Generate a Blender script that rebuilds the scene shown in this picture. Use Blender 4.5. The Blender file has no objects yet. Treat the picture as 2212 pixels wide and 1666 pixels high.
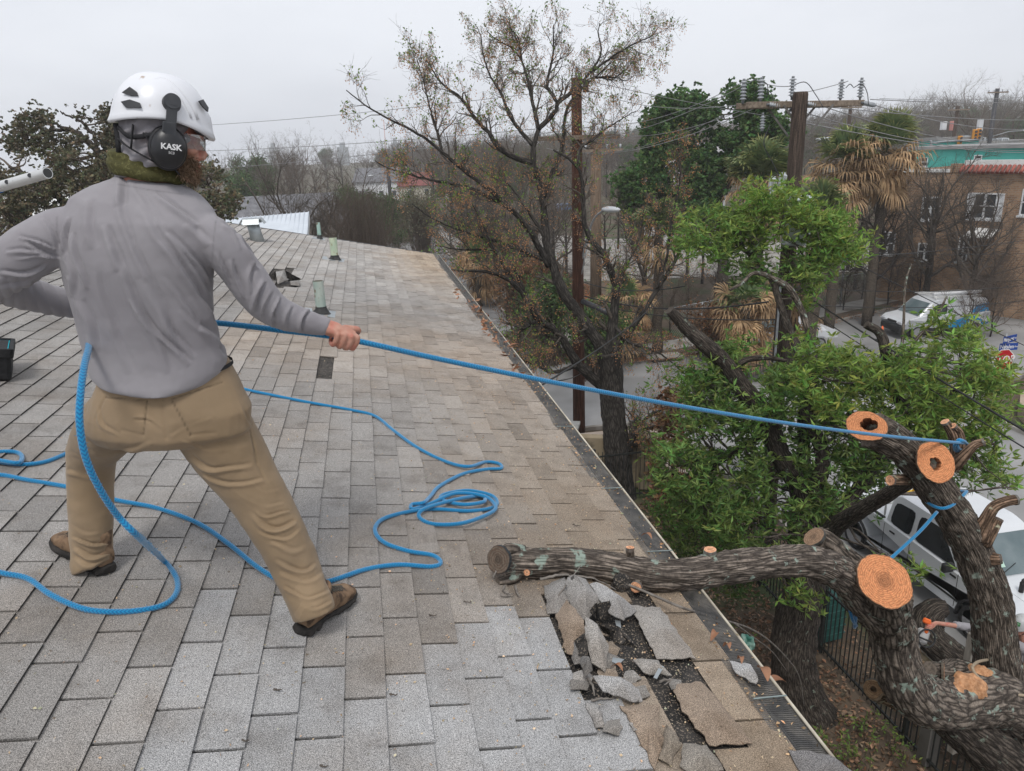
import bpy, math, random
import numpy as np
from mathutils import Vector, Matrix, noise as mnoise
R = math.radians
SC = bpy.context.scene
COL = SC.collection
# ------------------------------------------------------------------ camera
CAMZ = 9.5
PITCH, YAW, ROLL = R(17.8), R(10.5), R(2.1)
FPX, CX, CY = 1600.0, 1106.0, 833.0          # focal length and centre of a 2212 x 1666 picture
_f = np.array([math.sin(YAW)*math.cos(PITCH), math.cos(YAW)*math.cos(PITCH), -math.sin(PITCH)])
_r = np.array([math.cos(YAW), -math.sin(YAW), 0.0])
_u = np.cross(_r, _f)
_r, _u = _r*math.cos(ROLL)-_u*math.sin(ROLL), _u*math.cos(ROLL)+_r*math.sin(ROLL)
CAM = np.array([0, 0, CAMZ])
cd = bpy.data.cameras.new('camera')
cam = bpy.data.objects.new('camera', cd); COL.objects.link(cam)
cd.sensor_width = 36; cd.lens = 36*FPX/2212; cd.clip_start = 0.05; cd.clip_end = 3000
m = Matrix(((_r[0], _u[0], -_f[0], 0), (_r[1], _u[1], -_f[1], 0), (_r[2], _u[2], -_f[2], CAMZ), (0, 0, 0, 1)))
cam.matrix_world = m
SC.camera = cam
# ------------------------------------------------------------------ sky, sun, exposure
SUN_EL, SUN_AZ = R(58), R(200)
W = bpy.data.worlds.new('World'); SC.world = W; W.use_nodes = True
nt = W.node_tree; nt.nodes.clear()
out = nt.nodes.new('ShaderNodeOutputWorld'); bg = nt.nodes.new('ShaderNodeBackground')
sky = nt.nodes.new('ShaderNodeTexSky'); sky.sky_type = 'NISHITA'; sky.sun_disc = False
sky.sun_elevation = SUN_EL; sky.sun_rotation = SUN_AZ; sky.dust_density = 4; sky.altitude = 200
hs = nt.nodes.new('ShaderNodeHueSaturation'); hs.inputs['Saturation'].default_value = 0.25
tc = nt.nodes.new('ShaderNodeTexCoord'); mp = nt.nodes.new('ShaderNodeMapping'); mp.inputs['Scale'].default_value = (1, 1, 3.2)
ns = nt.nodes.new('ShaderNodeTexNoise'); ns.inputs['Scale'].default_value = 1.1; ns.inputs['Detail'].default_value = 5; ns.inputs['Roughness'].default_value = .5
cr = nt.nodes.new('ShaderNodeValToRGB')
cr.color_ramp.elements[0].position = .36; cr.color_ramp.elements[0].color = (5.1, 5.35, 5.95, 1)
cr.color_ramp.elements[1].position = .64; cr.color_ramp.elements[1].color = (6.9, 7.15, 7.65, 1)
mx = nt.nodes.new('ShaderNodeMix'); mx.data_type = 'RGBA'; mx.inputs[0].default_value = 0.93
L = nt.links.new
L(sky.outputs[0], hs.inputs['Color']); L(tc.outputs['Generated'], mp.inputs[0]); L(mp.outputs[0], ns.inputs['Vector'])
L(ns.outputs[0], cr.inputs[0]); L(hs.outputs[0], mx.inputs[6]); L(cr.outputs[0], mx.inputs[7]); L(mx.outputs[2], bg.inputs[0])
bg.inputs[1].default_value = 0.112
L(bg.outputs[0], out.inputs[0])
sd = bpy.data.lights.new('sun', 'SUN'); sd.energy = 1.5; sd.angle = R(14); sd.color = (1, .965, .92)
sun = bpy.data.objects.new('sun', sd); COL.objects.link(sun)
sun.rotation_euler = (R(90)-SUN_EL, 0, math.pi-SUN_AZ); sun.location = (0, 0, 30)
SC.view_settings.view_transform = 'Standard'; SC.view_settings.look = 'None'; SC.view_settings.gamma = 1
SC.view_settings.exposure = 0.25
SC.cycles.volume_bounces = 3
# ------------------------------------------------------------------ picture point -> place in the world
def ray(x, y): return _f+_r*((x-CX)/FPX)-_u*((y-CY)/FPX)
def G(x, y, z=0.0):
    d = ray(x, y); return CAM+d*((z-CAMZ)/d[2])
def D(x, y, d): return CAM+ray(x, y)*d
def PX(d, z): return d*z/FPX                 # size of d picture pixels at depth z
SL = R(12); TS = math.tan(SL); RH = 1.6       # roof slope; camera height over the roof
def roofz(x): return CAMZ-RH-TS*x
def RF(x, y, off=0.0):
    d = ray(x, y); t = -(RH-off/math.cos(SL))/(d[2]+TS*d[0]); return CAM+d*t
# ------------------------------------------------------------------ materials
MATS = {}
def M(name, c1, c2=None, scale=5.0, rough=.8, bump=0.0, bscale=None, detail=4, metal=0.0, stretch=(1, 1, 1), coord='Object', spec=.3, wave=None, contrast=(.35, .65), c3=None, s3=1.0, k3=(.5, .62), bdist=.01, tint=True):
    if name in MATS: return MATS[name]
    m = bpy.data.materials.new(name); m.use_nodes = True; n = m.node_tree.nodes; l = m.node_tree.links.new
    b = n['Principled BSDF']; b.inputs['Roughness'].default_value = rough; b.inputs['Metallic'].default_value = metal
    b.inputs['Specular IOR Level'].default_value = spec
    tc = n.new('ShaderNodeTexCoord'); mp = n.new('ShaderNodeMapping'); mp.inputs['Scale'].default_value = stretch
    l(tc.outputs[coord], mp.inputs[0])
    nz = n.new('ShaderNodeTexNoise'); nz.inputs['Scale'].default_value = scale; nz.inputs['Detail'].default_value = detail
    l(mp.outputs[0], nz.inputs['Vector'])
    rp = n.new('ShaderNodeValToRGB'); e = rp.color_ramp.elements
    e[0].position, e[1].position = contrast; c2 = c2 or c1
    e[0].color = (*c1, 1); e[1].color = (*c2, 1)
    l(nz.outputs[0], rp.inputs[0]); col = rp.outputs[0]
    if c3:
        n3 = n.new('ShaderNodeTexNoise'); n3.inputs['Scale'].default_value = s3; n3.inputs['Detail'].default_value = 3
        l(mp.outputs[0], n3.inputs['Vector'])
        mr = n.new('ShaderNodeMapRange'); mr.inputs[1].default_value, mr.inputs[2].default_value = k3
        l(n3.outputs[0], mr.inputs[0])
        x3 = n.new('ShaderNodeMix'); x3.data_type = 'RGBA'; l(mr.outputs[0], x3.inputs[0]); l(col, x3.inputs[6]); x3.inputs[7].default_value = (*c3, 1)
        col = x3.outputs[2]
    if tint:
        at = n.new('ShaderNodeAttribute'); at.attribute_name = 'tint'
        mu = n.new('ShaderNodeMix'); mu.data_type = 'RGBA'; mu.blend_type = 'MULTIPLY'; mu.inputs[0].default_value = 1
        l(col, mu.inputs[6]); l(at.outputs['Color'], mu.inputs[7]); col = mu.outputs[2]
    l(col, b.inputs['Base Color'])
    if bump:
        nb = n.new('ShaderNodeTexNoise'); nb.inputs['Scale'].default_value = bscale or scale*2; nb.inputs['Detail'].default_value = 5
        l(mp.outputs[0], nb.inputs['Vector'])
        bp = n.new('ShaderNodeBump'); bp.inputs['Strength'].default_value = bump; bp.inputs['Distance'].default_value = bdist
        l(nb.outputs[0], bp.inputs['Height']); l(bp.outputs[0], b.inputs['Normal'])
    m['out'] = 1; MATS[name] = m; return m
# ------------------------------------------------------------------ mesh building
def norm(v): 
    v = np.asarray(v, float); return v/np.maximum(np.linalg.norm(v, axis=-1, keepdims=True), 1e-9)
class MB:
    def __init__(s): s.v = []; s.f = []; s.n = 0
    def add(s, V, F, mat=0, tint=1.0, uv=None, smooth=True):
        V = np.asarray(V, float).reshape(-1, 3); F = np.asarray(F, int)
        t = np.ones((len(V), 3)); t[:] = np.asarray(tint, float) if np.ndim(tint) != 1 or len(np.atleast_1d(tint)) == 3 else np.asarray(tint)[:, None]
        s.v.append((V, t)); s.f.append((F+s.n, mat, uv, smooth)); s.n += len(V); return s
    def box(s, c, size, rot=None, mat=0, tint=1.0, bev=0.0):
        x, y, z = [a/2 for a in size]
        if bev > 0:
            b = min(bev, x*.9, y*.9, z*.9); V = []
            for sx in (-1, 1):
                for sy in (-1, 1):
                    for sz in (-1, 1):
                        V += [(sx*x, sy*(y-b), sz*(z-b)), (sx*(x-b), sy*y, sz*(z-b)), (sx*(x-b), sy*(y-b), sz*z)]
            V = np.array(V)
            def i(sx, sy, sz, k): return ((sx > 0)*4+(sy > 0)*2+(sz > 0))*3+k
            Q = []
            for a in (-1, 1):
                Q.append([i(a, -1, -1, 0), i(a, 1, -1, 0), i(a, 1, 1, 0), i(a, -1, 1, 0)][::a])
                Q.append([i(-1, a, -1, 1), i(-1, a, 1, 1), i(1, a, 1, 1), i(1, a, -1, 1)][::a])
                Q.append([i(-1, -1, a, 2), i(1, -1, a, 2), i(1, 1, a, 2), i(-1, 1, a, 2)][::a])
                for c2 in (-1, 1):
                    Q.append([i(a, c2, -1, 0), i(a, c2, 1, 0), i(a, c2, 1, 1), i(a, c2, -1, 1)][::a*c2])
                    Q.append([i(a, -1, c2, 0), i(a, -1, c2, 2), i(a, 1, c2, 2), i(a, 1, c2, 0)][::a*c2])
                    Q.append([i(-1, a, c2, 1), i(1, a, c2, 1), i(1, a, c2, 2), i(-1, a, c2, 2)][::a*c2])
            T = []
            for sx in (-1, 1):
                for sy in (-1, 1):
                    for sz in (-1, 1): T.append([i(sx, sy, sz, 0), i(sx, sy, sz, 1), i(sx, sy, sz, 2)][::sx*sy*sz])
            if rot is not None: V = V@np.array(rot).T
            V = V+np.array(c); s.add(V, Q, mat, tint, smooth=False); n0 = s.n-len(V)
            s.f.append((np.array(T)+n0, mat, None, False)); return s
        V = np.array([(a*x, b*y, d*z) for a in (-1, 1) for b in (-1, 1) for d in (-1, 1)])
        if rot is not None: V = V@np.array(rot).T
        F = [(0, 1, 3, 2), (4, 6, 7, 5), (0, 4, 5, 1), (2, 3, 7, 6), (0, 2, 6, 4), (1, 5, 7, 3)]
        return s.add(V+np.array(c), F, mat, tint, smooth=False)
    def tubes(s, P, Rr, n=6, mat=0, tint=1.0, cap=True, uvoff=0.0, smooth=True, flat=1.0, up=None):
        """P (N,K,3) centre lines, Rr (N,K) radii"""
        P = np.asarray(P, float); Rr = np.asarray(Rr, float)
        if P.ndim == 2: P = P[None]; Rr = Rr[None]
        N, K, _ = P.shape
        if N == 0: return s
        T = np.gradient(P, axis=1); T = norm(T)
        ref = np.zeros((N, 3)); 
        if up is not None: ref[:] = up
        else:
            mean = norm(P[:, -1]-P[:, 0]); k = np.argmin(np.abs(mean), axis=1); ref[np.arange(N), k] = 1
        A = np.zeros_like(P); cur = ref
        for i in range(K):
            a = cur-T[:, i]*(cur*T[:, i]).sum(1, keepdims=True); a = norm(a); A[:, i] = a; cur = a
        B = np.cross(T, A)
        th = np.linspace(0, 2*math.pi, n, endpoint=False)
        V = P[:, :, None, :]+Rr[:, :, None, None]*(np.cos(th)[None, None, :, None]*A[:, :, None, :]+flat*np.sin(th)[None, None, :, None]*B[:, :, None, :])
        idx = np.arange(N*K*n).reshape(N, K, n)
        a = idx[:, :-1, :]; b = np.roll(a, -1, 2); d = idx[:, 1:, :]; c = np.roll(d, -1, 2)
        F = np.stack([a, b, c, d], -1).reshape(-1, 4)
        seg = np.concatenate([np.zeros((N, 1)), np.cumsum(np.linalg.norm(np.diff(P, axis=1), axis=2), axis=1)], 1)+uvoff
        rm = Rr.mean(1)
        u0 = (np.arange(n)/n)[None, None, :]*(2*math.pi*rm)[:, None, None]*np.ones((N, K-1, n)); du = (2*math.pi*rm/n)[:, None, None]
        v0 = seg[:, :-1, None]*np.ones((1, 1, n)); v1 = seg[:, 1:, None]*np.ones((1, 1, n))
        uv = np.stack([np.stack([u0, v0], -1), np.stack([u0+du, v0], -1), np.stack([u0+du, v1], -1), np.stack([u0, v1], -1)], -2).reshape(-1, 4, 2)
        tt = tint
        if isinstance(tint, np.ndarray) and tint.shape[0] == N and tint.ndim == 2: tt = np.repeat(tint, K*n, 0)
        s.add(V.reshape(-1, 3), F, mat, tt, uv, smooth)
        if cap:
            n0 = s.n-N*K*n
            for i in range(N if N < 400 else 0):
                s.f.append((np.array([idx[i, 0, ::-1]])+n0, mat, None, False)); s.f.append((np.array([idx[i, -1]])+n0, mat, None, False))
        return s
    def tube(s, pts, r, n=8, **k):
        pts = np.asarray(pts, float); r = np.ones(len(pts))*r if np.ndim(r) == 0 else np.asarray(r, float)
        return s.tubes(pts[None], r[None], n, **k)
    def cyl(s, a, b, r, n=12, r2=None, **k): return s.tube([a, b], [r, r if r2 is None else r2], n, smooth=k.pop('smooth', True), **k)
    def loft(s, rings, mat=0, tint=1.0, cap=True, closed=True, smooth=True):
        A = np.asarray(rings, float); K, n, _ = A.shape
        idx = np.arange(K*n).reshape(K, n); a = idx[:-1]; d = idx[1:]
        if closed: b = np.roll(a, -1, 1); c = np.roll(d, -1, 1)
        else: b = a[:, 1:]; c = d[:, 1:]; a = a[:, :-1]; d = d[:, :-1]
        F = np.stack([a, b, c, d], -1).reshape(-1, 4)
        s.add(A.reshape(-1, 3), F, mat, tint, smooth=smooth); n0 = s.n-K*n
        if cap: s.f.append((idx[0:1, ::-1]+n0, mat, None, False)); s.f.append((idx[-1:]+n0, mat, None, False))
        return s
    def prism(s, poly, vec, mat=0, tint=1.0):
        """closed outline (n,3) pushed along vec"""
        P = np.asarray(poly, float); n = len(P); V = np.concatenate([P, P+np.asarray(vec)]); q = np.arange(n)
        s.add(V, np.stack([q, (q+1) % n, (q+1) % n+n, q+n], -1), mat, tint, smooth=False)
        n0 = s.n-2*n
        s.f.append((q[None, ::-1]+n0, mat, None, False)); s.f.append((q[None]+n+n0, mat, None, False)); return s
    def build(s, name, mats, parent=None, base=(0, 0, 0), sub=None):
        V = np.concatenate([a for a, _ in s.v]); T = np.concatenate([t for _, t in s.v])
        me = bpy.data.meshes.new(name); me.vertices.add(len(V)); me.vertices.foreach_set('co', (V-np.array(base)).astype(np.float32).ravel())
        vi = np.concatenate([f.ravel() for f, _, _, _ in s.f]); tot = np.concatenate([np.full(len(f), f.shape[1]) for f, _, _, _ in s.f])
        st = np.concatenate([[0], np.cumsum(tot)[:-1]])
        me.loops.add(len(vi)); me.loops.foreach_set('vertex_index', vi.astype(np.int32))
        me.polygons.add(len(tot)); me.polygons.foreach_set('loop_start', st.astype(np.int32)); me.polygons.foreach_set('loop_total', tot.astype(np.int32))
        me.polygons.foreach_set('material_index', np.concatenate([np.full(len(f), mt) for f, mt, _, _ in s.f]).astype(np.int32))
        me.polygons.foreach_set('use_smooth', np.concatenate([np.full(len(f), sm) for f, _, _, sm in s.f]))
        uvl = me.uv_layers.new(name='UVMap')
        uvs = np.concatenate([(np.zeros((f.size, 2)) if uv is None else np.asarray(uv).reshape(-1, 2)) for f, _, uv, _ in s.f])
        uvl.data.foreach_set('uv', uvs.astype(np.float32).ravel())
        at = me.attributes.new('tint', 'FLOAT_COLOR', 'POINT'); at.data.foreach_set('color', np.concatenate([T, np.ones((len(T), 1))], 1).astype(np.float32).ravel())
        me.update(calc_edges=True); me.validate()
        for mt in (mats if isinstance(mats, (list, tuple)) else [mats]): me.materials.append(mt)
        o = bpy.data.objects.new(name, me); COL.objects.link(o)
        if parent is not None: o.parent = parent
        else: o.location = base
        return o
def tag(o, label=None, cat=None, group=None, kind=None):
    if label: o['label'] = label
    if cat: o['category'] = cat
    if group: o['group'] = group
    if kind: o['kind'] = kind
    return o
def thing(name, label, cat, base=(0, 0, 0), group=None):
    o = bpy.data.objects.new(name, None); COL.objects.link(o); o.location = Vector(base); o.empty_display_size = .2
    return tag(o, label, cat, group)
def copy_tree(o, parent=None):
    c = o.copy(); COL.objects.link(c)
    if parent is not None: c.parent = parent
    for ch in [k for k in COL.objects if k.parent == o]: copy_tree(ch, c)
    return c
def smooth_line(pts, k=8, vals=None):
    """Catmull-Rom through points"""
    P = np.asarray(pts, float); Q = np.concatenate([[2*P[0]-P[1]], P, [2*P[-1]-P[-2]]]); o = []
    for i in range(len(P)-1):
        a, b, c, d = Q[i:i+4]
        for t in np.linspace(0, 1, k, endpoint=False):
            o.append(.5*((2*b)+(-a+c)*t+(2*a-5*b+4*c-d)*t*t+(-a+3*b-3*c+d)*t**3))
    o.append(P[-1]); return np.array(o)
def resample(P, K):
    P = np.asarray(P, float); s = np.concatenate([[0], np.cumsum(np.linalg.norm(np.diff(P[:, :3], axis=0), axis=1))])
    t = np.linspace(0, s[-1], K); return np.stack([np.interp(t, s, P[:, j]) for j in range(P.shape[1])], 1)
def rotz(a): c, s = math.cos(a), math.sin(a); return np.array([[c, -s, 0], [s, c, 0], [0, 0, 1.]])
def rotx(a): c, s = math.cos(a), math.sin(a); return np.array([[1., 0, 0], [0, c, -s], [0, s, c]])
def roty(a): c, s = math.cos(a), math.sin(a); return np.array([[c, 0, s], [0, 1., 0], [-s, 0, c]])
def frame(x, y, z): return np.stack([norm(x), norm(y), norm(z)], 1)
def inside(px, py, poly):
    r = False; j = len(poly)-1
    for i in range(len(poly)):
        if (poly[i][1] > py) != (poly[j][1] > py) and px < (poly[j][0]-poly[i][0])*(py-poly[i][1])/(poly[j][1]-poly[i][1])+poly[i][0]: r = not r
        j = i
    return r
def proj(p):
    d = np.asarray(p, float)-CAM; w = d@_f; return CX+FPX*(d@_r)/w, CY-FPX*(d@_u)/w, w
# ------------------------------------------------------------------ the house roof under the camera
rng = np.random.default_rng(3); random.seed(3)
def noise_node(n, l, vec, sc, det=3, rough=.5):
    x = n.new('ShaderNodeTexNoise'); x.inputs['Scale'].default_value = sc; x.inputs['Detail'].default_value = det; x.inputs['Roughness'].default_value = rough
    l(vec, x.inputs['Vector']); return x.outputs[0]
def shingle_mat():
    m = bpy.data.materials.new('asphalt_shingle'); m.use_nodes = True; n = m.node_tree.nodes; l = m.node_tree.links.new; b = n['Principled BSDF']
    tc = n.new('ShaderNodeTexCoord'); v = tc.outputs['Object']
    g = noise_node(n, l, v, 400, 2, .7); r = n.new('ShaderNodeValToRGB'); e = r.color_ramp.elements
    e[0].position, e[1].position = .38, .64; e[0].color = (.115, .11, .105, 1); e[1].color = (.50, .475, .45, 1)
    e2 = r.color_ramp.elements.new(.5); e2.color = (.27, .262, .25, 1)
    l(g, r.inputs[0])
    def blend(col, fac, c, mode='MIX', k=(.5, .6)):
        mr = n.new('ShaderNodeMapRange'); mr.inputs[1].default_value, mr.inputs[2].default_value = k; mr.inputs[4].default_value = c[3]
        l(fac, mr.inputs[0]); x = n.new('ShaderNodeMix'); x.data_type = 'RGBA'; x.blend_type = mode; l(mr.outputs[0], x.inputs[0]); l(col, x.inputs[6]); x.inputs[7].default_value = (*c[:3], 1)
        return x.outputs[2]
    col = blend(r.outputs[0], noise_node(n, l, v, 1.7, 5, .62), (.74, .65, .56, .6), 'MULTIPLY', (.45, .70))
    col = blend(col, noise_node(n, l, v, 6, 4, .6), (.60, .58, .56, .6), 'MULTIPLY', (.5, .7))
    col = blend(col, noise_node(n, l, v, 45, 3), (.12, .09, .06, .8), 'MIX', (.70, .75))
    at = n.new('ShaderNodeAttribute'); at.attribute_name = 'tint'
    mu = n.new('ShaderNodeMix'); mu.data_type = 'RGBA'; mu.blend_type = 'MULTIPLY'; mu.inputs[0].default_value = 1
    l(col, mu.inputs[6]); l(at.outputs['Color'], mu.inputs[7]); l(mu.outputs[2], b.inputs['Base Color'])
    b.inputs['Roughness'].default_value = .92; b.inputs['Specular IOR Level'].default_value = .25
    bp = n.new('ShaderNodeBump'); bp.inputs['Strength'].default_value = .5; bp.inputs['Distance'].default_value = .002
    l(g, bp.inputs['Height']); l(bp.outputs[0], b.inputs['Normal'])
    return m
SHING = shingle_mat()
FELT = M('roofing_felt', (.02, .019, .018), (.055, .05, .046), 12, .85, .6, 90, c3=(.26, .215, .17), s3=150, k3=(.58, .62), bdist=.004)
XE, YF, XR = 1.17, 14.0, -3.85               # eave edge, far rake, ridge
nS = np.array([math.sin(SL), 0, math.cos(SL)]); tS = np.array([math.cos(SL), 0, -math.sin(SL)])   # normal, downslope
def SP(a, y, h=0.0):                          # a metres up the slope from the eave
    p = np.array([XE, 0, roofz(XE)])-tS*a+nS*h; p[1] = y; return p
house = thing('house', 'house whose grey asphalt shingle roof the worker stands on', 'house', (0, 5, 0))
HB = (0, 5, 0)
EXP, TAB = .127, .3048
hole = [(1160, 1270), (1240, 1240), (1370, 1290), (1440, 1330), (1480, 1420), (1560, 1560), (1560, 1666), (1430, 1666), (1395, 1500), (1300, 1480), (1240, 1420), (1190, 1340)]
missing = [(795, 1378), (715, 802), (612, 602)]
mb = MB()
ncr = int((XE-XR)/math.cos(SL)/EXP)
YN = -1.3
for i in range(ncr):
    a0 = i*EXP; off = (i % 2)*TAB/2+rng.uniform(-.02, .02)+((i//2) % 3)*.03
    j0 = int((YN-off)/TAB); wob = rng.uniform(-.004, .004)
    for j in range(j0, int((YF-off)/TAB)+1):
        y0 = max(j*TAB+off+.0055, YN); y1 = min((j+1)*TAB+off-.0055, YF)
        if y1-y0 < .03: continue
        c = SP(a0+EXP/2, (y0+y1)/2); px, py, w = proj(c)
        if w > 0 and (inside(px, py, hole)): 
            if rng.random() < .8: continue
        if w > 0 and any(abs(px-mx_) < 26 and abs(py-my_) < 20 for mx_, my_ in missing): continue
        # colour: each tab its own batch tone, plus weathering by place on the slope
        t = rng.normal(1.0, .075); x, y = c[0], c[1]
        col = np.array([1.0, .99, .98])*t
        new = w > 0 and inside(px, py, [(400, 1290), (620, 1330), (760, 1480), (900, 1390), (1100, 1280), (1230, 1340), (1300, 1500), (1420, 1666), (500, 1900), (230, 1900), (330, 1560), (380, 1420)])
        if new: col = np.array([1.24, 1.28, 1.33])*rng.normal(1, .045)
        br = math.exp(-((a0-.15)/.62)**2); k = br*(.55+.45*math.sin(y*.55+.6))
        col *= 1-np.array([-.02, .14, .32])*k*(0 if new else 1)
        if 4.2 < y < 8.5: col *= 1+np.array([.16, .06, -.04])*math.exp(-((y-6.3)/1.1)**2)*(a0 < 2.4)
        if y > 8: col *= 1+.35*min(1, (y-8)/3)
        col *= 1+.22*max(0, math.sin(a0*7+y*.8))*(mnoise.noise(Vector((a0*2, y*1.3, 4)))+.25)
        j1, j2, j3, j4 = rng.normal(0, .0012, 4); h = .0135
        V = [SP(a0+wob, y0, h+j1), SP(a0+wob, y1, h+j2), SP(a0+EXP+.02, y1, .003), SP(a0+EXP+.02, y0, .003), SP(a0+wob, y0, -.002), SP(a0+wob, y1, -.002), SP(a0+EXP+.02, y1, -.004), SP(a0+EXP+.02, y0, -.004)]
        # a cut bevel at the butt edge keeps the lap line dark but not razor sharp
        V[0][0] += rng.normal(0, .0015); V[1][0] += rng.normal(0, .0015)
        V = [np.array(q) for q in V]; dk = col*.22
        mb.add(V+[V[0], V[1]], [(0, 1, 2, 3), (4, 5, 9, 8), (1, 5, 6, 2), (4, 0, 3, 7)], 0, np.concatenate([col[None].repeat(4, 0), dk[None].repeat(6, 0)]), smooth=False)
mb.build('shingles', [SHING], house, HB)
# far slope beyond the ridge
mb = MB(); a1 = ncr*EXP
p0, p1 = SP(a1, YN, .006), SP(a1, YF, .006); dn = np.array([-4.2, 0, -.9])
for i in range(24):
    q = i/24; q2 = (i+1)/24; h = np.array([0, 0, .006])
    mb.add([p0+dn*q2+h, p1+dn*q2+h, p1+dn*q, p0+dn*q], [(3, 2, 1, 0)], 0, rng.uniform(.9, 1.1), smooth=False)
for k in range(int((YF-YN)/.30)):              # ridge caps
    y0 = YN+k*.30; y1 = min(y0+.33, YF); t = rng.uniform(.85, 1.15)
    for sgn, dv in ((1, tS), (-1, norm(dn))):
        A = SP(a1, y0, .018); B = SP(a1, y1, .012)
        mb.add([A, B, B+dv*.14-np.array([0, 0, .006]), A+dv*.14-np.array([0, 0, .006])], [(0, 3, 2, 1) if sgn > 0 else (0, 1, 2, 3)], 0, t, smooth=False)
mb.build('rear_slope', [SHING], house, HB)
mb = MB()
B0 = [SP(-.01, YN, -.006), SP(-.01, YF-.01, -.006), SP(a1, YF-.01, -.006), SP(a1, YN, -.006)]
mb.add(B0, [(0, 1, 2, 3)], 0)
mb.build('felt', [FELT], house, HB)
# decking, fascia, gable and walls
WOOD = M('weathered_wood', (.10, .085, .07), (.20, .17, .14), 3, .85, .5, 30, stretch=(8, 1, 8))
PAINT = M('painted_stucco', (.42, .40, .36), (.50, .47, .42), 2, .9, .4, 60)
WHITE = M('white_paint', (.72, .72, .70), (.80, .80, .78), 6, .5, c3=(.5, .48, .42), s3=14, k3=(.6, .7))
mb = MB()
P0 = [SP(0, YN, -.02), SP(0, YF-.02, -.02), SP(a1, YF-.02, -.02), SP(a1, YN, -.02)]
mb.prism(P0, nS*-.03, 0); mb.build('decking', [WOOD], house, HB)
mb = MB(); ze = roofz(XE)
mb.box((XE+.012, (YN+YF)/2, ze-.11), (.02, YF-YN, .19)); mb.build('fascia', [WHITE], house, HB)
mb = MB()
w0 = XE-.45; wl = XR-3.6
mb.prism([(w0, YF-.35, 0), (wl, YF-.35, 0), (wl, YF-.35, roofz(XR)-.95), (XR, YF-.35, roofz(XR)-.1), (w0, YF-.35, roofz(w0)-.12)], (0, -(YF-.35-YN), 0))
mb.build('wall', [PAINT], house, HB)
# metal drip edge along the rake
mb = MB(); 
A, B = SP(-.005, YF+.012, .006), SP(a1, YF+.012, .006)
mb.prism([A, A-nS*.06, B-nS*.06, B], (0, .006, 0)); mb.prism([A+nS*.006, A+nS*.006+np.array([0, -.05, 0]), B+nS*.006+np.array([0, -.05, 0]), B+nS*.006], nS*.003)
mb.build('drip_edge', [M('dark_metal', (.07, .075, .08), (.12, .125, .13), 8, .5, metal=.4)], house, HB)
# gutter with its guard
def guard_mat():
    m = bpy.data.materials.new('gutter_mesh'); m.use_nodes = True; n = m.node_tree.nodes; l = m.node_tree.links.new; b = n['Principled BSDF']
    tc = n.new('ShaderNodeTexCoord'); mp = n.new('ShaderNodeMapping'); l(tc.outputs['Object'], mp.inputs[0]); mp.inputs['Scale'].default_value = (1, .6, 0)
    vo = n.new('ShaderNodeTexVoronoi'); vo.feature = 'DISTANCE_TO_EDGE'; vo.inputs['Scale'].default_value = 190; vo.inputs['Randomness'].default_value = .0
    mr = n.new('ShaderNodeMapRange'); mr.inputs[1].default_value = .13; mr.inputs[2].default_value = .2; l(mp.outputs[0], vo.inputs['Vector']); l(vo.outputs['Distance'], mr.inputs[0])
    d = noise_node(n, l, tc.outputs['Object'], 9, 5, .7); cr2 = n.new('ShaderNodeValToRGB'); cr2.color_ramp.elements[0].color = (.085, .083, .08, 1); cr2.color_ramp.elements[1].color = (.25, .23, .20, 1)
    cr2.color_ramp.elements[0].position = .4; cr2.color_ramp.elements[1].position = .7
    l(d, cr2.inputs[0]); l(cr2.outputs[0], b.inputs['Base Color']); b.inputs['Roughness'].default_value = .5; b.inputs['Metallic'].default_value = .3
    tr = n.new('ShaderNodeBsdfTransparent'); ms = n.new('ShaderNodeMixShader'); l(mr.outputs[0], ms.inputs[0]); l(b.outputs[0], ms.inputs[1]); l(tr.outputs[0], ms.inputs[2])
    l(ms.outputs[0], n['Material Output'].inputs['Surface']); return m
GX0, GX1 = XE-.03, XE+.112
gz = ze+.0
gut = MB()
prof = [(XE+.024, gz-.005), (XE+.024, gz-.11), (XE+.095, gz-.115), (GX1, gz-.07), (GX1, gz-.012)]
for (xa, za), (xb, zb) in zip(prof[:-1], prof[1:]):
    gut.prism([(xa, YN, za), (xb, YN, zb), (xb, YN, zb-.002) if abs(zb-za) < .02 else (xb+.002, YN, zb), (xa, YN, za-.002) if abs(zb-za) < .02 else (xa+.002, YN, za)], (0, YF-YN, 0))
g = gut.build('gutter', [M('gutter_metal', (.16, .16, .16), (.07, .065, .06), 14, .6, metal=.2)], house, HB)
mb = MB(); mb.tube([(GX1+.003, YN, gz-.008), (GX1+.003, YF, gz-.008)], .0055, 8, tint=1.0); mb.build('gutter_lip', [M('lip_enamel', (.62, .57, .46), (.34, .30, .24), 9, .5)], house, HB)
mb = MB(); K = 60; ys = np.linspace(YN, YF, K); xs = np.linspace(GX0, GX1, 6)
V = [(x, y, gz+.016-.10*(x-GX0)+.004*math.sin(y*6+x*30)+(.010*mnoise.noise(Vector((x*9, y*3, 0))))-.012*(x > GX1-.01)) for y in ys for x in xs]
F = [(i*6+j, i*6+j+1, i*6+j+7, i*6+j+6) for i in range(K-1) for j in range(5)]
mb.add(V, F); mb.build('gutter_guard', [guard_mat()], house, HB)
mb = MB()
for yy in (1.9, 2.9, 3.6, 4.6, 5.9, 7.6):
    mb = MB(); mb.box((XE+.045, yy, gz+.018), (.125, .005, .003), roty(R(5)), 0, (.75, .85, .8)); mb.build('gutter_strap', [M('galvanized', (.35, .37, .38), (.48, .50, .51), 25, .45, metal=.6)], house, HB)
mb = MB(); mb.box((XE+.34, 1.2, gz-.55), (.09, 3.4, .14), roty(R(4)), bev=.006); mb.box((XE+.31, 4.35, gz-.58), (.09, 2.6, .14), roty(R(4)), tint=.8, bev=.006)
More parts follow.
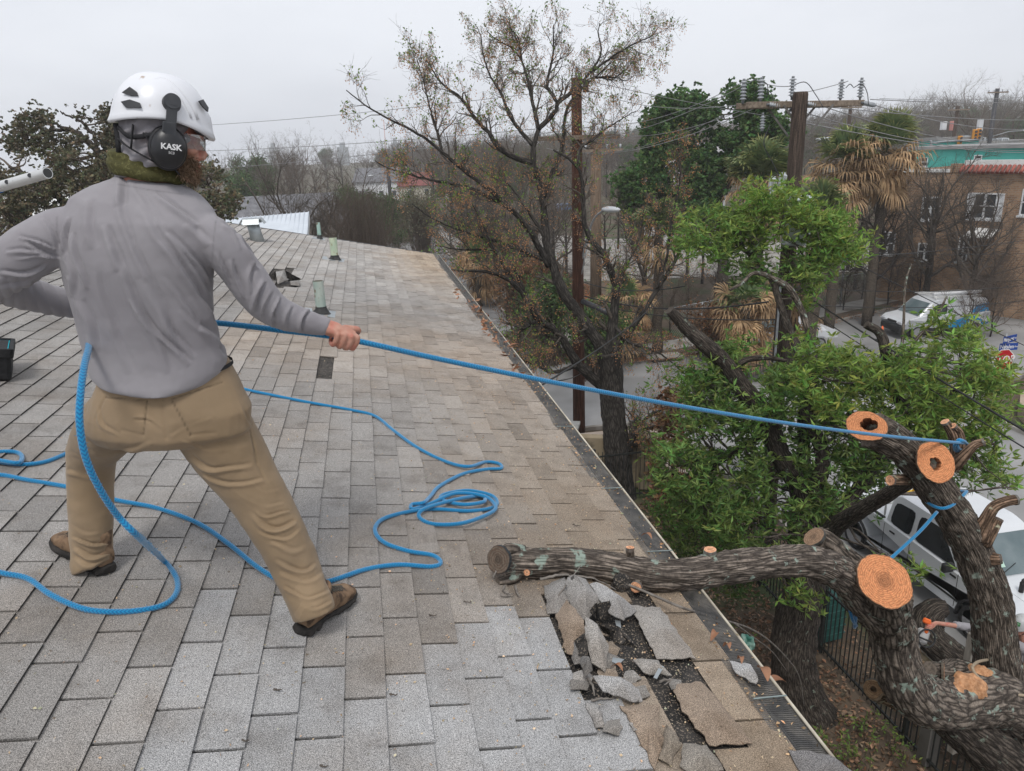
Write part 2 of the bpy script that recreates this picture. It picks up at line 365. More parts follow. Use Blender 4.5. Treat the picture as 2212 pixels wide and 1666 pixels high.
mb.box((XE+.1, .4, gz-.6), (.5, .09, .12), tint=.8); mb.box((XE+.1, 2.2, gz-.6), (.5, .09, .12), tint=.8); mb.box((XE+.1, 5.2, gz-.62), (.5, .09, .12), tint=.8)
mb.build('timber_rail', [WOOD], house, HB)
# vent pipes and metal flue
PVC = M('weathered_pvc', (.27, .36, .32), (.42, .47, .42), 9, .75, .3, 60, c3=(.16, .09, .05), s3=26, k3=(.60, .68), stretch=(1, 1, .5))
BOOT = M('rubber_boot', (.02, .02, .02), (.05, .05, .05), 20, .7)
GALV = M('galvanized2', (.30, .33, .34), (.42, .45, .46), 6, .4, .2, 40, metal=.55)
for (bx, by, top, wpx, col, cap) in ((695, 678, 608, 22, (1, 1, 1), 0), (724, 562, 515, 16, (1.45, 1.38, 1.15), 0), (691, 517, 482, 8, (.9, 1.1, 1.1), 0)):
    b = RF(bx, by); dep = proj(b)[2]; r = PX(wpx/2, dep); tp = b.copy(); 
    for _ in range(12): tp[2] = b[2]+(by-top)*dep/FPX*1.02
    mb = MB(); zz = np.linspace(b[2]-.05, tp[2], 6)
    P = [(b[0], b[1], z) for z in zz]; P2 = P+[(b[0], b[1], tp[2]-.12)]
    mb.tube(P, [r]*6, 24, tint=col, cap=False); mb.tube([(b[0], b[1], tp[2]-.12), (b[0], b[1], tp[2]+.001)], [r*.86]*2, 24, tint=(.25, .2, .15), cap=True)
    o = mb.build('vent_pipe', [PVC], house, HB)
    mb = MB(); th = np.linspace(0, 2*math.pi, 20, endpoint=False)
    rings = []
    for k, (rr, h) in enumerate(((r*2.6, .004), (r*1.7, .012), (r*1.12, .05), (r*1.06, .075))):
        rings.append([(b[0]+rr*math.cos(t), b[1]+rr*math.sin(t), roofz(b[0]+rr*math.cos(t))*(1 if k < 2 else 0)+(b[2] if k >= 2 else 0)+h) for t in th])
    mb.loft(rings, cap=False); mb.build('pipe_boot', [BOOT], o, HB)
    mb = MB(); c = b-tS*.02; q = max(.12, r*3)
    mb.prism([c+tS*q+np.array([0, -q, 0])+nS*.009, c+tS*q+np.array([0, q, 0])+nS*.009, c-tS*q+np.array([0, q, 0])+nS*.009, c-tS*q+np.array([0, -q, 0])+nS*.009], nS*.002); mb.build('flashing', [GALV], o, HB)
b = RF(558, 522); dep = proj(b)[2]; r = PX(13, dep)
mb = MB(); H = PX(42, dep); mb.tube([b-(0, 0, .05), b+(-.03, 0, H*.5), b+(-.05, 0, H)], [r*1.15, r, r], 20); o = mb.build('metal_flue', [GALV], house, HB)
mb = MB(); c = b+(-.05, 0, H)
mb.box(c+(0, 0, r*.5), (r*2.9, r*2.9, .012)); mb.box(c+(r*1.75, 0, r*.1), (.008, r*2.5, r), roty(R(-35))); mb.box(c+(-r*1.75, 0, r*.1), (.008, r*2.5, r), roty(R(35))); mb.box(c+(0, -r*1.75, r*.1), (r*2.5, .008, r), rotx(R(-35))); mb.box(c+(0, r*1.75, r*.1), (r*2.5, .008, r), rotx(R(35)))
mb.build('flue_cap', [GALV], o, HB)
# white standing-seam roof of the neighbour
# ------------------------------------------------------------------ ground, streets
def sheet(name, x0, x1, y0, y1, z, mat, nx=2, ny=2, zf=None, base=(0, 0, 0)):
    xs = np.linspace(x0, x1, nx); ys = np.linspace(y0, y1, ny); X, Y = np.meshgrid(xs, ys)
    Z = np.full(X.shape, z) if zf is None else zf(X, Y)+z
    V = np.stack([X, Y, Z], -1).reshape(-1, 3); i = np.arange(nx*ny).reshape(ny, nx)
    F = np.stack([i[:-1, :-1], i[:-1, 1:], i[1:, 1:], i[1:, :-1]], -1).reshape(-1, 4)
    mb = MB(); mb.add(V, F); return tag(mb.build(name, [mat] if not isinstance(mat, list) else mat), kind='structure')
def terr(X, Y):
    d = np.hypot(X, Y); az = np.arctan2(X, Y)
    k = np.clip((d-75)/260, 0, 1)**1.3; side = np.clip((az-.12)/.55, 0, 1)
    return k*side*9*(1+.12*np.sin(X*.021)*np.cos(Y*.017))+np.clip((d-300)/600, 0, 1)*4
DIRT = M('leafy_dirt', (.075, .055, .038), (.14, .105, .075), 1.2, .95, .6, 14, c3=(.055, .075, .03), s3=.35, k3=(.48, .6), contrast=(.3, .7), tint=False)
sheet('ground', -420, 560, -60, 640, -.03, DIRT, 90, 70, terr)
ASPH = M('asphalt', (.25, .247, .243), (.34, .336, .33), .5, .9, .35, 120, c3=(.17, .167, .163), s3=.16, k3=(.5, .62), contrast=(.35, .7), bdist=.004, tint=False)
ASPH2 = M('old_asphalt', (.14, .137, .133), (.21, .205, .2), .8, .9, .35, 110, c3=(.25, .245, .24), s3=.22, k3=(.54, .6), bdist=.004, tint=False)
CONC = M('concrete', (.26, .245, .22), (.36, .34, .31), 1.5, .9, .4, 70, c3=(.17, .15, .13), s3=.8, k3=(.55, .65), bdist=.004)
def ground_poly(name, pts, z, mat, kind='structure', th=0.0):
    P = np.array([(a, b, z) for a, b in pts], float); mb = MB(); 
    if th: mb.prism(P-(0, 0, th), (0, 0, th))
    else: mb.add(P, [tuple(range(len(P)))], smooth=False)
    return tag(mb.build(name, [mat]), kind=kind)
SE = [(20.4, 19.5), (20.7, 20.8), (21.6, 22.2), (23, 23.3), (77, 42)]
NE = [(77, 55), (38.5, 39.8), (24, 34.6), (16.7, 31.6), (12.8, 30.6), (10.4, 30.9), (8.6, 31.9), (7.7, 33.6)]
ground_poly('street', [(-80, 23.4), (8.6, 23.4), (9.5, 23.0), (9.9, 22.1), (9.9, -30), (20.2, -30)]+SE+NE+[(7.7, 34), (-3.3, 34), (-80, 34)], .0, ASPH)
ground_poly('north_street', [(-3.3, 33.7), (7.7, 33.7), (7.5, 60), (7.0, 110), (6, 180), (-5, 180)], .005, ASPH2)
ground_poly('parking_lot', [(15, 52), (36, 48), (62, 62), (70, 120), (26, 120), (17, 78)], .0, CONC)
def strip(name, line, w, h, mat, z0=-.02, side=1):
    L_ = np.array(line, float); T = norm(np.gradient(L_, axis=0)); Nn = np.stack([-T[:, 1], T[:, 0]], 1)*side; a = L_; b = L_+Nn*w
    rings = [[(p[0], p[1], z0), (p[0], p[1], h), (q[0], q[1], h), (q[0], q[1], z0)] for p, q in zip(a, b)]; mb = MB(); mb.loft(rings, smooth=False); return tag(mb.build(name, [mat]), kind='structure')
def arc(cx, cy, r, a0, a1, n=8): return [(cx+r*math.cos(R(a)), cy+r*math.sin(R(a))) for a in np.linspace(a0, a1, n)]
nel = [(6, 178), (7.0, 110), (7.5, 60), (7.7, 36), (7.75, 33.8), (8.1, 32.6), (8.9, 31.6), (10.4, 30.9), (12.8, 30.6), (16.7, 31.6), (24, 34.6), (38.5, 39.8), (77, 55)]
strip('kerb', nel, .16, .13, CONC, side=1); strip('verge', [(x+.2*(i < 5), y+.17) for i, (x, y) in enumerate(nel)], .9, .10, DIRT, side=1)
strip('sidewalk', [(x+1.0*(i < 5)+.8*(i in (5, 6)), y+(1.1 if i > 4 else .6)) for i, (x, y) in enumerate(nel)], 1.5, .12, CONC, side=1)
strip('kerb', [(20.2, -30), (20.2, 10)]+SE, .16, .13, CONC, side=-1); strip('kerb', [(9.9, -30), (9.9, 22.1), (9.5, 23.0), (8.6, 23.4), (-80, 23.4)], .16, .12, CONC, side=1)
strip('kerb', [(-3.3, 180), (-3.3, 34.6), (-4, 34), (-80, 34)], .16, .12, CONC, side=-1)
ground_poly('slab', [(4.6, 18.9), (9.6, 18.9), (9.6, 22.9), (4.6, 22.9)], .07, M('pink_concrete', (.34, .27, .22), (.44, .37, .31), 2, .9, .3, 60))
SEAL = M('crack_seal', (.03, .03, .03), (.05, .05, .05), 8, .7); rgc = np.random.default_rng(8); mb = MB()
for k in range(26):
    x, y = rgc.uniform(10.2, 19.8), rgc.uniform(4, 30); a = rgc.uniform(0, 6.28); p = [(x, y, .006)]
    for j in range(int(rgc.integers(6, 18))): a += rgc.normal(0, .35); x += .45*math.cos(a); y += .45*math.sin(a); p.append((x, y, .006))
    if all(9.95 < q[0] < 20.1 and q[1] < 30.3 for q in p) and (p[-1][1] < 22 or True): 
        P = np.array(p); T = norm(np.gradient(P, axis=0)); Nn = np.stack([-T[:, 1], T[:, 0], T[:, 0]*0], 1)*.012; V = np.stack([P-Nn, P+Nn], 1).reshape(-1, 3); mb.add(V, [(2*i, 2*i+2, 2*i+3, 2*i+1) for i in range(len(P)-1)])
tag(mb.build('crack_seal', [SEAL]), kind='structure')
# ------------------------------------------------------------------ people: shared builders
fh = norm(np.array([_f[0], _f[1], 0])); rh = np.array([fh[1], -fh[0], 0]); UP = np.array([0, 0, 1.])
def remesh(mb, name, mats, voxel, parent, base, sm=6, fn=None, tintfn=None, matfn=None):
    t = mb.build('tmp', mats)
    md = t.modifiers.new('r', 'REMESH'); md.mode = 'VOXEL'; md.voxel_size = voxel
    if sm: m2 = t.modifiers.new('s', 'SMOOTH'); m2.factor = .5; m2.iterations = sm
    dg = bpy.context.evaluated_depsgraph_get(); e = t.evaluated_get(dg); me = bpy.data.meshes.new_from_object(e)
    me.name = name; n = len(me.vertices); co = np.empty(n*3, np.float32); me.vertices.foreach_get('co', co); co = co.reshape(-1, 3).astype(float)
    no = np.empty(n*3, np.float32); me.vertices.foreach_get('normal', no); no = no.reshape(-1, 3).astype(float)
    old = t.data; bpy.data.objects.remove(t); bpy.data.meshes.remove(old)
    if fn: co = co+no*fn(co, no)[:, None]
    for a in list(me.attributes):
        if a.name == 'tint': me.attributes.remove(a)
    T = np.ones((n, 4)); 
    if tintfn: T[:, :3] = tintfn(co, no)
    me.attributes.new('tint', 'FLOAT_COLOR', 'POINT').data.foreach_set('color', T.astype(np.float32).ravel())
    me.vertices.foreach_set('co', (co-np.array(base)).astype(np.float32).ravel())
    me.polygons.foreach_set('use_smooth', np.ones(len(me.polygons), bool))
    me.materials.clear()
    for q in (mats if isinstance(mats, list) else [mats]): me.materials.append(q)
    if matfn:
        c = np.empty(len(me.polygons)*3, np.float32); me.polygons.foreach_get('center', c); me.polygons.foreach_set('material_index', matfn(c.reshape(-1, 3)).astype(np.int32))
    me.update(); o = bpy.data.objects.new(name, me); COL.objects.link(o)
    if parent is not None: o.parent = parent
    else: o.location = base
    return o
def nz(co, s, seed=0.0):
    return np.array([mnoise.noise(Vector((a[0]*s+seed, a[1]*s-seed*1.7, a[2]*s+seed*.3))) for a in co])
def pxl(co):
    d = co-CAM; w = d@_f; return CX+FPX*(d@_r)/w, CY-FPX*(d@_u)/w, w
def ering(L_, R_, Z, t, n=32, e=2.3, fwd=None, dz=0.0):
    """one body section from its left and right outline points at depth Z, half thickness t"""
    a = D(L_[0], L_[1], Z); b = D(R_[0], R_[1], Z); c = (a+b)/2; w = (b-a)/2
    f = fh if fwd is None else fwd; f = f-norm(w)*(f@norm(w)); f = norm(f)*t
    th = np.linspace(0, 2*math.pi, n, endpoint=False); cs, sn = np.cos(th), np.sin(th)
    cs = np.sign(cs)*np.abs(cs)**(2/e); sn = np.sign(sn)*np.abs(sn)**(2/e)
    return c+cs[:, None]*w+sn[:, None]*f+np.array([0, 0, dz])
def limb(mb, st, n=24, k=5, **kw):
    """stations (px, py, Z, radius px)"""
    S = smooth_line(st, k); P = np.array([D(a, b, z) for a, b, z, r in S]); Rr = np.array([r*z/FPX for a, b, z, r in S])
    mb.tube(P, Rr, n, **kw); return P, Rr
def blob(mb, c, ax, rad, n=20, m=12, tint=1.0, mat=0):
    """ellipsoid, ax = 3x3 columns"""
    u = np.linspace(0, math.pi, m+1)[1:-1]; th = np.linspace(0, 2*math.pi, n, endpoint=False); ax = np.asarray(ax)
    V = [(math.sin(a)*math.cos(t), math.sin(a)*math.sin(t), math.cos(a)) for a in u for t in th]+[(0, 0, 1), (0, 0, -1)]
    V = np.array(V)*np.array(rad); V = V@ax.T+np.asarray(c); F = []; k = len(u)
    for i in range(k-1):
        for j in range(n): F.append((i*n+j, (i+1)*n+j, (i+1)*n+(j+1) % n, i*n+(j+1) % n))
    n0 = mb.n; mb.add(V, F, mat, tint)
    T = [(k*n, j, (j+1) % n) for j in range(n)]+[(k*n+1, (k-1)*n+(j+1) % n, (k-1)*n+j) for j in range(n)]
    mb.f.append((np.array(T)+n0, mat, None, True))
def hand(mb, wrist, H0, A, e1, e2, rw=.027, s=1.0, rope_r=.0095, thumb=1):
    """closed hand round a bar: H0 bar point under the middle of the hand, A along the bar (little finger to index), e1 back of hand, e2 towards the finger tips"""
    A, e1, e2 = norm(A), norm(e1), norm(e2)
    def pt(k, ang, r): c = H0+A*k; a = R(ang); return c+(e1*math.cos(a)+e2*math.sin(a))*r
    ks = [-.033, -.011, .011, .032]; ln = [.92, 1.04, 1.08, 1.0]; rr = [.0078, .0087, .0092, .009]
    W = np.asarray(wrist, float)
    for k, l_, r0 in zip(ks, ln, rr):
        m_ = pt(k*s, 28, .040*l_*s); p1 = pt(k*s, 92, .034*l_*s); p2 = pt(k*.95*s, 160, .024*s+.001); p3 = pt(k*.92*s, 225, .018*s+.003)
        P = smooth_line([W*.35+m_*.65-e1*.006, m_, p1, p2, p3], 5); Q = np.interp(np.linspace(0, 1, len(P)), [0, .25, .5, .75, 1], [r0*1.25, r0*1.2, r0*1.1, r0, r0*.82])*s
        mb.tube(P, Q, 12); blob(mb, m_, np.eye(3), [r0*1.25*s]*3, 10, 8); blob(mb, p1, np.eye(3), [r0*1.15*s]*3, 10, 8)
    # palm as a fan of metacarpals, heel of the hand
    for k in (-.030, -.015, 0, .015, .028):
        m_ = pt(k*s, 15, .034*s); mb.tube([W+A*k*.5, (W+m_)/2+A*k*.2, m_], [rw*.62, .019*s, .0135*s], 12)
    mb.tube([W, (W+pt(0, 0, .022*s))/2, pt(0, 0, .020*s)], [rw*.95, .026*s, .018*s], 16, flat=1.0)
    t0 = pt(.03*s, -40, .032*s)*.6+W*.4; P = smooth_line([t0, pt(.045*s, -55, .032*s), pt(.052*s, -100, .028*s), pt(.046*s, -150, .026*s)], 5)
    mb.tube(P, np.linspace(.0135, .0092, len(P))*s, 12)
def head(mb, C, hf, hu):
    """skull, jaw, neck, nose, ear and eye sockets; hf faces forward, hu up"""
    hf = norm(hf); hs = norm(np.cross(hf, hu)); hu = norm(np.cross(hs, hf)); AX = np.stack([hs, hf, hu], 1)
    def p(x, y, z): return C+hs*x+hf*y+hu*z
    blob(mb, p(0, -.01, .03), AX, (.076, .096, .085)); blob(mb, p(0, .028, -.035), AX, (.060, .070, .072)); blob(mb, p(0, .055, -.075), AX, (.043, .042, .032))
    blob(mb, p(0, .086, .022), AX, (.05, .016, .012), 14, 8)                                   # brow
    mb.tube([p(0, .088, .012), p(0, .104, -.012), p(0, .112, -.028)], [.008, .010, .0125], 10); blob(mb, p(0, .104, -.032), AX, (.018, .013, .009), 12, 8)
    for s in (-1, 1):
        blob(mb, p(s*.032, .082, .006), AX, (.014, .012, .010), 12, 8); blob(mb, p(s*.045, .068, -.018), AX, (.022, .020, .014), 12, 8)
        blob(mb, p(s*.080, .0, -.008), AX, (.008, .020, .032), 12, 10)
    blob(mb, p(0, .092, -.054), AX, (.024, .010, .006), 12, 8); blob(mb, p(0, .090, -.063), AX, (.021, .010, .006), 12, 8)
    return p, AX
def add_text(s, loc, ax, size, mats, name, parent, base, depth=.0006, bold=0.0, align='CENTER', sx=1.0):
    """lettering as real geometry; ax columns = right, up, out"""
    cu = bpy.data.curves.new('t', 'FONT'); cu.body = s; cu.size = size; cu.extrude = depth; cu.align_x = align; cu.align_y = 'CENTER'; cu.offset = bold; cu.resolution_u = 2
    t = bpy.data.objects.new('t', cu); COL.objects.link(t); dg = bpy.context.evaluated_depsgraph_get(); me = bpy.data.meshes.new_from_object(t.evaluated_get(dg)); me.name = name
    bpy.data.objects.remove(t); ax = np.asarray(ax); me.transform(Matrix([[ax[0][0]*sx, ax[0][1], ax[0][2], loc[0]-base[0]], [ax[1][0]*sx, ax[1][1], ax[1][2], loc[1]-base[1]], [ax[2][0]*sx, ax[2][1], ax[2][2], loc[2]-base[2]], [0, 0, 0, 1]]))
    me.attributes.new('tint', 'FLOAT_COLOR', 'POINT').data.foreach_set('color', np.ones(len(me.vertices)*4, np.float32))
    me.materials.clear(); me.materials.append(mats); o = bpy.data.objects.new(name, me); COL.objects.link(o)
    if parent is not None: o.parent = parent
    else: o.location = base
    return o
# ------------------------------------------------------------------ the worker on the roof
SKIN = M('skin', (.42, .19, .13), (.50, .27, .20), 30, .5, .25, 260, spec=.4, c3=(.50, .15, .11), s3=22, k3=(.5, .7), bdist=.001)
def cloth(name, c, c2, weave=520, s=.0012, rough=.85, dirt=None):
    m = M(name, c, c2, 5, rough, c3=dirt, s3=3.2, k3=(.52, .75)); n = m.node_tree.nodes; l = m.node_tree.links.new
    tc = n.new('ShaderNodeTexCoord'); w = n.new('ShaderNodeTexWave'); w.wave_type = 'BANDS'; w.bands_direction = 'Z'; w.inputs['Scale'].default_value = weave/6.28*1.0; w.inputs['Distortion'].default_value = .4
    l(tc.outputs['Object'], w.inputs['Vector']); bp = n.new('ShaderNodeBump'); bp.inputs['Strength'].default_value = .5; bp.inputs['Distance'].default_value = s
    l(w.outputs['Color'], bp.inputs['Height']); l(bp.outputs[0], n['Principled BSDF'].inputs['Normal']); n['Principled BSDF'].inputs['Sheen Weight'].default_value = .15; return m
SHIRT = cloth('grey_knit', (.265, .25, .265), (.31, .295, .31), 700, .0014)
PANTS = cloth('tan_canvas', (.255, .18, .105), (.305, .22, .135), 1500, .0004, .8, (.19, .14, .09))
manb = RF(430, 1180)
man = thing('person', 'worker standing on the roof in tan trousers and white helmet, pulling a blue rope', 'person', manb)
zL = proj(RF(190, 1235))[2]; zR = proj(RF(690, 1355))[2]
# head direction
th = R(60); HF = norm(fh*math.cos(th)+rh*math.sin(th)-UP*.16); HC = D(350, 305, 2.08)
HS = norm(np.cross(HF, UP)); HU = norm(np.cross(HS, HF))
larm = [(185, 490, 2.12, 50), (128, 508, 2.10, 56), (70, 540, 2.09, 57), (18, 578, 2.10, 53), (-22, 606, 2.14, 46), (15, 618, 2.2, 40), (60, 635, 2.27, 37), (120, 650, 2.34, 32), (168, 661, 2.40, 28), (180, 664, 2.415, 26)]
rarm = [(425, 500, 2.12, 46), (458, 512, 2.11, 45), (488, 543, 2.13, 44), (520, 584, 2.17, 43), (548, 624, 2.20, 43), (577, 658, 2.24, 40), (613, 680, 2.28, 34), (660, 695, 2.32, 27), (700, 705, 2.35, 21), (709, 708, 2.355, 20)]
mb = MB(); pH, HAX = head(mb, HC, HF, HU)
mb.tube([pH(0, -.03, -.05), D(322, 372, 2.1), D(315, 420, 2.11)], [.058, .062, .075], 20)
mb.loft([ering((250, 420), (395, 430), 2.11, .08), ering((160, 480), (440, 500), 2.12, .10), ering((190, 600), (430, 600), 2.2, .09), ering((230, 720), (440, 720), 2.27, .09), ering((245, 830), (460, 820), 2.32, .10), ering((250, 900), (470, 890), 2.36, .09)])
limb(mb, [(a, b, c, d*.62) for a, b, c, d in larm]+[(190, 668, 2.43, 19)], 16); limb(mb, [(a, b, c, d*.62) for a, b, c, d in rarm[:-2]]+[(712, 709, 2.355, 17)], 16)
RD = norm(D(2085, 957, 5.0)-D(748, 733, 2.375))     # the taut rope's direction
wR = D(706, 707, 2.355); hR = D(740, 729, 2.385)
e1 = norm(-fh*.72+UP*.75-RD*0); e1 = norm(e1-RD*(e1@RD)); e2 = norm(np.cross(RD, e1)); e2 = e2 if (e2@UP) < 0 else -e2
hand(mb, wR, hR, RD, e1, e2, thumb=1)
wL = D(188, 667, 2.43); hL = D(222, 688, 2.46); e1L = norm(UP*.8+fh*.3-rh*.2); e1L = norm(e1L-RD*(e1L@RD)); e2L = norm(np.cross(RD, e1L)); e2L = e2L if (e2L@fh) > 0 else -e2L
hand(mb, wL, hL, RD, e1L, e2L)
lleg = [(280, 880, 2.34, 72), (232, 928, 2.42, 64), (202, 975, 2.50, 52), (197, 1030, 2.55, 46), (197, 1092, 2.58, 45), (197, 1150, zL-.02, 42), (199, 1196, zL-.01, 40), (200, 1216, zL-.01, 43), (203, 1224, zL-.01, 43)]
rleg = [(425, 870, 2.34, 84), (462, 925, 2.38, 82), (498, 982, 2.42, 76), (535, 1036, 2.45, 66), (570, 1092, 2.47, 59), (606, 1155, 2.47, 55), (636, 1220, zR-.05, 51), (660, 1278, zR-.075, 47), (674, 1308, zR-.085, 46), (680, 1326, zR-.085, 46)]
limb(mb, [(a, b, c, d*.6) for a, b, c, d in lleg[:-2]]+[(203, 1212, zL, 18)], 14); limb(mb, [(a, b, c, d*.6) for a, b, c, d in rleg[:-2]]+[(678, 1316, zR-.06, 18)], 14)
body = remesh(mb, 'body', [SKIN], .0036, man, manb, 3, lambda c, n: nz(c, 90)*.0006)
# shirt
mb = MB()
mb.loft([ering((262, 378), (384, 398), 2.10, .066), ering((250, 384), (398, 404), 2.10, .072), ering((205, 398), (430, 424), 2.105, .088), ering((160, 424), (455, 450), 2.11, .108), ering((138, 470), (470, 482), 2.115, .125), ering((134, 520), (466, 530), 2.13, .132), ering((143, 570), (458, 576), 2.15, .132),
         ering((158, 625), (455, 630), 2.18, .128), ering((173, 685), (461, 690), 2.21, .124), ering((188, 745), (475, 742), 2.25, .124), ering((198, 788), (488, 772), 2.27, .128), ering((206, 808), (484, 798), 2.275, .128), ering((226, 826), (462, 822), 2.27, .122), ering((285, 838), (420, 838), 2.25, .098), ering((318, 848), (384, 849), 2.22, .068), ering((340, 855), (362, 856), 2.19, .03)])
limb(mb, larm, 28); limb(mb, rarm, 28)
def creases(co, lines, amp=.007, wid=4.0, cond=None):
    """pulled folds: a ridge beside a valley along each line (picture units on the cloth)"""
    x, y, w = pxl(co); h = np.zeros(len(co)); x = x+nz(co, 11, 40)*7; y = y+nz(co, 11, 50)*7
    for k, ln in enumerate(lines):
        L_ = smooth_line(np.array([[a, b, 0.] for a, b in ln]), 5)[:, :2]; best = np.full(len(co), 1e9); sg = np.zeros(len(co)); tt = np.zeros(len(co)); n = len(L_)-1
        m_ = (x > L_[:, 0].min()-20)*(x < L_[:, 0].max()+20)*(y > L_[:, 1].min()-20)*(y < L_[:, 1].max()+20)
        idx = np.nonzero(m_)[0]
        if not len(idx): continue
        X, Y = x[idx], y[idx]; be = np.full(len(idx), 1e9); S_ = np.zeros(len(idx)); T_ = np.zeros(len(idx))
        for i in range(n):
            (x0, y0), (x1, y1) = L_[i], L_[i+1]; dx, dy = x1-x0, y1-y0; q = dx*dx+dy*dy+1e-9; t = np.clip(((X-x0)*dx+(Y-y0)*dy)/q, 0, 1); ex, ey = X-x0-t*dx, Y-y0-t*dy; d = np.hypot(ex, ey); c = d < be
            be[c] = d[c]; S_[c] = np.sign(dx*ey-dy*ex)[c]; T_[c] = ((i+t)/n)[c]
        d = be*S_; f = np.sin(np.pi*np.clip(T_, 0, 1))**.5; a = amp*(1+.35*math.sin(k*2.3)); wd = wid*(1+.25*math.sin(k*1.7))
        h[idx] += a*f*(np.exp(-((d-wd*.8)/wd)**2)-.9*np.exp(-((d+wd*.7)/(wd*.75))**2))
    if cond is not None: h *= cond(x, y, w)
    return h
q1 = lambda L_: [[(a*.4068, 135.5+b*.4068) for a, b in l] for l in L_]
BACK = q1([[(640, 690), (660, 850), (760, 1080), (880, 1330), (960, 1560)], [(740, 760), (850, 920), (1000, 1150), (1120, 1330), (1190, 1500)], [(830, 830), (960, 1000), (1090, 1180), (1160, 1330)], [(900, 900), (1050, 1060), (1120, 1160)], [(600, 960), (700, 1200), (820, 1450), (900, 1640)], [(520, 1100), (560, 1300), (640, 1500), (700, 1640)], [(700, 1250), (850, 1450), (1000, 1600)], [(950, 1320), (1100, 1450), (1205, 1560)],
  [(1000, 850), (1060, 900), (1110, 960)], [(560, 860), (590, 980), (640, 1100)], [(870, 1130), (1010, 1330), (1170, 1500)], [(760, 1150), (900, 1400), (1020, 1570)], [(650, 600), (640, 690), (650, 760)], [(700, 640), (760, 740), (860, 860)], [(390, 900), (420, 1050), (470, 1200)], [(430, 1250), (480, 1400), (520, 1560)], [(1090, 1240), (1120, 1300), (1130, 1380)], [(820, 700), (940, 780), (1060, 860)], [(340, 960), (380, 1100), (400, 1240)], [(480, 720), (470, 850), (500, 980)], [(1060, 1400), (1130, 1440), (1190, 1500)]])
SLV = q1([[(1180, 850), (1240, 900), (1290, 990)], [(1410, 1170), (1370, 1240), (1350, 1330)], [(1450, 1215), (1410, 1290), (1395, 1380)], [(1490, 1250), (1460, 1320), (1450, 1400)], [(1230, 1040), (1260, 1140), (1300, 1250)], [(1560, 1285), (1530, 1350), (1525, 1420)], [(1640, 1310), (1610, 1370), (1600, 1440)], [(1150, 1000), (1190, 1080), (1230, 1170)], [(1350, 1060), (1330, 1150), (1340, 1230)], [(1270, 900), (1320, 1010), (1370, 1100)]])+[[(27, 560), (84, 552), (137, 562)], [(0, 590), (50, 592), (98, 576)], [(57, 520), (88, 545), (121, 560)], [(0, 617), (49, 612), (70, 600)], [(40, 510), (80, 520), (120, 540)], [(10, 545), (50, 540), (90, 548)], [(90, 470), (110, 500), (128, 540)], [(150, 470), (140, 510), (142, 550)]]
def folds(co, no):
    x, y, w = pxl(co); n1 = nz(co, 5.5, 3); n2 = nz(co, 9, 8); h = creases(co, BACK, .0078, 7.0, lambda x, y, w: 1.0*(w < 2.34))+creases(co, SLV, .0085, 4.0)
    s1 = (x < 165)*(x > -60)*(y > 598)*np.clip((175-x)/20, 0, 1); h += s1*(.0062*np.abs(np.sin((x*.93-y*.30)/7.5+n1*2.2))**.7*(.7+n2)-.003)
    h += .0025*n1+.0016*nz(co, 20, 1)+.0006*nz(co, 60, 2); return h
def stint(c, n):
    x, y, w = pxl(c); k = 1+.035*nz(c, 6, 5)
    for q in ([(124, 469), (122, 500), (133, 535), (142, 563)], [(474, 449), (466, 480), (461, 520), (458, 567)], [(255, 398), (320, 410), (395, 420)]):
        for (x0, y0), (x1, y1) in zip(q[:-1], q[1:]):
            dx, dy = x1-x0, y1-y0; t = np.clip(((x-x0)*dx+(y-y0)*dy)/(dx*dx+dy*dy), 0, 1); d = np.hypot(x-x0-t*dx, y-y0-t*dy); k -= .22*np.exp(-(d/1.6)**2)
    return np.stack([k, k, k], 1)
remesh(mb, 'shirt', [SHIRT], .0050, man, manb, 14, folds, stint)
# trousers
mb = MB()
mb.loft([ering((222, 806), (490, 776), 2.30, .118), ering((219, 816), (498, 792), 2.305, .124), ering((204, 860), (520, 840), 2.32, .132), ering((192, 890), (540, 880), 2.33, .135), ering((188, 925), (540, 925), 2.345, .13), ering((215, 948), (500, 945), 2.36, .11), ering((250, 958), (440, 952), 2.37, .07)])
limb(mb, lleg, 28); limb(mb, rleg, 28)
q2 = lambda L_: [[(a*.4556, 704.8+b*.4556) for a, b in l] for l in L_]
LEGS = q2([[(1100, 780), (1250, 850), (1350, 835)], [(1160, 880), (1300, 960), (1400, 930)], [(1220, 960), (1340, 1010), (1430, 960)], [(1150, 830), (1250, 900), (1370, 880)], [(1300, 1110), (1420, 1160), (1500, 1130)], [(1320, 1170), (1440, 1210), (1540, 1170)], [(1350, 1240), (1450, 1290), (1565, 1250)], [(1370, 1300), (1480, 1340), (1570, 1300)], [(480, 610), (600, 590), (720, 560)], [(380, 560), (470, 620), (560, 610)], [(850, 530), (1000, 590), (1180, 560)], [(330, 600), (430, 645), (535, 625)], [(325, 680), (420, 700), (520, 670)],
  [(325, 940), (420, 990), (530, 965)], [(335, 1000), (440, 1045), (528, 1020)], [(340, 1055), (430, 1100), (525, 1075)], [(345, 1100), (430, 1130), (520, 1110)], [(800, 520), (880, 470), (1000, 430)], [(780, 500), (700, 450), (620, 440)], [(900, 620), (1020, 680), (1200, 650)], [(960, 700), (1080, 760), (1260, 720)], [(470, 380), (480, 460), (560, 520)], [(1120, 330), (1160, 420), (1200, 480)], [(1280, 1020), (1370, 1060), (1450, 1040)], [(1190, 740), (1250, 780), (1330, 760)]])
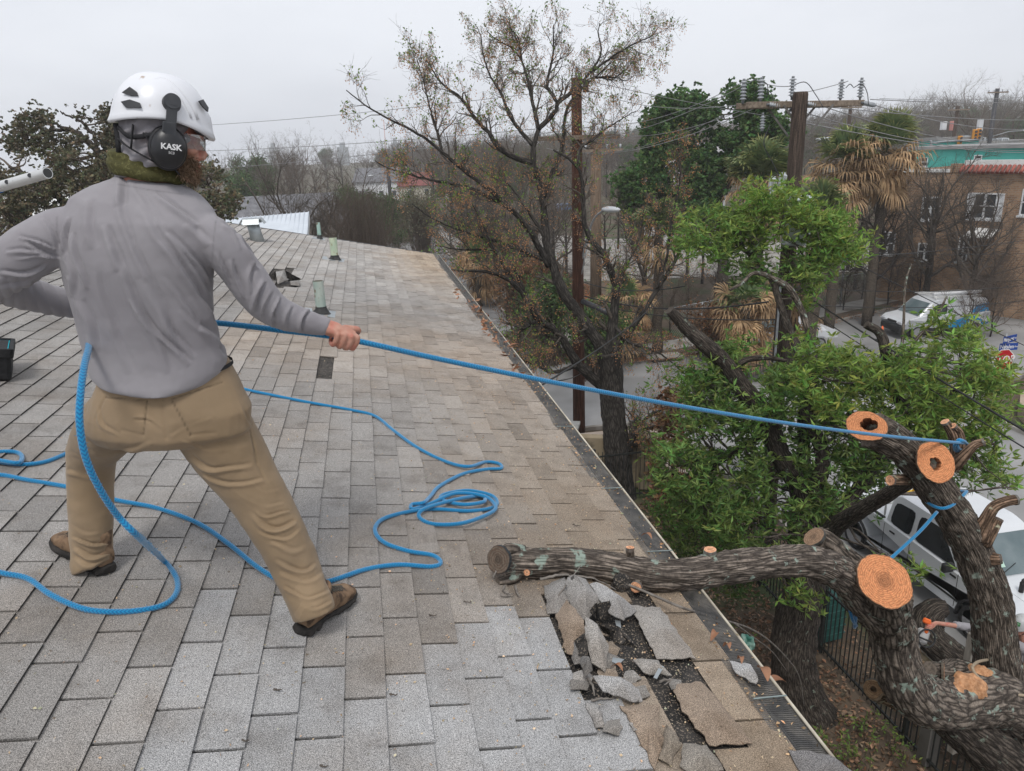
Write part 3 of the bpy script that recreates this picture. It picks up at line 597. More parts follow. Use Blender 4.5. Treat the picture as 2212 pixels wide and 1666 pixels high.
def pfolds(co, no):
    x, y, w = pxl(co); n1 = nz(co, 6, 3)
    h = .0022*n1+.0014*nz(co, 26, 4)+.0006*nz(co, 60, 4)+creases(co, LEGS, .0070, 4.2, lambda x, y, w: 1.0*(w < 2.75))*np.clip(.75+2.2*nz(co, 7, 21), .1, 1.5)+.0035*nz(co*np.array([1, 1, 2.2]), 9, 33)
    sm = np.abs(((x-352)-(y-870)*.12)+n1*4); h -= (y > 850)*(y < 950)*(w < 2.3)*.003*np.exp(-(sm/3.0)**2)                                   # centre seam
    for x0, y0, x1, y1 in ((228, 858, 318, 866), (366, 864, 480, 826), (228, 858, 206, 905), (318, 866, 310, 940), (372, 866, 412, 940), (412, 940, 466, 935), (540, 930, 555, 1000), (555, 1000, 575, 1040), (310, 940, 262, 930)):
        dx, dy = x1-x0, y1-y0; t = np.clip(((x-x0)*dx+(y-y0)*dy)/(dx*dx+dy*dy), 0, 1); d = np.hypot(x-x0-t*dx, y-y0-t*dy); h -= .0028*np.exp(-(d/2.2)**2)*(w < 2.55)
    return h
def ptint(co, no):
    x, y, w = pxl(co); k = 1+.10*nz(co, 5, 2)-.10*np.clip(nz(co, 9, 12), 0, 1); k -= .14*np.clip((y-1150)/200, 0, 1)*(nz(co, 14, 6) > -.1)
    for x0, y0, x1, y1 in ((228, 858, 318, 866), (366, 864, 480, 826), (318, 866, 310, 940), (372, 866, 412, 940), (540, 930, 555, 1000)):
        dx, dy = x1-x0, y1-y0; t = np.clip(((x-x0)*dx+(y-y0)*dy)/(dx*dx+dy*dy), 0, 1); d = np.hypot(x-x0-t*dx, y-y0-t*dy); k -= .42*np.exp(-(d/1.5)**2)*(w < 2.55)
    return np.stack([k, k, k], 1)
tr = remesh(mb, 'trousers', [PANTS], .0052, man, manb, 9, pfolds, ptint)
BLK = M('black_plastic', (.012, .012, .014), (.02, .02, .022), 8, .38, spec=.5); STRAP = M('black_webbing', (.015, .015, .017), (.03, .03, .032), 60, .8)
mb = MB(); ra = ering((219, 806), (498, 782), 2.305, .127); rb = ering((220, 814), (500, 790), 2.305, .129); mb.loft([ra, rb], cap=False); mb.build('belt', [STRAP], man, manb)
# boots
LEA = M('worn_leather', (.17, .105, .062), (.25, .165, .10), 18, .8, .4, 60, c3=(.07, .045, .03), s3=26, k3=(.5, .62), bdist=.003); SOLE = M('rubber_sole', (.018, .017, .016), (.045, .04, .036), 30, .85, .4, 80, bdist=.003)
LACE = M('boot_lace', (.05, .045, .04), (.12, .11, .09), 90, .8)
def boot(heel_px, toe_px, L_=.285):
    a = RF(*heel_px); b = RF(*toe_px); c = (a+b)/2; f = norm(b-a); up = norm(nS-f*(nS@f)); s = norm(np.cross(f, up)); o = c-f*L_/2+up*.012
    def P(x, y, z): return o+f*x+s*y+up*z
    def sec(x, hw, z0, z1, e=2.6, n=24, tilt=0.0):
        th = np.linspace(0, 2*math.pi, n, endpoint=False); cs, sn = np.cos(th), np.sin(th); cs = np.sign(cs)*abs(cs)**(2/e); sn = np.sign(sn)*abs(sn)**(2/e)
        return np.array([P(x+tilt*(z0+(z1-z0)*(1+q)/2), hw*p_, z0+(z1-z0)*(1+q)/2) for p_, q in zip(cs, sn)])
    mb = MB(); out = [(.004, .026), (.02, .036), (.06, .039), (.11, .037), (.17, .043), (.225, .051), (.265, .048), (.295, .036), (.312, .018)]
    mb.loft([sec(x, w, .0+(.012 if .10 < x < .16 else 0)+(.012 if x > .29 else 0), .034) for x, w in out])
    for x in (.03, .07, .19, .23):
        for sg in (-1, 1): mb.box(P(x, sg*.033, .006), (.020, .014, .012), frame(f, s, up), 0)
    so = remesh(mb, 'sole', [SOLE], .0045, None, (0, 0, 0), 2, lambda c, n: nz(c, 60)*.002)
    mb = MB()
    mb.loft([sec(.018, .029, .02, .085), sec(.035, .035, .02, .10), sec(.08, .038, .02, .11), sec(.12, .038, .02, .11), sec(.16, .041, .02, .098), sec(.205, .046, .02, .080), sec(.25, .045, .02, .066), sec(.285, .035, .02, .056), sec(.302, .018, .022, .045)])
    th = np.linspace(0, 2*math.pi, 24, endpoint=False)
    mb.loft([[P(.078+lx*math.cos(t)+z*.0, wy*math.sin(t), z) for t in th] for z, lx, wy in ((.05, .060, .038), (.09, .058, .040), (.12, .056, .043), (.145, .057, .046), (.155, .052, .042))])
    return mb, so, P, f, s, up
for nm, hp, tp in (('left', (224, 1240), (142, 1193)), ('right', (652, 1374), (742, 1304))):
    mb, so, P, f, s, up = boot(hp, tp); bt = remesh(mb, 'boot', [LEA], .0045, man, manb, 4, lambda c, n: nz(c, 40)*.0016-.002*(np.abs(nz(c, 16, 4)) < .05))
    so.parent = bt; so.location = -Vector(manb)
    mb = MB()
    for k in range(6):
        x = .145+k*.017; z = .106-k*.0075
        mb.tube([P(x-.004, -.024, z-.006), P(x, 0, z+.006), P(x+.010, .024, z-.006)], .0022, 6); mb.tube([P(x-.004, .024, z-.006), P(x+.004, 0, z+.007), P(x+.010, -.024, z-.006)], .0022, 6)
    o = mb.build('laces', [LACE], bt, manb)
# helmet
HSH = M('helmet_shell', (.70, .71, .74), (.76, .77, .80), 3, .28, spec=.55, c3=(.42, .33, .26), s3=24, k3=(.67, .72))
def helmet(C, hf, hu, parent, base, mat, scale=1.0, brim=1):
    hf = norm(hf); hs = norm(np.cross(hf, hu)); hu = norm(np.cross(hs, hf)); mb = MB(); n = 64; th = np.linspace(0, 2*math.pi, n, endpoint=False)
    def ringat(k, off=0.0, ext=0.0, dz=0.0):        # k 0 rim .. 1 crown
        a = k*math.pi/2; A = (.128+off+ext)*math.cos(a)**.80; B = (.110+off+ext*.6)*math.cos(a)**.80; z = (.130+off)*math.sin(a)**1.05
        o = []
        for t in th:
            fr = math.cos(t); sd = math.sin(t); e = 1+(.05*max(0, fr)**6 if k < .3 else 0)
            ridge = 1+.018*math.exp(-((abs(sd)-.30)/.10)**2)*(math.sin(a*2) if a > .2 else .3)
            lift = (.016*math.cos(2*t)-.020*max(0, fr)-.012*max(0, -fr)**2)*-1*(1-k)**2 if k < 1 else 0
            zz = z+dz-(.020*(fr*fr)-.010)*(1-k)**2-.014*max(0, fr)*(1-k)**2
            o.append(C+hf*(A*fr*e*ridge-.004)+hs*B*sd*ridge+hu*(zz*ridge))
        return o
    rings = [ringat(0, -.012, 0, -.004), ringat(0, 0, .003, -.008), ringat(0, .0, .006, -.002), ringat(.05, 0, .002)]+[ringat(k) for k in np.linspace(.1, .97, 14)]+[ringat(.995)]
    rings += [ringat(k, -.012) for k in (.97, .8, .6, .4, .2, .05)]
    mb.loft([np.array(r)*1.0 for r in rings], cap=False, tint=1.0); A = np.array(rings[18]); 
    sh = mb.build('helmet', [mat], parent, base)
    def q(azd, el, off=.002):                         # point and axes on the shell, azimuth from the front to the wearer's right
        a = R(azd); k = R(el); P = C+hf*(.128+off)*math.cos(a)*math.cos(k)**.8+hs*(.110+off)*math.sin(a)*math.cos(k)**.8+hu*(.130+off)*math.sin(k)**1.05
        nn = norm(hf*math.cos(a)*math.cos(k)/.128+hs*math.sin(a)*math.cos(k)/.110+hu*math.sin(k)/.130); rt = norm(np.cross(hu, nn)); return P, rt, np.cross(nn, rt), nn
    return sh, q
hC = D(353, 266, 2.07)
he, HQ = helmet(hC, HF, HU, man, manb, HSH)
# black vents on the shell, near side
def vent(az, el, pts, par=he, off=.001, mat=BLK, th_=.004, nm='vent'):
    P0, rt, up, nn = HQ(az, el, off); mb = MB(); mb.prism([P0+rt*a+up*b for a, b in pts], nn*th_, 0); return mb.build(nm, [mat], par, manb)
DK = M('grey_plastic', (.035, .037, .042), (.055, .057, .062), 20, .5)
for az in (132, -132): vent(az, 24, [(-.030, .006), (-.012, .024), (.010, .012), (.016, .002), (-.004, .000)], mat=BLK, off=.0035); vent(az, 14, [(-.028, .004), (-.004, .012), (.024, .006), (.030, -.006), (-.012, -.010)], mat=DK, off=.0035)
for az in (38, -38): vent(az, 26, [(-.020, .010), (.004, .018), (.016, -.004), (.006, -.016), (-.012, -.004)], mat=BLK, off=.003)
# raised arch rib on the shell side
mb = MB()
for az0, az1, el0, pk, w in ((140, 52, 8, 52, .0045), (126, 62, 8, 40, .0035)):
    P_ = []
    for t in np.linspace(0, 1, 24):
        P_.append(HQ(az0+(az1-az0)*t, el0+pk*math.sin(t*math.pi)**.8, -.0022)[0])
    mb.tube(P_, w, 8)
mb.build('rib', [HSH], he, manb)
# ear defenders
for side in (1, -1):
    az = 86*side
    P0, rt, up, nn = HQ(az, 22, .004); cup = HC+HS*side*.108+HF*.004-HU*.020; AX = np.stack([HF, HU, HS*side], 1); mb = MB()
    blob(mb, cup, AX, (.045, .055, .030), 28, 18); blob(mb, cup-HS*side*.016, AX, (.050, .060, .018), 28, 12)
    ec = mb.build('ear_defender', [BLK], man, manb)
    mb = MB(); blob(mb, cup-HS*side*.026, AX, (.046, .056, .014), 24, 10); mb.build('cushion', [M('orange_foam', (.55, .08, .03), (.6, .10, .04), 20, .6)], ec, manb)
    mb = MB(); mb.tube([P0-nn*.004, P0+nn*.014], [.024, .021], 28); mb.box((P0+cup)/2+nn*.006+HS*side*.010+HU*.004, (.026, .010, .095), frame(HF, HS*side, norm(P0+nn*.012-cup-HS*side*.02))); mb.box(cup+HS*side*.016+HU*.052, (.034, .012, .030), frame(HF, HS*side, HU), bev=.003)
    mb.build('arm', [DK], ec, manb)
    if side == 1:
        tx = norm(HF); add_text('KASK', cup+HS*.0305+HF*.003+HU*.002, np.stack([tx, HU, HS], 1), .021, M('white_print', (.75, .75, .75), None, 5, .5), 'lettering', ec, manb, .0012, .0006)
        add_text('SC3', cup+HS*.0290+HF*.004-HU*.013, np.stack([tx, HU, HS], 1), .009, MATS['white_print'], 'lettering', ec, manb, .001)
P0, rt, up, nn = HQ(133, 12, .0035); add_text('VERTEX', P0+rt*.002, np.stack([rt, up, nn], 1), .0085, MATS['white_print'], 'lettering', he, manb, .0008)
# grey hood under the helmet, straps, neck gaiter
mb = MB(); blob(mb, pH(0, -.016, .028), HAX, (.088, .098, .088)); blob(mb, pH(0, -.028, -.035), HAX, (.078, .078, .075))
mb.tube([pH(0, -.03, -.04), D(318, 368, 2.10), D(318, 392, 2.10)], [.072, .076, .082], 24)
remesh(mb, 'hood', [SHIRT], .005, man, manb, 4, lambda c, n: .004*np.sin(c[:, 2]*160+nz(c, 12)*6)+.002*nz(c, 30))
mb = MB()
for pts in ([pH(.085, -.055, .012), pH(.094, -.01, -.045), pH(.075, .035, -.085)], [pH(.03, -.112, .020), pH(.072, -.085, -.002), pH(.095, -.03, .010)], [pH(.03, -.110, -.010), pH(.070, -.088, -.030), pH(.092, -.03, -.060)], [pH(.072, -.078, .030), pH(.078, -.084, -.03)], [pH(.02, -.116, .03), pH(.025, -.11, -.04), pH(-.03, -.11, -.04)]):
    mb.tube(smooth_line(pts, 6), .0065, 8, flat=.35)
mb.build('harness_strap', [STRAP], he, manb)
GAIT = M('olive_gaiter', (.055, .053, .018), (.085, .08, .028), 90, .85, .4, 30, c3=(.115, .11, .042), s3=110, k3=(.56, .6))
mb = MB(); c0 = D(318, 366, 2.10); tA = norm(UP*.95-rh*.22+fh*.0)
for dz, rr, tr_ in ((.028, .076, .014), (.010, .083, .015), (-.008, .087, .014)):
    q = [c0+tA*dz+(rh*math.cos(t)*rr+fh*math.sin(t)*rr*.95)-UP*.22*rr*math.cos(t)+tA*.002*math.sin(5*t+dz*200) for t in np.linspace(0, 2*math.pi, 40)]
    mb.tube(q, tr_, 12, flat=1.25, cap=False)
remesh(mb, 'neck_gaiter', [GAIT], .005, man, manb, 3, lambda c, n: .002*nz(c, 18, 3)+.0015*np.sin(c[:, 2]*160+nz(c, 9)*5))
# beard and glasses
BEARD = M('beard_hair', (.20, .13, .08), (.40, .28, .19), 140, .9, .8, 220)
mb = MB(); rg = np.random.default_rng(5); n = 1500; a = rg.uniform(-1.5, 1.5, n); v = rg.uniform(0, 1, n)
P_ = []; 
for i in range(n):
    x = .066*math.sin(a[i]); y = .035+.062*math.cos(a[i])*(1-.12*v[i]); z = -.035-.055*v[i]-(.012 if abs(a[i]) < .5 else 0); d = np.array([x*2.2, y*.55, -.075-.03*rg.random()])
    p0 = pH(x*.92, y*.92+.0, z); dd = norm(HS*d[0]+HF*d[1]+HU*d[2]+rg.normal(0, .15, 3)*np.array([1, 1, 1])*.6); l_ = rg.uniform(.012, .026); P_.append([p0, p0+dd*l_*.6, p0+dd*l_-HU*l_*.15])
mb.tubes(np.array(P_), np.tile([.0014, .0011, .0004], (n, 1)), 3, tint=rg.uniform(.6, 1.5, (n, 1)).repeat(3, 1))
blob(mb, pH(0, .040, -.068), HAX, (.052, .046, .034), tint=.8); mb.build('beard', [BEARD], man, manb)
GLA = bpy.data.materials.new('clear_lens'); GLA.use_nodes = True; b_ = GLA.node_tree.nodes['Principled BSDF']; b_.inputs['Base Color'].default_value = (.9, .92, .93, 1); b_.inputs['Transmission Weight'].default_value = .9; b_.inputs['Roughness'].default_value = .05; b_.inputs['IOR'].default_value = 1.3
mb = MB(); rr_ = [[pH(.078*math.sin(t), .018+.094*math.cos(t), z) for t in np.linspace(-1.25, 1.25, 20)] for z in (-.014, .006, .026)]; A = np.array(rr_)
mb.loft(np.concatenate([A, (A+HF*.0022)[::-1]], 0), cap=False, closed=False); gl = mb.build('safety_glasses', [GLA], man, manb)
mb = MB(); 
for s_ in (-1, 1): mb.tube([pH(s_*.075, .045, .018), pH(s_*.082, .0, .016), pH(s_*.082, -.05, .012)], .0028, 6)
mb.build('temple', [STRAP], gl, manb)
# ------------------------------------------------------------------ blue rope
def rope_mat(name='blue_rope', a=(.006, .12, .30), b=(.010, .235, .46), pitch=.034):
    m = bpy.data.materials.new(name); m.use_nodes = True; n = m.node_tree.nodes; l = m.node_tree.links.new; bs = n['Principled BSDF']
    uv = n.new('ShaderNodeUVMap'); sp = n.new('ShaderNodeSeparateXYZ'); l(uv.outputs[0], sp.inputs[0])
    def mth(op, x, y=None):
        q = n.new('ShaderNodeMath'); q.operation = op
        for i, t in enumerate((x, y)):
            if t is None: continue
            if isinstance(t, (int, float)): q.inputs[i].default_value = t
            else: l(t, q.inputs[i])
        return q.outputs[0]
    # v-shaped plaits: |sin(u)| folds the strands into a herringbone
    zig = mth('PINGPONG', mth('MULTIPLY', sp.outputs[0], 1/.0149), .5); s = mth('SINE', mth('MULTIPLY', mth('ADD', mth('MULTIPLY', sp.outputs[1], 1/(pitch*.34)), mth('MULTIPLY', zig, 1.5)), 6.283))
    mr = n.new('ShaderNodeMapRange'); l(s, mr.inputs[0]); mr.inputs[1].default_value = -.9; mr.inputs[2].default_value = .3
    x = n.new('ShaderNodeMix'); x.data_type = 'RGBA'; l(mr.outputs[0], x.inputs[0]); x.inputs[6].default_value = (*a, 1); x.inputs[7].default_value = (*b, 1)
    l(x.outputs[2], bs.inputs['Base Color']); bs.inputs['Roughness'].default_value = .85; bs.inputs['Sheen Weight'].default_value = .5; bs.inputs['Specular IOR Level'].default_value = .2
    bp = n.new('ShaderNodeBump'); bp.inputs['Strength'].default_value = .5; bp.inputs['Distance'].default_value = .002; l(mr.outputs[0], bp.inputs['Height']); l(bp.outputs[0], bs.inputs['Normal'])
    return m
ROPE = rope_mat(); RR = .0095
def on_roof(pts, lift=RR+.008): return [RF(x, y, lift+(z if len(q) > 2 else 0)) for q in pts for x, y, z in [(*q, 0)[:3] if len(q) > 2 else (*q, 0)]]
tie = D(2085, 957, 4.72)
A_ = [D(2078, 968, 4.80), D(2066, 975, 4.78), D(2062, 962, 4.70), D(2078, 952, 4.68), D(2090, 962, 4.74), D(2084, 974, 4.80), D(2070, 968, 4.72), D(2070, 950, 4.68), tie]; hp = D(742, 731, 2.392)
for t in np.linspace(0, 1, 14)[1:-1]: A_.append(tie+(hp-tie)*t-UP*.055*4*t*(1-t))
A_ += [hp, D(600, 713, 2.42), D(470, 698, 2.44), D(330, 690, 2.46), hL, D(176, 686, 2.46), D(172, 700, 2.42), D(184, 718, 2.30), D(193, 742, 2.16), D(182, 790, 2.02), D(174, 850, 1.95), D(172, 915, 1.92), D(184, 985, 1.93), D(212, 1050, 1.97), D(255, 1115, 2.04), D(305, 1165, 2.12), RF(348, 1205, .045)]
B_ = on_roof([(378, 1242), (383, 1275), (362, 1302), (320, 1316), (250, 1322), (180, 1315), (110, 1285), (60, 1250), (0, 1237), (-90, 1215), (-200, 1170), (-230, 1100), (-120, 1050), (-40, 1032), (0, 1026), (60, 1037), (150, 1053), (250, 1080), (340, 1098), (430, 1132), (500, 1180), (560, 1228), (620, 1258), (700, 1258), (790, 1230), (860, 1220), (930, 1224), (952, 1216), (935, 1200), (880, 1190), (830, 1172), (810, 1146), (826, 1122), (880, 1106), (940, 1100),
   (1010, 1104), (1060, 1098), (1074, 1086), (1060, 1070), (1010, 1060), (960, 1068), (955, 1080), (1000, 1090, .018), (1045, 1084, .02), (1040, 1072), (990, 1078, .02), (920, 1098, .02), (905, 1116), (935, 1132), (1000, 1130, .02), (1060, 1108, .018), (1070, 1092, .018), (1045, 1072, .018), (985, 1066, .018), (930, 1088), (892, 1100), (890, 1090), (915, 1086, .018), (930, 1072), (950, 1050), (1000, 1024), (1050, 1014), (1082, 1012), (1078, 1002), (1050, 998), (1010, 1008, .018), (960, 996), (900, 966), (850, 930), (810, 899), (760, 886), (660, 868), (560, 848), (500, 838), (400, 850), (320, 880), (220, 940), (120, 990), (60, 1003), (20, 1001), (-20, 993), (-10, 978), (30, 976), (47, 985), (40, 1000, .018), (0, 995, .018), (-60, 985)])
ctrl = np.array(A_+B_); cl = smooth_line(ctrl, 9); cl = resample(cl, 2600)
mb = MB(); mb.tube(cl, RR, 10)
rgf = np.random.default_rng(4); fi = rgf.integers(0, len(cl), 5200); fd = norm(rgf.normal(size=(5200, 3))); ft_ = norm(np.gradient(cl, axis=0))[fi]; fd = norm(fd-ft_*(fd*ft_).sum(1, keepdims=True)); p0_ = cl[fi]+fd*RR*.97; p1_ = p0_+norm(fd+rgf.normal(0, .8, (5200, 3)))*rgf.uniform(.002, .006, (5200, 1))
mb.tubes(np.stack([p0_, (p0_+p1_)/2, p1_], 1), np.full((5200, 3), .00045), 3, cap=False)
rope = mb.build('pulling_rope', [ROPE], None, manb); tag(rope, 'long blue braided rope held by the roof worker and coiled on the shingles', 'rope')
mb = MB(); pts = on_roof([(-60, 652), (-20, 640), (10, 643), (18, 650), (-10, 655), (-60, 660)])
tag(MB().tube(smooth_line(pts, 6), RR, 8).build('spare_rope', [ROPE], None, pts[0]), 'short loop of blue rope by the left edge above the black bag', 'rope')
# black bag, pole saw tube
bb = RF(-42, 812, 0); BAGM = M('black_nylon', (.008, .008, .009), (.02, .02, .021), 20, .7, .5, 50); BTEAL = M('teal_lining', (.0, .28, .36), (.0, .36, .44), 20, .7)
bag = thing('tool_bag', 'black tool bag with turquoise lining standing on the shingles', 'bag', bb); AXB = frame(rotz(.35)@tS, rotz(.35)@np.array([0, 1., 0]), nS)
dB = proj(bb)[2]; hB = PX(72, dB)
mb = MB(); mb.box(bb+nS*hB*.5, (.30, .30, hB), AXB, bev=.02); mb.build('bag_body', [BAGM], bag, bb)
mb = MB(); [mb.box(bb+nS*(hB*.90)+AXB@np.array(o_), q_, AXB, bev=.004) for o_, q_ in (((.15, 0, 0), (.022, .31, hB*.28)), ((-.15, 0, 0), (.022, .31, hB*.28)), ((0, .15, 0), (.30, .022, hB*.28)), ((0, -.15, 0), (.30, .022, hB*.28)))]; mb.build('collar', [BAGM], bag, bb)
mb = MB(); mb.box(bb+nS*(hB*.975), (.27, .27, .008), AXB); mb.build('lining', [BTEAL], bag, bb)
pb = D(-60, 425, 1.3); p1 = D(-2, 404, 1.28); p2 = D(103, 374, 1.22)
pole = thing('extension_pole', 'aluminium extension pole end with a blue sleeve at the left edge', 'pole', pb)
ALU = M('aluminium', (.55, .55, .54), (.68, .68, .67), 12, .45, metal=.5, c3=(.3, .28, .26), s3=30, k3=(.62, .7)); dirp = norm(p2-p1)
mb = MB(); th_ = .0052+.0045; r0 = PX(11.5, 1.25)
mb.tube([p1-dirp*.02, p2-dirp*.004, p2], [r0*.98, r0*.98, r0], 24, cap=False); mb.tube([p2, p2-dirp*.03], [r0*.86, r0*.86], 20, tint=.1); 
th = np.linspace(0, 2*math.pi, 24, endpoint=False); e_a = norm(np.cross(dirp, UP)); e_b = np.cross(dirp, e_a)
mb.loft([[p2+e_a*r*math.cos(t)+e_b*r*math.sin(t) for t in th] for r in (r0, r0*.86)], cap=False)
mb.build('tube', [ALU], pole, pb)
mb = MB()
for t_ in (.25, .72): c = p1+(p2-p1)*t_-norm(np.array([_f[0], _f[1], _f[2]]))*r0*.98; mb.tube([c, c-_f*.0022], .0035, 12)
mb.build('pin', [BLK], pole, pb)
mb = MB(); mb.tube([pb-dirp*.5, p1+dirp*.0], r0*1.12, 20); mb.build('sleeve', [M('blue_sleeve', (.01, .09, .28), (.015, .13, .36), 20, .5)], pole, pb)
# ------------------------------------------------------------------ bark, cut wood, leaves
def bark_mat(name, dark, light, lich=None, su=42, sv=6, bump=.9, dist=.02, k3=(.60, .66)):
    m = bpy.data.materials.new(name); m.use_nodes = True; n = m.node_tree.nodes; l = m.node_tree.links.new; b = n['Principled BSDF']
    uv = n.new('ShaderNodeUVMap'); mp = n.new('ShaderNodeMapping'); mp.inputs['Scale'].default_value = (su, sv, 1); l(uv.outputs[0], mp.inputs[0])
    dn = n.new('ShaderNodeTexNoise'); dn.inputs['Scale'].default_value = .6; l(mp.outputs[0], dn.inputs['Vector'])
    ad = n.new('ShaderNodeMix'); ad.data_type = 'RGBA'; ad.blend_type = 'LINEAR_LIGHT'; ad.inputs[0].default_value = .9; l(mp.outputs[0], ad.inputs[6]); l(dn.outputs['Color'], ad.inputs[7])
    vo = n.new('ShaderNodeTexVoronoi'); vo.feature = 'DISTANCE_TO_EDGE'; l(ad.outputs[2], vo.inputs['Vector']); vo.inputs['Scale'].default_value = 1
    cr = n.new('ShaderNodeValToRGB'); e = cr.color_ramp.elements; e[0].position, e[1].position = .02, .30; e[0].color = (*dark, 1); e[1].color = (*light, 1); l(vo.outputs['Distance'], cr.inputs[0])
    tc = n.new('ShaderNodeTexCoord'); nz_ = noise_node(n, l, tc.outputs['Object'], 55, 5, .7); mr = n.new('ShaderNodeMapRange'); l(nz_, mr.inputs[0]); mr.inputs[1].default_value, mr.inputs[2].default_value = .35, .7; mr.inputs[3].default_value = .55; mr.inputs[4].default_value = 1.35
    mu = n.new('ShaderNodeMix'); mu.data_type = 'RGBA'; mu.blend_type = 'MULTIPLY'; mu.inputs[0].default_value = 1; l(cr.outputs[0], mu.inputs[6]); l(mr.outputs[0], mu.inputs[7]); col = mu.outputs[2]
    if lich:
        a = noise_node(n, l, tc.outputs['Object'], 11, 4, .6); m2 = n.new('ShaderNodeMapRange'); l(a, m2.inputs[0]); m2.inputs[1].default_value, m2.inputs[2].default_value = k3
        x = n.new('ShaderNodeMix'); x.data_type = 'RGBA'; l(m2.outputs[0], x.inputs[0]); l(col, x.inputs[6]); x.inputs[7].default_value = (*lich, 1); col = x.outputs[2]
    at = n.new('ShaderNodeAttribute'); at.attribute_name = 'tint'; m3 = n.new('ShaderNodeMix'); m3.data_type = 'RGBA'; m3.blend_type = 'MULTIPLY'; m3.inputs[0].default_value = 1
    l(col, m3.inputs[6]); l(at.outputs['Color'], m3.inputs[7]); l(m3.outputs[2], b.inputs['Base Color']); b.inputs['Roughness'].default_value = .92; b.inputs['Specular IOR Level'].default_value = .2
    bp = n.new('ShaderNodeBump'); bp.inputs['Strength'].default_value = bump; bp.inputs['Distance'].default_value = dist; l(cr.outputs[0], bp.inputs['Height']); l(bp.outputs[0], b.inputs['Normal']); MATS[name] = m; return m
OAK = bark_mat('oak_bark', (.035, .028, .022), (.23, .19, .155), (.27, .32, .27), 44, 5.5)
OAKD = bark_mat('dark_bark', (.020, .016, .013), (.115, .095, .078), (.17, .20, .16), 44, 5, k3=(.64, .70))
CHB = bark_mat('furrowed_bark', (.018, .016, .014), (.085, .075, .066), None, 26, 4, .8, .02)
OAKL = bark_mat('lichen_bark', (.055, .045, .038), (.27, .225, .185), (.27, .33, .28), 44, 5.5, k3=(.60, .65))
TWIG = M('twig_bark', (.055, .045, .037), (.13, .11, .092), 30, .9)
TWIG2 = M('grey_twig', (.13, .115, .10), (.24, .215, .19), 30, .9)
def cut_mat():
    m = bpy.data.materials.new('fresh_cut'); m.use_nodes = True; n = m.node_tree.nodes; l = m.node_tree.links.new; b = n['Principled BSDF']
    uv = n.new('ShaderNodeUVMap'); w = n.new('ShaderNodeTexWave'); w.wave_type = 'RINGS'; w.rings_direction = 'Z'; w.inputs['Scale'].default_value = 30; w.inputs['Distortion'].default_value = 7; w.inputs['Detail'].default_value = 3; w.inputs['Detail Scale'].default_value = 1.2
    l(uv.outputs[0], w.inputs['Vector']); c = n.new('ShaderNodeValToRGB'); e = c.color_ramp.elements; e[0].color = (.50, .175, .07, 1); e[1].color = (.68, .30, .13, 1); l(w.outputs['Color'], c.inputs[0])
    tc = n.new('ShaderNodeTexCoord'); a = noise_node(n, l, tc.outputs['Object'], 70, 6, .75); mr = n.new('ShaderNodeMapRange'); l(a, mr.inputs[0]); mr.inputs[1].default_value, mr.inputs[2].default_value = .3, .7; mr.inputs[3].default_value = .55; mr.inputs[4].default_value = 1.35
    mu = n.new('ShaderNodeMix'); mu.data_type = 'RGBA'; mu.blend_type = 'MULTIPLY'; mu.inputs[0].default_value = 1; l(c.outputs[0], mu.inputs[6]); l(mr.outputs[0], mu.inputs[7])
    at = n.new('ShaderNodeAttribute'); at.attribute_name = 'tint'; m3 = n.new('ShaderNodeMix'); m3.data_type = 'RGBA'; m3.blend_type = 'MULTIPLY'; m3.inputs[0].default_value = 1
    l(mu.outputs[2], m3.inputs[6]); l(at.outputs['Color'], m3.inputs[7]); l(m3.outputs[2], b.inputs['Base Color']); b.inputs['Roughness'].default_value = .85
    bp = n.new('ShaderNodeBump'); bp.inputs['Strength'].default_value = .5; bp.inputs['Distance'].default_value = .004; l(a, bp.inputs['Height']); l(bp.outputs[0], b.inputs['Normal']); MATS['fresh_cut'] = m; return m
CUT = cut_mat(); CUTP = M('sawdust_wood', (.42, .24, .13), (.60, .38, .23), 60, .9, .5, 120)
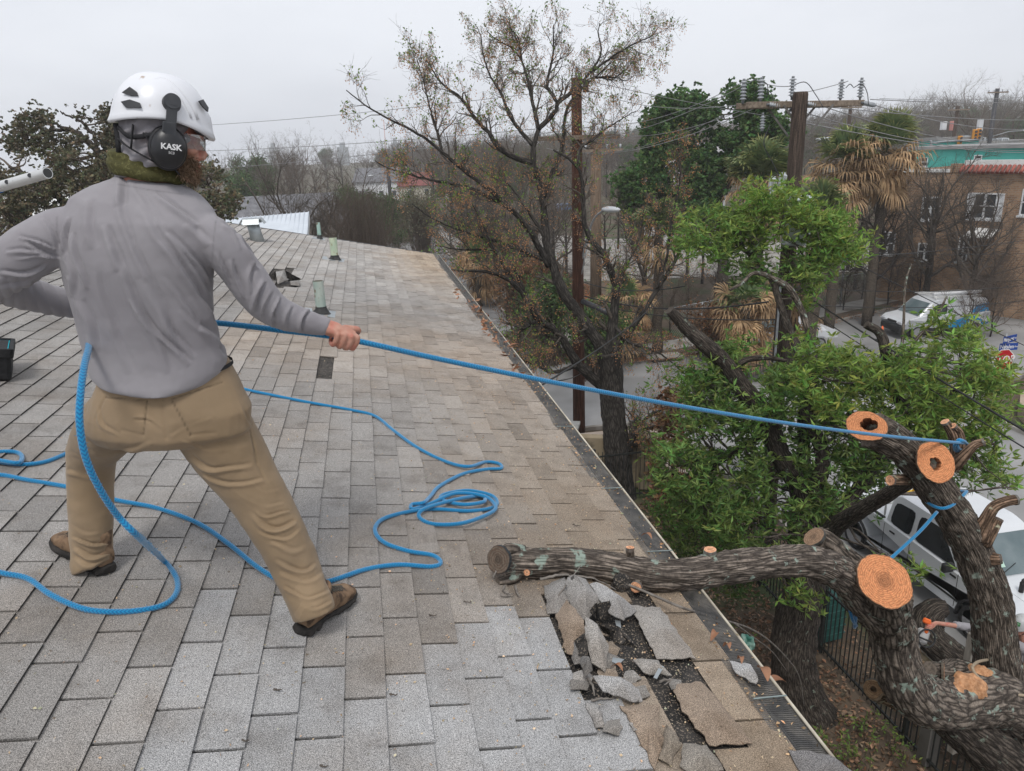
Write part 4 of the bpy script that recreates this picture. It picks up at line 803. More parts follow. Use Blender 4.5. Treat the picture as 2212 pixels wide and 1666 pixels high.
def barklimb(st, n=48, dens=.016, amp=1.0, mat=OAK, name='limb', parent=None, base=(0, 0, 0), tint=None, worldpts=False, lump=1.0, seed=0.0):
    """thick limb through stations (px, py, Z, radius px) with its bark ridges as geometry"""
    S = np.array(st, float)
    if not worldpts: S = np.array([[*D(a, b, z), r*z/FPX] for a, b, z, r in S])
    C = smooth_line(S, 8); Ls = np.linalg.norm(np.diff(C[:, :3], axis=0), axis=1).sum(); K = max(8, int(Ls/dens)); C = resample(C, K)
    P = C[:, :3]; r = C[:, 3]; T = norm(np.gradient(P, axis=0)); A = np.zeros_like(P); cur = fh+UP*.2
    for i in range(K): a = norm(cur-T[i]*(cur@T[i])); A[i] = a; cur = a
    B = np.cross(T, A); th = np.linspace(0, 2*math.pi, n, endpoint=False); s = np.concatenate([[0], np.cumsum(np.linalg.norm(np.diff(P, axis=0), axis=1))])
    V = np.zeros((K, n, 3)); N = mnoise.noise
    for i in range(K):
        R_ = np.zeros(n)
        for j in range(n):
            c, q = math.cos(th[j]), math.sin(th[j]); rr = r[i]
            f = 1-abs(N(Vector((c*rr*30, q*rr*30, s[i]*9+seed))))*2.2; g = 1-abs(N(Vector((c*rr*62+9, q*rr*62, s[i]*20+seed))))*2
            R_[j] = rr*(1+.10*lump*N(Vector((c*1.2, q*1.2, s[i]*3.2+seed)))+.05*lump*N(Vector((c*3, q*3, s[i]*7+seed))))+amp*(.011*f+.004*g-.008)*min(1, rr/.08)
        V[i] = P[i]+A[i]*(np.cos(th)*R_)[:, None]+B[i]*(np.sin(th)*R_)[:, None]
    idx = np.arange(K*n).reshape(K, n); a = idx[:-1]; d = idx[1:]; b = np.roll(a, -1, 1); c = np.roll(d, -1, 1); F = np.stack([a, b, c, d], -1).reshape(-1, 4)
    u0 = (np.arange(n)/n)[None, :]*(2*math.pi*r.mean())*np.ones((K-1, 1)); du = 2*math.pi*r.mean()/n; v0 = s[:-1, None]*np.ones((1, n)); v1 = s[1:, None]*np.ones((1, n))
    uv = np.stack([np.stack([u0, v0], -1), np.stack([u0+du, v0], -1), np.stack([u0+du, v1], -1), np.stack([u0, v1], -1)], -2).reshape(-1, 4, 2)
    mb = MB(); mb.add(V.reshape(-1, 3), F, 0, 1.0 if tint is None else tint, uv); mb.f.append((idx[0:1, ::-1], 0, None, False)); mb.f.append((idx[-1:], 0, None, False))
    o = mb.build(name, [mat], parent, base) if name else mb
    return o, V, P, T, r
def face(parent, base, c, nrm, ax_u, hu, hv, hole=0.0, tint=1.0, holeoff=(0, 0), name='cut_face', seed=1.0, mat=None):
    """saw cut: disc with a torn rim; hole = radius share of the rot hollow"""
    nrm = norm(nrm); u = norm(ax_u-nrm*(ax_u@nrm)); v = np.cross(nrm, u); n = 60; th = np.linspace(0, 2*math.pi, n, endpoint=False); rings = []; tints = []; uvr = []
    ks = [1.0, .985, .945, .8, .6, .4, .2, .04] if not hole else [1.0, .985, .945, .8, .65, .5, .40, .34]
    wob = np.array([1+.02*mnoise.noise(Vector((math.cos(t)*19, math.sin(t)*19, seed)))+.07*mnoise.noise(Vector((math.cos(t)*1.8, math.sin(t)*1.8, seed)))+.025*mnoise.noise(Vector((math.cos(t)*7, math.sin(t)*7, seed))) for t in th])
    for i, k in enumerate(ks):
        z = -.012 if i == 0 else (.003 if i == 1 else .004*mnoise.noise(Vector((k*3, seed, 2)))+.004)
        hw = hole*(1+.25*np.array([mnoise.noise(Vector((math.cos(t)*2, math.sin(t)*2, seed+5))) for t in th]))
        kk = k*wob if not hole or k > .9 else (hw+(k-.34)/.56*(.93-hw))*wob**.5
        ox = holeoff[0]*(1-k); oy = holeoff[1]*(1-k)
        rings.append(c+nrm*z+((np.cos(th)*kk+ox)*hu)[:, None]*u+((np.sin(th)*kk+oy)*hv)[:, None]*v); tints.append(np.full((n, 3), (.20, .33, .5)) if i <= 1 else np.full((n, 3), 1.0)*np.array([1, 1, 1]) if k > .33 else np.full((n, 3), (.62, .62, .62)))
    if hole:
        for dz, sc_ in ((-.03, .95), (-.09, .85), (-.14, .5), (-.15, .05)):
            hw = .34*1.0; r_ = (rings[7]-rings[7].mean(0))*sc_+rings[7].mean(0)+nrm*dz; rings.append(r_); tints.append(np.full((n, 3), (.22, .2, .19) if dz < -.04 else (.45, .5, .5)))
    K = len(rings); V = np.concatenate(rings); idx = np.arange(K*n).reshape(K, n); a = idx[:-1]; d = idx[1:]; b = np.roll(a, -1, 1); e = np.roll(d, -1, 1); F = np.stack([a, b, e, d], -1).reshape(-1, 4)
    loc = np.stack([(V-c)@u, (V-c)@v], 1); mb = MB(); mb.add(V, F, 0, np.concatenate(tints)*tint, loc[F].reshape(-1, 4, 2), smooth=False)
    mb.f.append((idx[-1:], 0, loc[idx[-1:]], False)); return mb.build(name, [mat or CUT], parent, base)
# ------------------------------------------------------------------ the big cut oak
ob0 = D(2290, 1700, 5.6); obase = np.array([ob0[0]+.35, ob0[1]-.25, 0]); oak = thing('oak_tree', 'big oak with sawn-off limbs, one heavy limb lying across the shingle roof', 'tree', obase)
lz = lambda x, y, r=.075: proj(RF(x, y, r))[2]
barklimb([[*obase, .42], [*(obase+(0, 0, 1.2)), .36], [*(obase*.5+ob0*.5+(0, 0, .6)), .33], [*ob0, .30], [*D(2230, 1600, 5.55), .25], [*D(2190, 1530, 5.5), .22], [*D(2166, 1480, 5.45), .165], [*D(2155, 1430, 5.4), .148], [*D(2148, 1363, 5.32), .140], [*D(2140, 1300, 5.25), .135], [*D(2120, 1235, 5.15), .127], [*D(2098, 1180, 5.08), .12], [*D(2066, 1120, 5.0), .116], [*D(2035, 1075, 4.92), .112], [*D(2010, 1035, 4.85), .108], [*D(1978, 995, 4.8), .106], [*D(1936, 957, 4.75), .104], [*D(1885, 928, 4.68), .112]],
    64, .017, 1.2, OAK, 'trunk', oak, obase, worldpts=True)
st = [(1077, 1217, 35), (1105, 1214, 33), (1150, 1216, 32), (1220, 1214, 31), (1291, 1220, 31), (1345, 1230, 33), (1395, 1240, 35), (1440, 1242, 34), (1485, 1240, 34)]
st = [(a, b, lz(a, b, .070), c) for a, b, c in st]; z0_ = st[-1][2]
st += [(1535, 1232, z0_+.07, 35), (1600, 1223, z0_+.16, 35), (1670, 1214, z0_+.27, 33), (1740, 1212, z0_+.40, 34), (1790, 1226, z0_+.56, 36), (1835, 1256, z0_+.74, 38), (1880, 1305, z0_+.86, 42), (1922, 1345, 4.30, 47), (1930, 1390, 4.36, 47), (1940, 1435, 4.44, 47), (1955, 1475, 4.52, 50), (1985, 1508, 4.65, 52), (2030, 1522, 4.85, 52), (2080, 1512, 5.0, 58), (2135, 1505, 5.2, 60), (2190, 1530, 5.4, 62)]
zl = lambda x: float(np.interp(x, [q[0] for q in st[:17]], [q[2] for q in st[:17]]))
roofl, V_, P_, T_, r_ = barklimb(st, 64, .013, 1.05, OAKL, 'limb', oak, obase, seed=7)
barklimb([(1912, 1268, 3.85, 45), (1914, 1290, 4.0, 52), (1918, 1320, 4.14, 50), (1924, 1360, 4.30, 46)], 56, .014, 1.1, OAK, 'limb', oak, obase, seed=2)
vd = -_f
f1 = face(oak, obase, D(1910, 1255, 3.78), norm(vd*.80+UP*.40+_r*.05), _r*.8-_u*.6, PX(62, 3.83), PX(56, 3.83), seed=4)
face(oak, obase, D(1871, 921, 4.62), norm(vd*.75-_r*.45+UP*.30), _r*.9-_u*.35, PX(42, 4.64), PX(33, 4.64), .42, .95, (.15, .25), seed=9)
barklimb([(2000, 1000, 4.9, 26), (2018, 998, 4.76, 33), (2021, 998, 4.62, 31)], 48, .015, 1, OAK, 'limb', oak, obase, seed=5)
face(oak, obase, D(2021, 998, 4.575), norm(vd*.85-_r*.05+UP*.1), _r*.45-_u*.9, PX(47, 4.62), PX(38, 4.62), .30, 1.05, (.1, -.1), seed=12)
face(oak, obase, D(1077, 1209, st[0][2]-.09), norm(vd*.85-_r*.55+UP*.1), UP, PX(31, 2.9), PX(29, 2.9), 0, (.2, .36, .62), seed=3)
barklimb([(1120, 1238, lz(1120, 1245, .03), 16), (1100, 1248, lz(1100, 1252, .02), 15), (1075, 1255, lz(1075, 1258, .015), 10)], 28, .01, .8, OAKL, 'stub', oak, obase, seed=55)
barklimb([(1090, 1190, st[0][2], 12), (1100, 1188, st[0][2], 14), (1130, 1190, st[1][2]+.02, 12)], 24, .01, .8, OAKL, 'stub', oak, obase, seed=57)
barklimb([(1860, 1226, 4.45, 20), (1815, 1205, 4.36, 28), (1780, 1175, 4.3, 29), (1762, 1163, 4.28, 28)], 44, .015, .9, OAK, 'limb', oak, obase, seed=11); face(oak, obase, D(1758, 1160, 4.27), norm(-_r*.6+_u*.6+vd*.15), _r+_u, PX(24, 4.3), PX(28, 4.3), 0, (.45, .7, 1), seed=21)
barklimb([(1888, 1490, 4.92, 22), (1925, 1500, 5.0, 26), (1990, 1520, 5.05, 34)], 44, .016, .8, OAK, 'limb', oak, obase, tint=(1.5, 1.35, 1.1), seed=13); face(oak, obase, D(1887, 1489, 4.9), norm(vd*.8-_r*.5), UP, PX(22, 4.9), PX(21, 4.9), .3, (.45, .7, .9), seed=6)
barklimb([(2040, 1545, 4.98, 38), (2095, 1590, 5.1, 44), (2170, 1650, 5.3, 54), (2260, 1740, 5.5, 70)], 56, .018, 1.2, OAKD, 'limb', oak, obase, seed=17)
lg = D(2087, 1447, 10.9); o_, *_x = barklimb([(2110, 1466, 10.9, 36), (2087, 1447, 10.9, 36), (2050, 1412, 11.0, 32), (2012, 1380, 11.1, 30), (2000, 1345, 11.2, 34), (2020, 1318, 11.2, 26), (2040, 1315, 11.2, 18)], 40, .03, 1.5, OAKD, 'log', None, lg, seed=19); tag(o_, 'dark rough log leaning beyond the fence under the chainsaw', 'log')
barklimb([(2120, 1470, 5.5, 34), (2060, 1450, 5.1, 24), (2035, 1452, 4.95, 19), (2005, 1446, 4.85, 17)], 40, .015, .8, OAK, 'limb', oak, obase, seed=23); face(oak, obase, D(2038, 1452, 4.86), norm(vd*.5+_r*.85), UP, PX(20, 4.9), PX(19, 4.9), 0, (.8, .9, 1), seed=8)
# sawdust-covered saddle between the stems
mb = MB(); 
for cx_, cy_, z_, rx in ((2085, 1490, 4.92, 46), (2050, 1500, 4.86, 34), (2110, 1465, 5.12, 36)): blob(mb, D(cx_, cy_, z_), np.stack([_r, _u, _f], 1), (PX(rx, z_), PX(rx*.8, z_), PX(rx*.7, z_)))
remesh(mb, 'torn_wood', [CUTP], .014, oak, obase, 2, lambda c, n: .012*nz(c, 16)+.012*nz(c, 40), lambda c, n: np.array([.95, .82, .72])*(1+.5*nz(c, 30))[:, None])
for k, (pts, rr) in enumerate((([(2060, 1010, 4.9), (2066, 975, 4.85), (2058, 940, 4.8), (2042, 912, 4.78)], (16, 12, 10, 9)), ([(2066, 1000, 4.86), (2078, 962, 4.8), (2073, 935, 4.78), (2060, 921, 4.76)], (12, 9, 8, 7)), ([(2060, 1010, 4.8), (2082, 985, 4.72), (2105, 962, 4.68), (2124, 955, 4.66)], (14, 12, 9, 8)),
     ([(2112, 1160, 5.0), (2130, 1125, 4.94), (2146, 1097, 4.92), (2172, 1084, 4.9), (2194, 1080, 4.9)], (22, 14, 12, 11, 11)), ([(2125, 1175, 5.0), (2143, 1145, 4.96), (2156, 1122, 4.96)], (15, 12, 10)), ([(2125, 1205, 5.08), (2150, 1208, 5.0), (2162, 1208, 4.98)], (18, 13, 10)),
     ([(1985, 1035, 4.95), (1950, 1036, 4.85), (1924, 1038, 4.8)], (13, 12, 11)), ([(1361, 1222, zl(1361)), (1361, 1186, zl(1361)-.01)], (11, 9)), ([(1535, 1220, zl(1535)), (1534, 1190, zl(1535)-.02)], (14, 13)), ([(1385, 1250, zl(1385)), (1374, 1268, zl(1374)-.08)], (13, 12)), ([(1150, 1225, zl(1150)), (1139, 1236, zl(1139)-.065)], (9, 7)))):
    o, V_, P_, T_, r_ = barklimb([(a[0], a[1], a[2], q) for a, q in zip(pts, rr)], 24, .012, .45, OAK, 'stub', oak, obase, seed=k+30, tint=(1.1, 1.05, 1) if k > 6 else (1.5, 1.2, 1.0))
    f = face(None, (0, 0, 0), P_[-1]+T_[-1]*.003, T_[-1], _r if abs(T_[-1]@_r) < .8 else _u, r_[-1]*1.05, r_[-1]*1.05, 0, (1.15, 1.5, 2.0), seed=k, name='cut_face'); f.parent = o; f.location = -Vector(obase)
# blue sling and trunk line
def ringpts(a, b, Z, sag, dz, n=14): return [D(a[0]+(b[0]-a[0])*t, a[1]+(b[1]-a[1])*t+sag*math.sin(math.pi*t), Z-dz*math.sin(math.pi*t)) for t in np.linspace(0, 1, n)]
sp0 = D(2040, 1090, 4.8); front = ringpts((1994, 1078), (2088, 1062), 4.93, 28, .135); back = ringpts((2088, 1062), (1994, 1078), 5.0, -6, -.10)
mb = MB(); mb.tube(np.array(front+back[1:]), .011, 10); ln = smooth_line([D(2024, 1106, 4.8), D(1985, 1150, 4.7), D(1918, 1212, 4.55), D(1885, 1240, 4.5)], 8); mb.tube(ln, .0105, 10)
tag(mb.build('sling_rope', [ROPE], None, sp0), 'blue rope sling cinched round the leaning oak stem, its tail running down left', 'rope')
mb = MB(); kp = [D(1838, 1322, 4.1), D(1850, 1308, 4.06), D(1836, 1296, 4.04), D(1828, 1305, 4.04), D(1842, 1316, 4.02), D(1848, 1330, 4.04), D(1846, 1356, 4.1)]; mb.tube(smooth_line(kp, 6), .010, 8); mb.tube(smooth_line([D(1836, 1320, 4.04), D(1842, 1340, 4.05), D(1850, 1352, 4.1)], 5), .009, 8)
tag(mb.build('rope_knot', [rope_mat('dark_blue_rope', (.005, .06, .16), (.01, .14, .3))], None, kp[0]), 'knotted dark blue rope end hanging on the limb left of the big orange cut', 'rope')
mb = MB(); mb.tube(smooth_line([D(2100, 1440, 5.0), D(2104, 1452, 4.98), D(2120, 1470, 4.96), D(2150, 1489, 4.98), D(2185, 1499, 5.05), D(2230, 1502, 5.1), D(2290, 1490, 5.3)], 7), .010, 8); mb.tube(smooth_line([D(2100, 1440, 5.0), D(2112, 1430, 5.1), D(2135, 1425, 5.3)], 5), .010, 8)
tag(mb.build('climbing_rope', [M('tan_rope', (.28, .22, .15), (.4, .33, .24), 200, .8)], None, D(2150, 1489, 4.98)), 'tan rope slung round the foot of the leaning oak stem', 'rope')
# ------------------------------------------------------------------ growing branches
def children(rg, P, Rr, n, t0=.25, t1=1.0, ang=(35, 65), Lr=(.35, .6), K=5, up=.12, wander=.18, rr=.6, rmin=.002, absL=None, down=0.0, flatz=0.0):
    N, K0, _ = P.shape; pi = np.repeat(np.arange(N), n); M_ = len(pi); t = rg.uniform(t0, t1, M_); t = t0+(t-t0); x = t*(K0-1); i = np.minimum(x.astype(int), K0-2); f = (x-i)[:, None]
    s = P[pi, i]*(1-f)+P[pi, i+1]*f; T = norm(P[pi, i+1]-P[pi, i]); r0 = Rr[pi, i]*(1-f[:, 0])+Rr[pi, i+1]*f[:, 0]
    q = rg.normal(size=(M_, 3)); q[:, 2] *= 1-flatz; q = norm(q-T*(q*T).sum(1, keepdims=True)); a = np.radians(rg.uniform(*ang, M_))[:, None]; d = T*np.cos(a)+q*np.sin(a)
    PL = np.linalg.norm(np.diff(P, axis=1), axis=2).sum(1)[pi]; Ln = (PL*rg.uniform(*Lr, M_)*(1.15-.55*t)) if absL is None else rg.uniform(*absL, M_); out = [s]
    for k in range(K-1):
        d = norm(d+rg.normal(0, wander, (M_, 3))+np.array([0, 0, up-down*k])); s = s+d*(Ln/(K-1))[:, None]; out.append(s)
    rs = np.maximum(r0*rr, rmin); R2 = rs[:, None]*np.linspace(1, .35, K)[None]; return np.stack(out, 1), np.maximum(R2, rmin*.6)
def leaf_pack(mb, pos, dirs, Ls, wd, rg, mat=0, tint=(1, 1, 1), tv=.22, fold=.3, hue=.12):
    """one pointed, slightly folded leaf per row"""
    n = len(pos); d = norm(dirs); q = norm(np.cross(d, rg.normal(size=(n, 3)))); up_ = np.cross(q, d); Ls = np.asarray(Ls)[:, None]; w = Ls*wd
    V = np.stack([pos, pos+d*Ls*.45+q*w+up_*w*fold, pos+d*Ls-up_*Ls*.08, pos+d*Ls*.45-q*w+up_*w*fold], 1).reshape(-1, 3); i = np.arange(n)*4
    F = np.concatenate([np.stack([i, i+1, i+2], -1), np.stack([i, i+2, i+3], -1)]); t = (1+rg.normal(0, tv, (n, 1)))*np.asarray(tint)*(1+rg.normal(0, 1, (n, 1))*np.array([hue, 0, -hue*.3])); t = np.clip(t, .15, 2.6)
    mb.add(V, F, mat, np.repeat(t, 4, 0), smooth=False)
def leafmat(name, c, c2, trans=.35, rough=.5):
    m = M(name, c, c2, 3, rough, spec=.35); n = m.node_tree.nodes; l = m.node_tree.links.new; b = n['Principled BSDF']; col = b.inputs['Base Color'].links[0].from_socket
    t = n.new('ShaderNodeBsdfTranslucent'); l(col, t.inputs[0]); x = n.new('ShaderNodeMixShader'); x.inputs[0].default_value = trans; l(b.outputs[0], x.inputs[1]); l(t.outputs[0], x.inputs[2]); l(x.outputs[0], n['Material Output'].inputs['Surface']); return m
LG = leafmat('spring_leaf', (.125, .205, .042), (.225, .325, .075), .4); LD = leafmat('dark_leaf', (.04, .08, .02), (.075, .13, .035), .25); LOL = leafmat('olive_leaf', (.12, .112, .065), (.20, .185, .11), .3)
BERRY = M('orange_berry', (.38, .16, .06), (.50, .27, .12), 20, .6); DEAD = leafmat('dead_leaf', (.13, .065, .03), (.22, .12, .06), .2)
ZF = 1.284
def zf(st): return [(a, b, z*ZF, r) for a, b, z, r in st]
# ------------------------------------------------------------------ chinaberry tree behind the fence
rg = np.random.default_rng(11); cb = G(1345, 1072); cb[2] = 0
china = thing('chinaberry_tree', 'tall sparse tree with orange berries, its bare trunk standing by the iron fence', 'tree', cb)
barklimb(zf([(1346, 1085, 16.45, 34), (1341, 1050, 16.4, 28), (1335, 1000, 16.3, 27), (1328, 930, 16.2, 26), (1322, 860, 16.1, 25.5), (1319, 800, 16.0, 26), (1316, 762, 15.9, 27)]), 32, .06, 1.6, CHB, 'trunk', china, cb)
LM = [([(1318, 768, 15.9), (1325, 690, 15.9), (1332, 625, 15.9), (1323, 595, 15.8), (1306, 553, 15.7), (1287, 533, 15.7), (1263, 490, 15.6), (1258, 394, 15.5), (1249, 358, 15.4), (1231, 344, 15.3), (1195, 324, 15.2)], 15, 4),
 ([(1312, 770, 15.9), (1276, 715, 15.8), (1251, 680, 15.8), (1222, 641, 15.7), (1206, 608, 15.7), (1193, 569, 15.6), (1180, 520, 15.6), (1176, 465, 15.6), (1170, 412, 15.6), (1156, 376, 15.5), (1149, 340, 15.5), (1152, 315, 15.5), (1163, 279, 15.5)], 19, 9),
 ([(1163, 279, 15.5), (1199, 243, 15.4), (1204, 222, 15.4), (1185, 193, 15.4), (1181, 179, 15.4), (1195, 118, 15.3), (1195, 72, 15.2), (1196, 54, 15.2)], 7, 2), ([(1204, 222, 15.4), (1235, 200, 15.6), (1274, 157, 15.9), (1299, 115, 16.1), (1292, 72, 16.2), (1295, 50, 16.2)], 6, 2),
 ([(1274, 157, 15.9), (1335, 115, 15.7), (1374, 93, 15.5), (1406, 79, 15.4), (1424, 57, 15.3)], 4, 1.6), ([(1163, 279, 15.5), (1159, 258, 15.5), (1149, 215, 15.7), (1141, 179, 15.8), (1127, 132, 16.0), (1106, 104, 16.1), (1077, 89, 16.2), (1052, 68, 16.2)], 6, 2),
 ([(1127, 132, 16), (1120, 82, 15.9), (1102, 61, 15.8), (1100, 36, 15.8)], 3, 1.5), ([(1152, 315, 15.5), (1124, 283, 15.6), (1099, 247, 15.8), (1084, 204, 16), (1063, 172, 16.1), (1048, 136, 16.2), (1040, 100, 16.3), (1040, 79, 16.3), (1030, 57, 16.3)], 6, 1.6),
 ([(1149, 352, 15.5), (1109, 340, 15.3), (1077, 319, 15.1), (1056, 286, 15.0), (1027, 258, 14.9), (1013, 233, 14.8), (991, 208, 14.8), (952, 179, 14.7), (934, 150, 14.7), (920, 129, 14.7)], 8, 2),
 ([(1186, 575, 15.6), (1156, 519, 15.3), (1134, 483, 15.1), (1099, 447, 14.9), (1063, 415, 14.7), (1016, 379, 14.5), (984, 354, 14.4), (955, 329, 14.3), (927, 304, 14.2), (884, 279, 14.0), (848, 261, 13.9), (812, 243, 13.8), (776, 218, 13.7), (748, 195, 13.6)], 9, 2),
 ([(955, 329, 14.3), (946, 290, 14.3), (934, 251, 14.3), (920, 200, 14.3), (912, 165, 14.3), (900, 129, 14.3)], 4, 1.6), ([(1110, 455, 14.9), (1063, 430, 14.8), (1020, 408, 14.6), (991, 401, 14.5), (955, 392, 14.4), (920, 387, 14.3), (884, 376, 14.2), (841, 365, 14.0), (809, 347, 13.9)], 6, 2),
 ([(1172, 430, 15.6), (1188, 387, 15.7), (1206, 344, 15.9), (1217, 304, 16), (1220, 251, 16.2), (1235, 215, 16.3), (1262, 190, 16.4), (1278, 172, 16.4), (1306, 150, 16.5), (1331, 120, 16.6)], 8, 2), ([(1285, 168, 16.4), (1331, 168, 16.4), (1349, 175, 16.4), (1367, 166, 16.4)], 3, 1.4),
 ([(1249, 358, 15.4), (1253, 319, 15.5), (1278, 304, 15.6), (1313, 276, 15.8), (1349, 254, 16), (1374, 240, 16)], 5, 1.6), ([(1300, 835, 16.1), (1258, 797, 15.9), (1241, 781, 15.8), (1219, 735, 15.6), (1193, 709, 15.5), (1160, 690, 15.3), (1144, 660, 15.1), (1121, 625, 14.9), (1095, 602, 14.7), (1050, 586, 14.4), (997, 586, 14.2), (965, 582, 14.0)], 15, 3),
 ([(1160, 694, 15.3), (1128, 712, 15.1), (1105, 732, 14.9), (1093, 748, 14.8)], 6, 2), ([(1245, 790, 15.8), (1193, 805, 15.5), (1160, 790, 15.3), (1121, 777, 15)], 7, 2.4), ([(1345, 1000, 16.3), (1375, 937, 16), (1420, 920, 15.7), (1464, 898, 15.4)], 9, 5), ([(1342, 980, 16.3), (1388, 911, 16.2), (1433, 882, 16.2), (1480, 850, 16.2)], 7, 3),
 ([(1322, 765, 15.9), (1375, 696, 15.7), (1420, 625, 15.6), (1464, 553, 15.6), (1480, 480, 15.6), (1475, 420, 15.6)], 9, 3), ([(1420, 625, 15.6), (1440, 560, 15.4), (1450, 480, 15.3), (1470, 380, 15.2), (1462, 300, 15.2)], 5, 1.6), ([(1185, 565, 15.6), (1120, 540, 15.2), (1070, 520, 14.9), (1000, 500, 14.6), (930, 470, 14.4), (890, 440, 14.3)], 6, 2),
 ([(1180, 520, 15.6), (1150, 470, 15.5), (1100, 400, 15.6), (1060, 380, 15.8), (1020, 350, 16)], 5, 2), ([(1332, 625, 15.9), (1350, 580, 16), (1380, 520, 16.2), (1390, 450, 16.3)], 5, 2), ([(1145, 660, 15.1), (1100, 560, 15), (1060, 540, 14.9), (1000, 540, 14.6), (940, 530, 14.4)], 6, 2), ([(1325, 700, 15.9), (1360, 740, 15.5), (1420, 760, 15.2), (1470, 800, 15)], 6, 2), ([(1121, 625, 14.9), (1080, 560, 14.7), (1040, 480, 14.5), (1020, 440, 14.4)], 5, 2)]
K0 = 14; PP = []; RRr = []
for pts, ra, rb in LM:
    S = smooth_line(np.array([[*D(a, b, z*ZF)] for a, b, z in pts]), 6); Q = resample(S, K0); PP.append(Q); RRr.append(np.linspace(PX(ra*.92, 18), PX(rb*.7, 18), K0)**1.0*np.linspace(1, .8, K0))
PP = np.array(PP); RRr = np.array(RRr)
mb = MB()
for p_, r_ in zip(PP, RRr): q = resample(np.c_[p_, r_], 40); q[1:-1, :3] += rg.normal(0, .006, (38, 3)); mb.tube(q[:, :3], q[:, 3]*(1+rg.normal(0, .04, 40)), 10 if r_[0] > .06 else 7)
mb.build('limbs', [CHB], china, cb)
c1, r1 = children(rg, PP, RRr, 17, .08, .97, (25, 60), None, 6, .07, .18, .55, .006, absL=(.3, .85)); c2, r2 = children(rg, c1, r1, 4, .2, 1, (25, 60), None, 5, .08, .22, .6, .0045, absL=(.2, .6)); c3, r3 = children(rg, c2, r2, 3, .3, 1, (20, 60), None, 4, .10, .25, .7, .0035, absL=(.12, .40))
mb = MB(); mb.tubes(c1, r1, 5); mb.tubes(c2, r2, 4); mb.tubes(c3, r3, 3, cap=False); mb.build('twigs', [TWIG], china, cb)
tips = np.concatenate([c2[:, -1], c3[:, -1]]); tp = rg.permutation(len(tips)); upper = tips[:, 2]
mb = MB(); n = 1400; sel = tips[tp[:n]]; k = 15                                     # hanging berry sprays
st_ = np.repeat(sel, k, 0); off = rg.normal(0, .075, (n*k, 3)); off[:, 2] = -rg.uniform(.04, .30, n*k); e_ = st_+off
mb.tubes(np.stack([st_, (st_+e_)/2+rg.normal(0, .012, (n*k, 3)), e_], 1), np.full((n*k, 3), .0014), 3, 1, cap=False)
oc = np.array([(1, 0, 0), (-1, 0, 0), (0, 1, 0), (0, -1, 0), (0, 0, 1), (0, 0, -1)])*.0145; V = (e_[:, None]+oc[None]).reshape(-1, 3); i = np.arange(n*k)[:, None]*6
F = np.concatenate([i+np.array(t) for t in ((0, 2, 4), (2, 1, 4), (1, 3, 4), (3, 0, 4), (2, 0, 5), (1, 2, 5), (3, 1, 5), (0, 3, 5))]); mb.add(V, F, 0, np.repeat(rg.uniform(.6, 1.5, (n*k, 1)), 6, 0).repeat(3, 1)); tag(mb.build('berries', [BERRY, TWIG2], china, cb), kind='stuff')
mb = MB(); sel = tips[tp[300:1700]]; k = 6; pos = np.repeat(sel, k, 0)+rg.normal(0, .06, (len(sel)*k, 3)); leaf_pack(mb, pos, rg.normal(size=pos.shape)+(0, 0, .2), rg.uniform(.045, .095, len(pos)), .28, rg, 0, (.95, .95, .9)); mb.build('sprigs', [LG], china, cb)
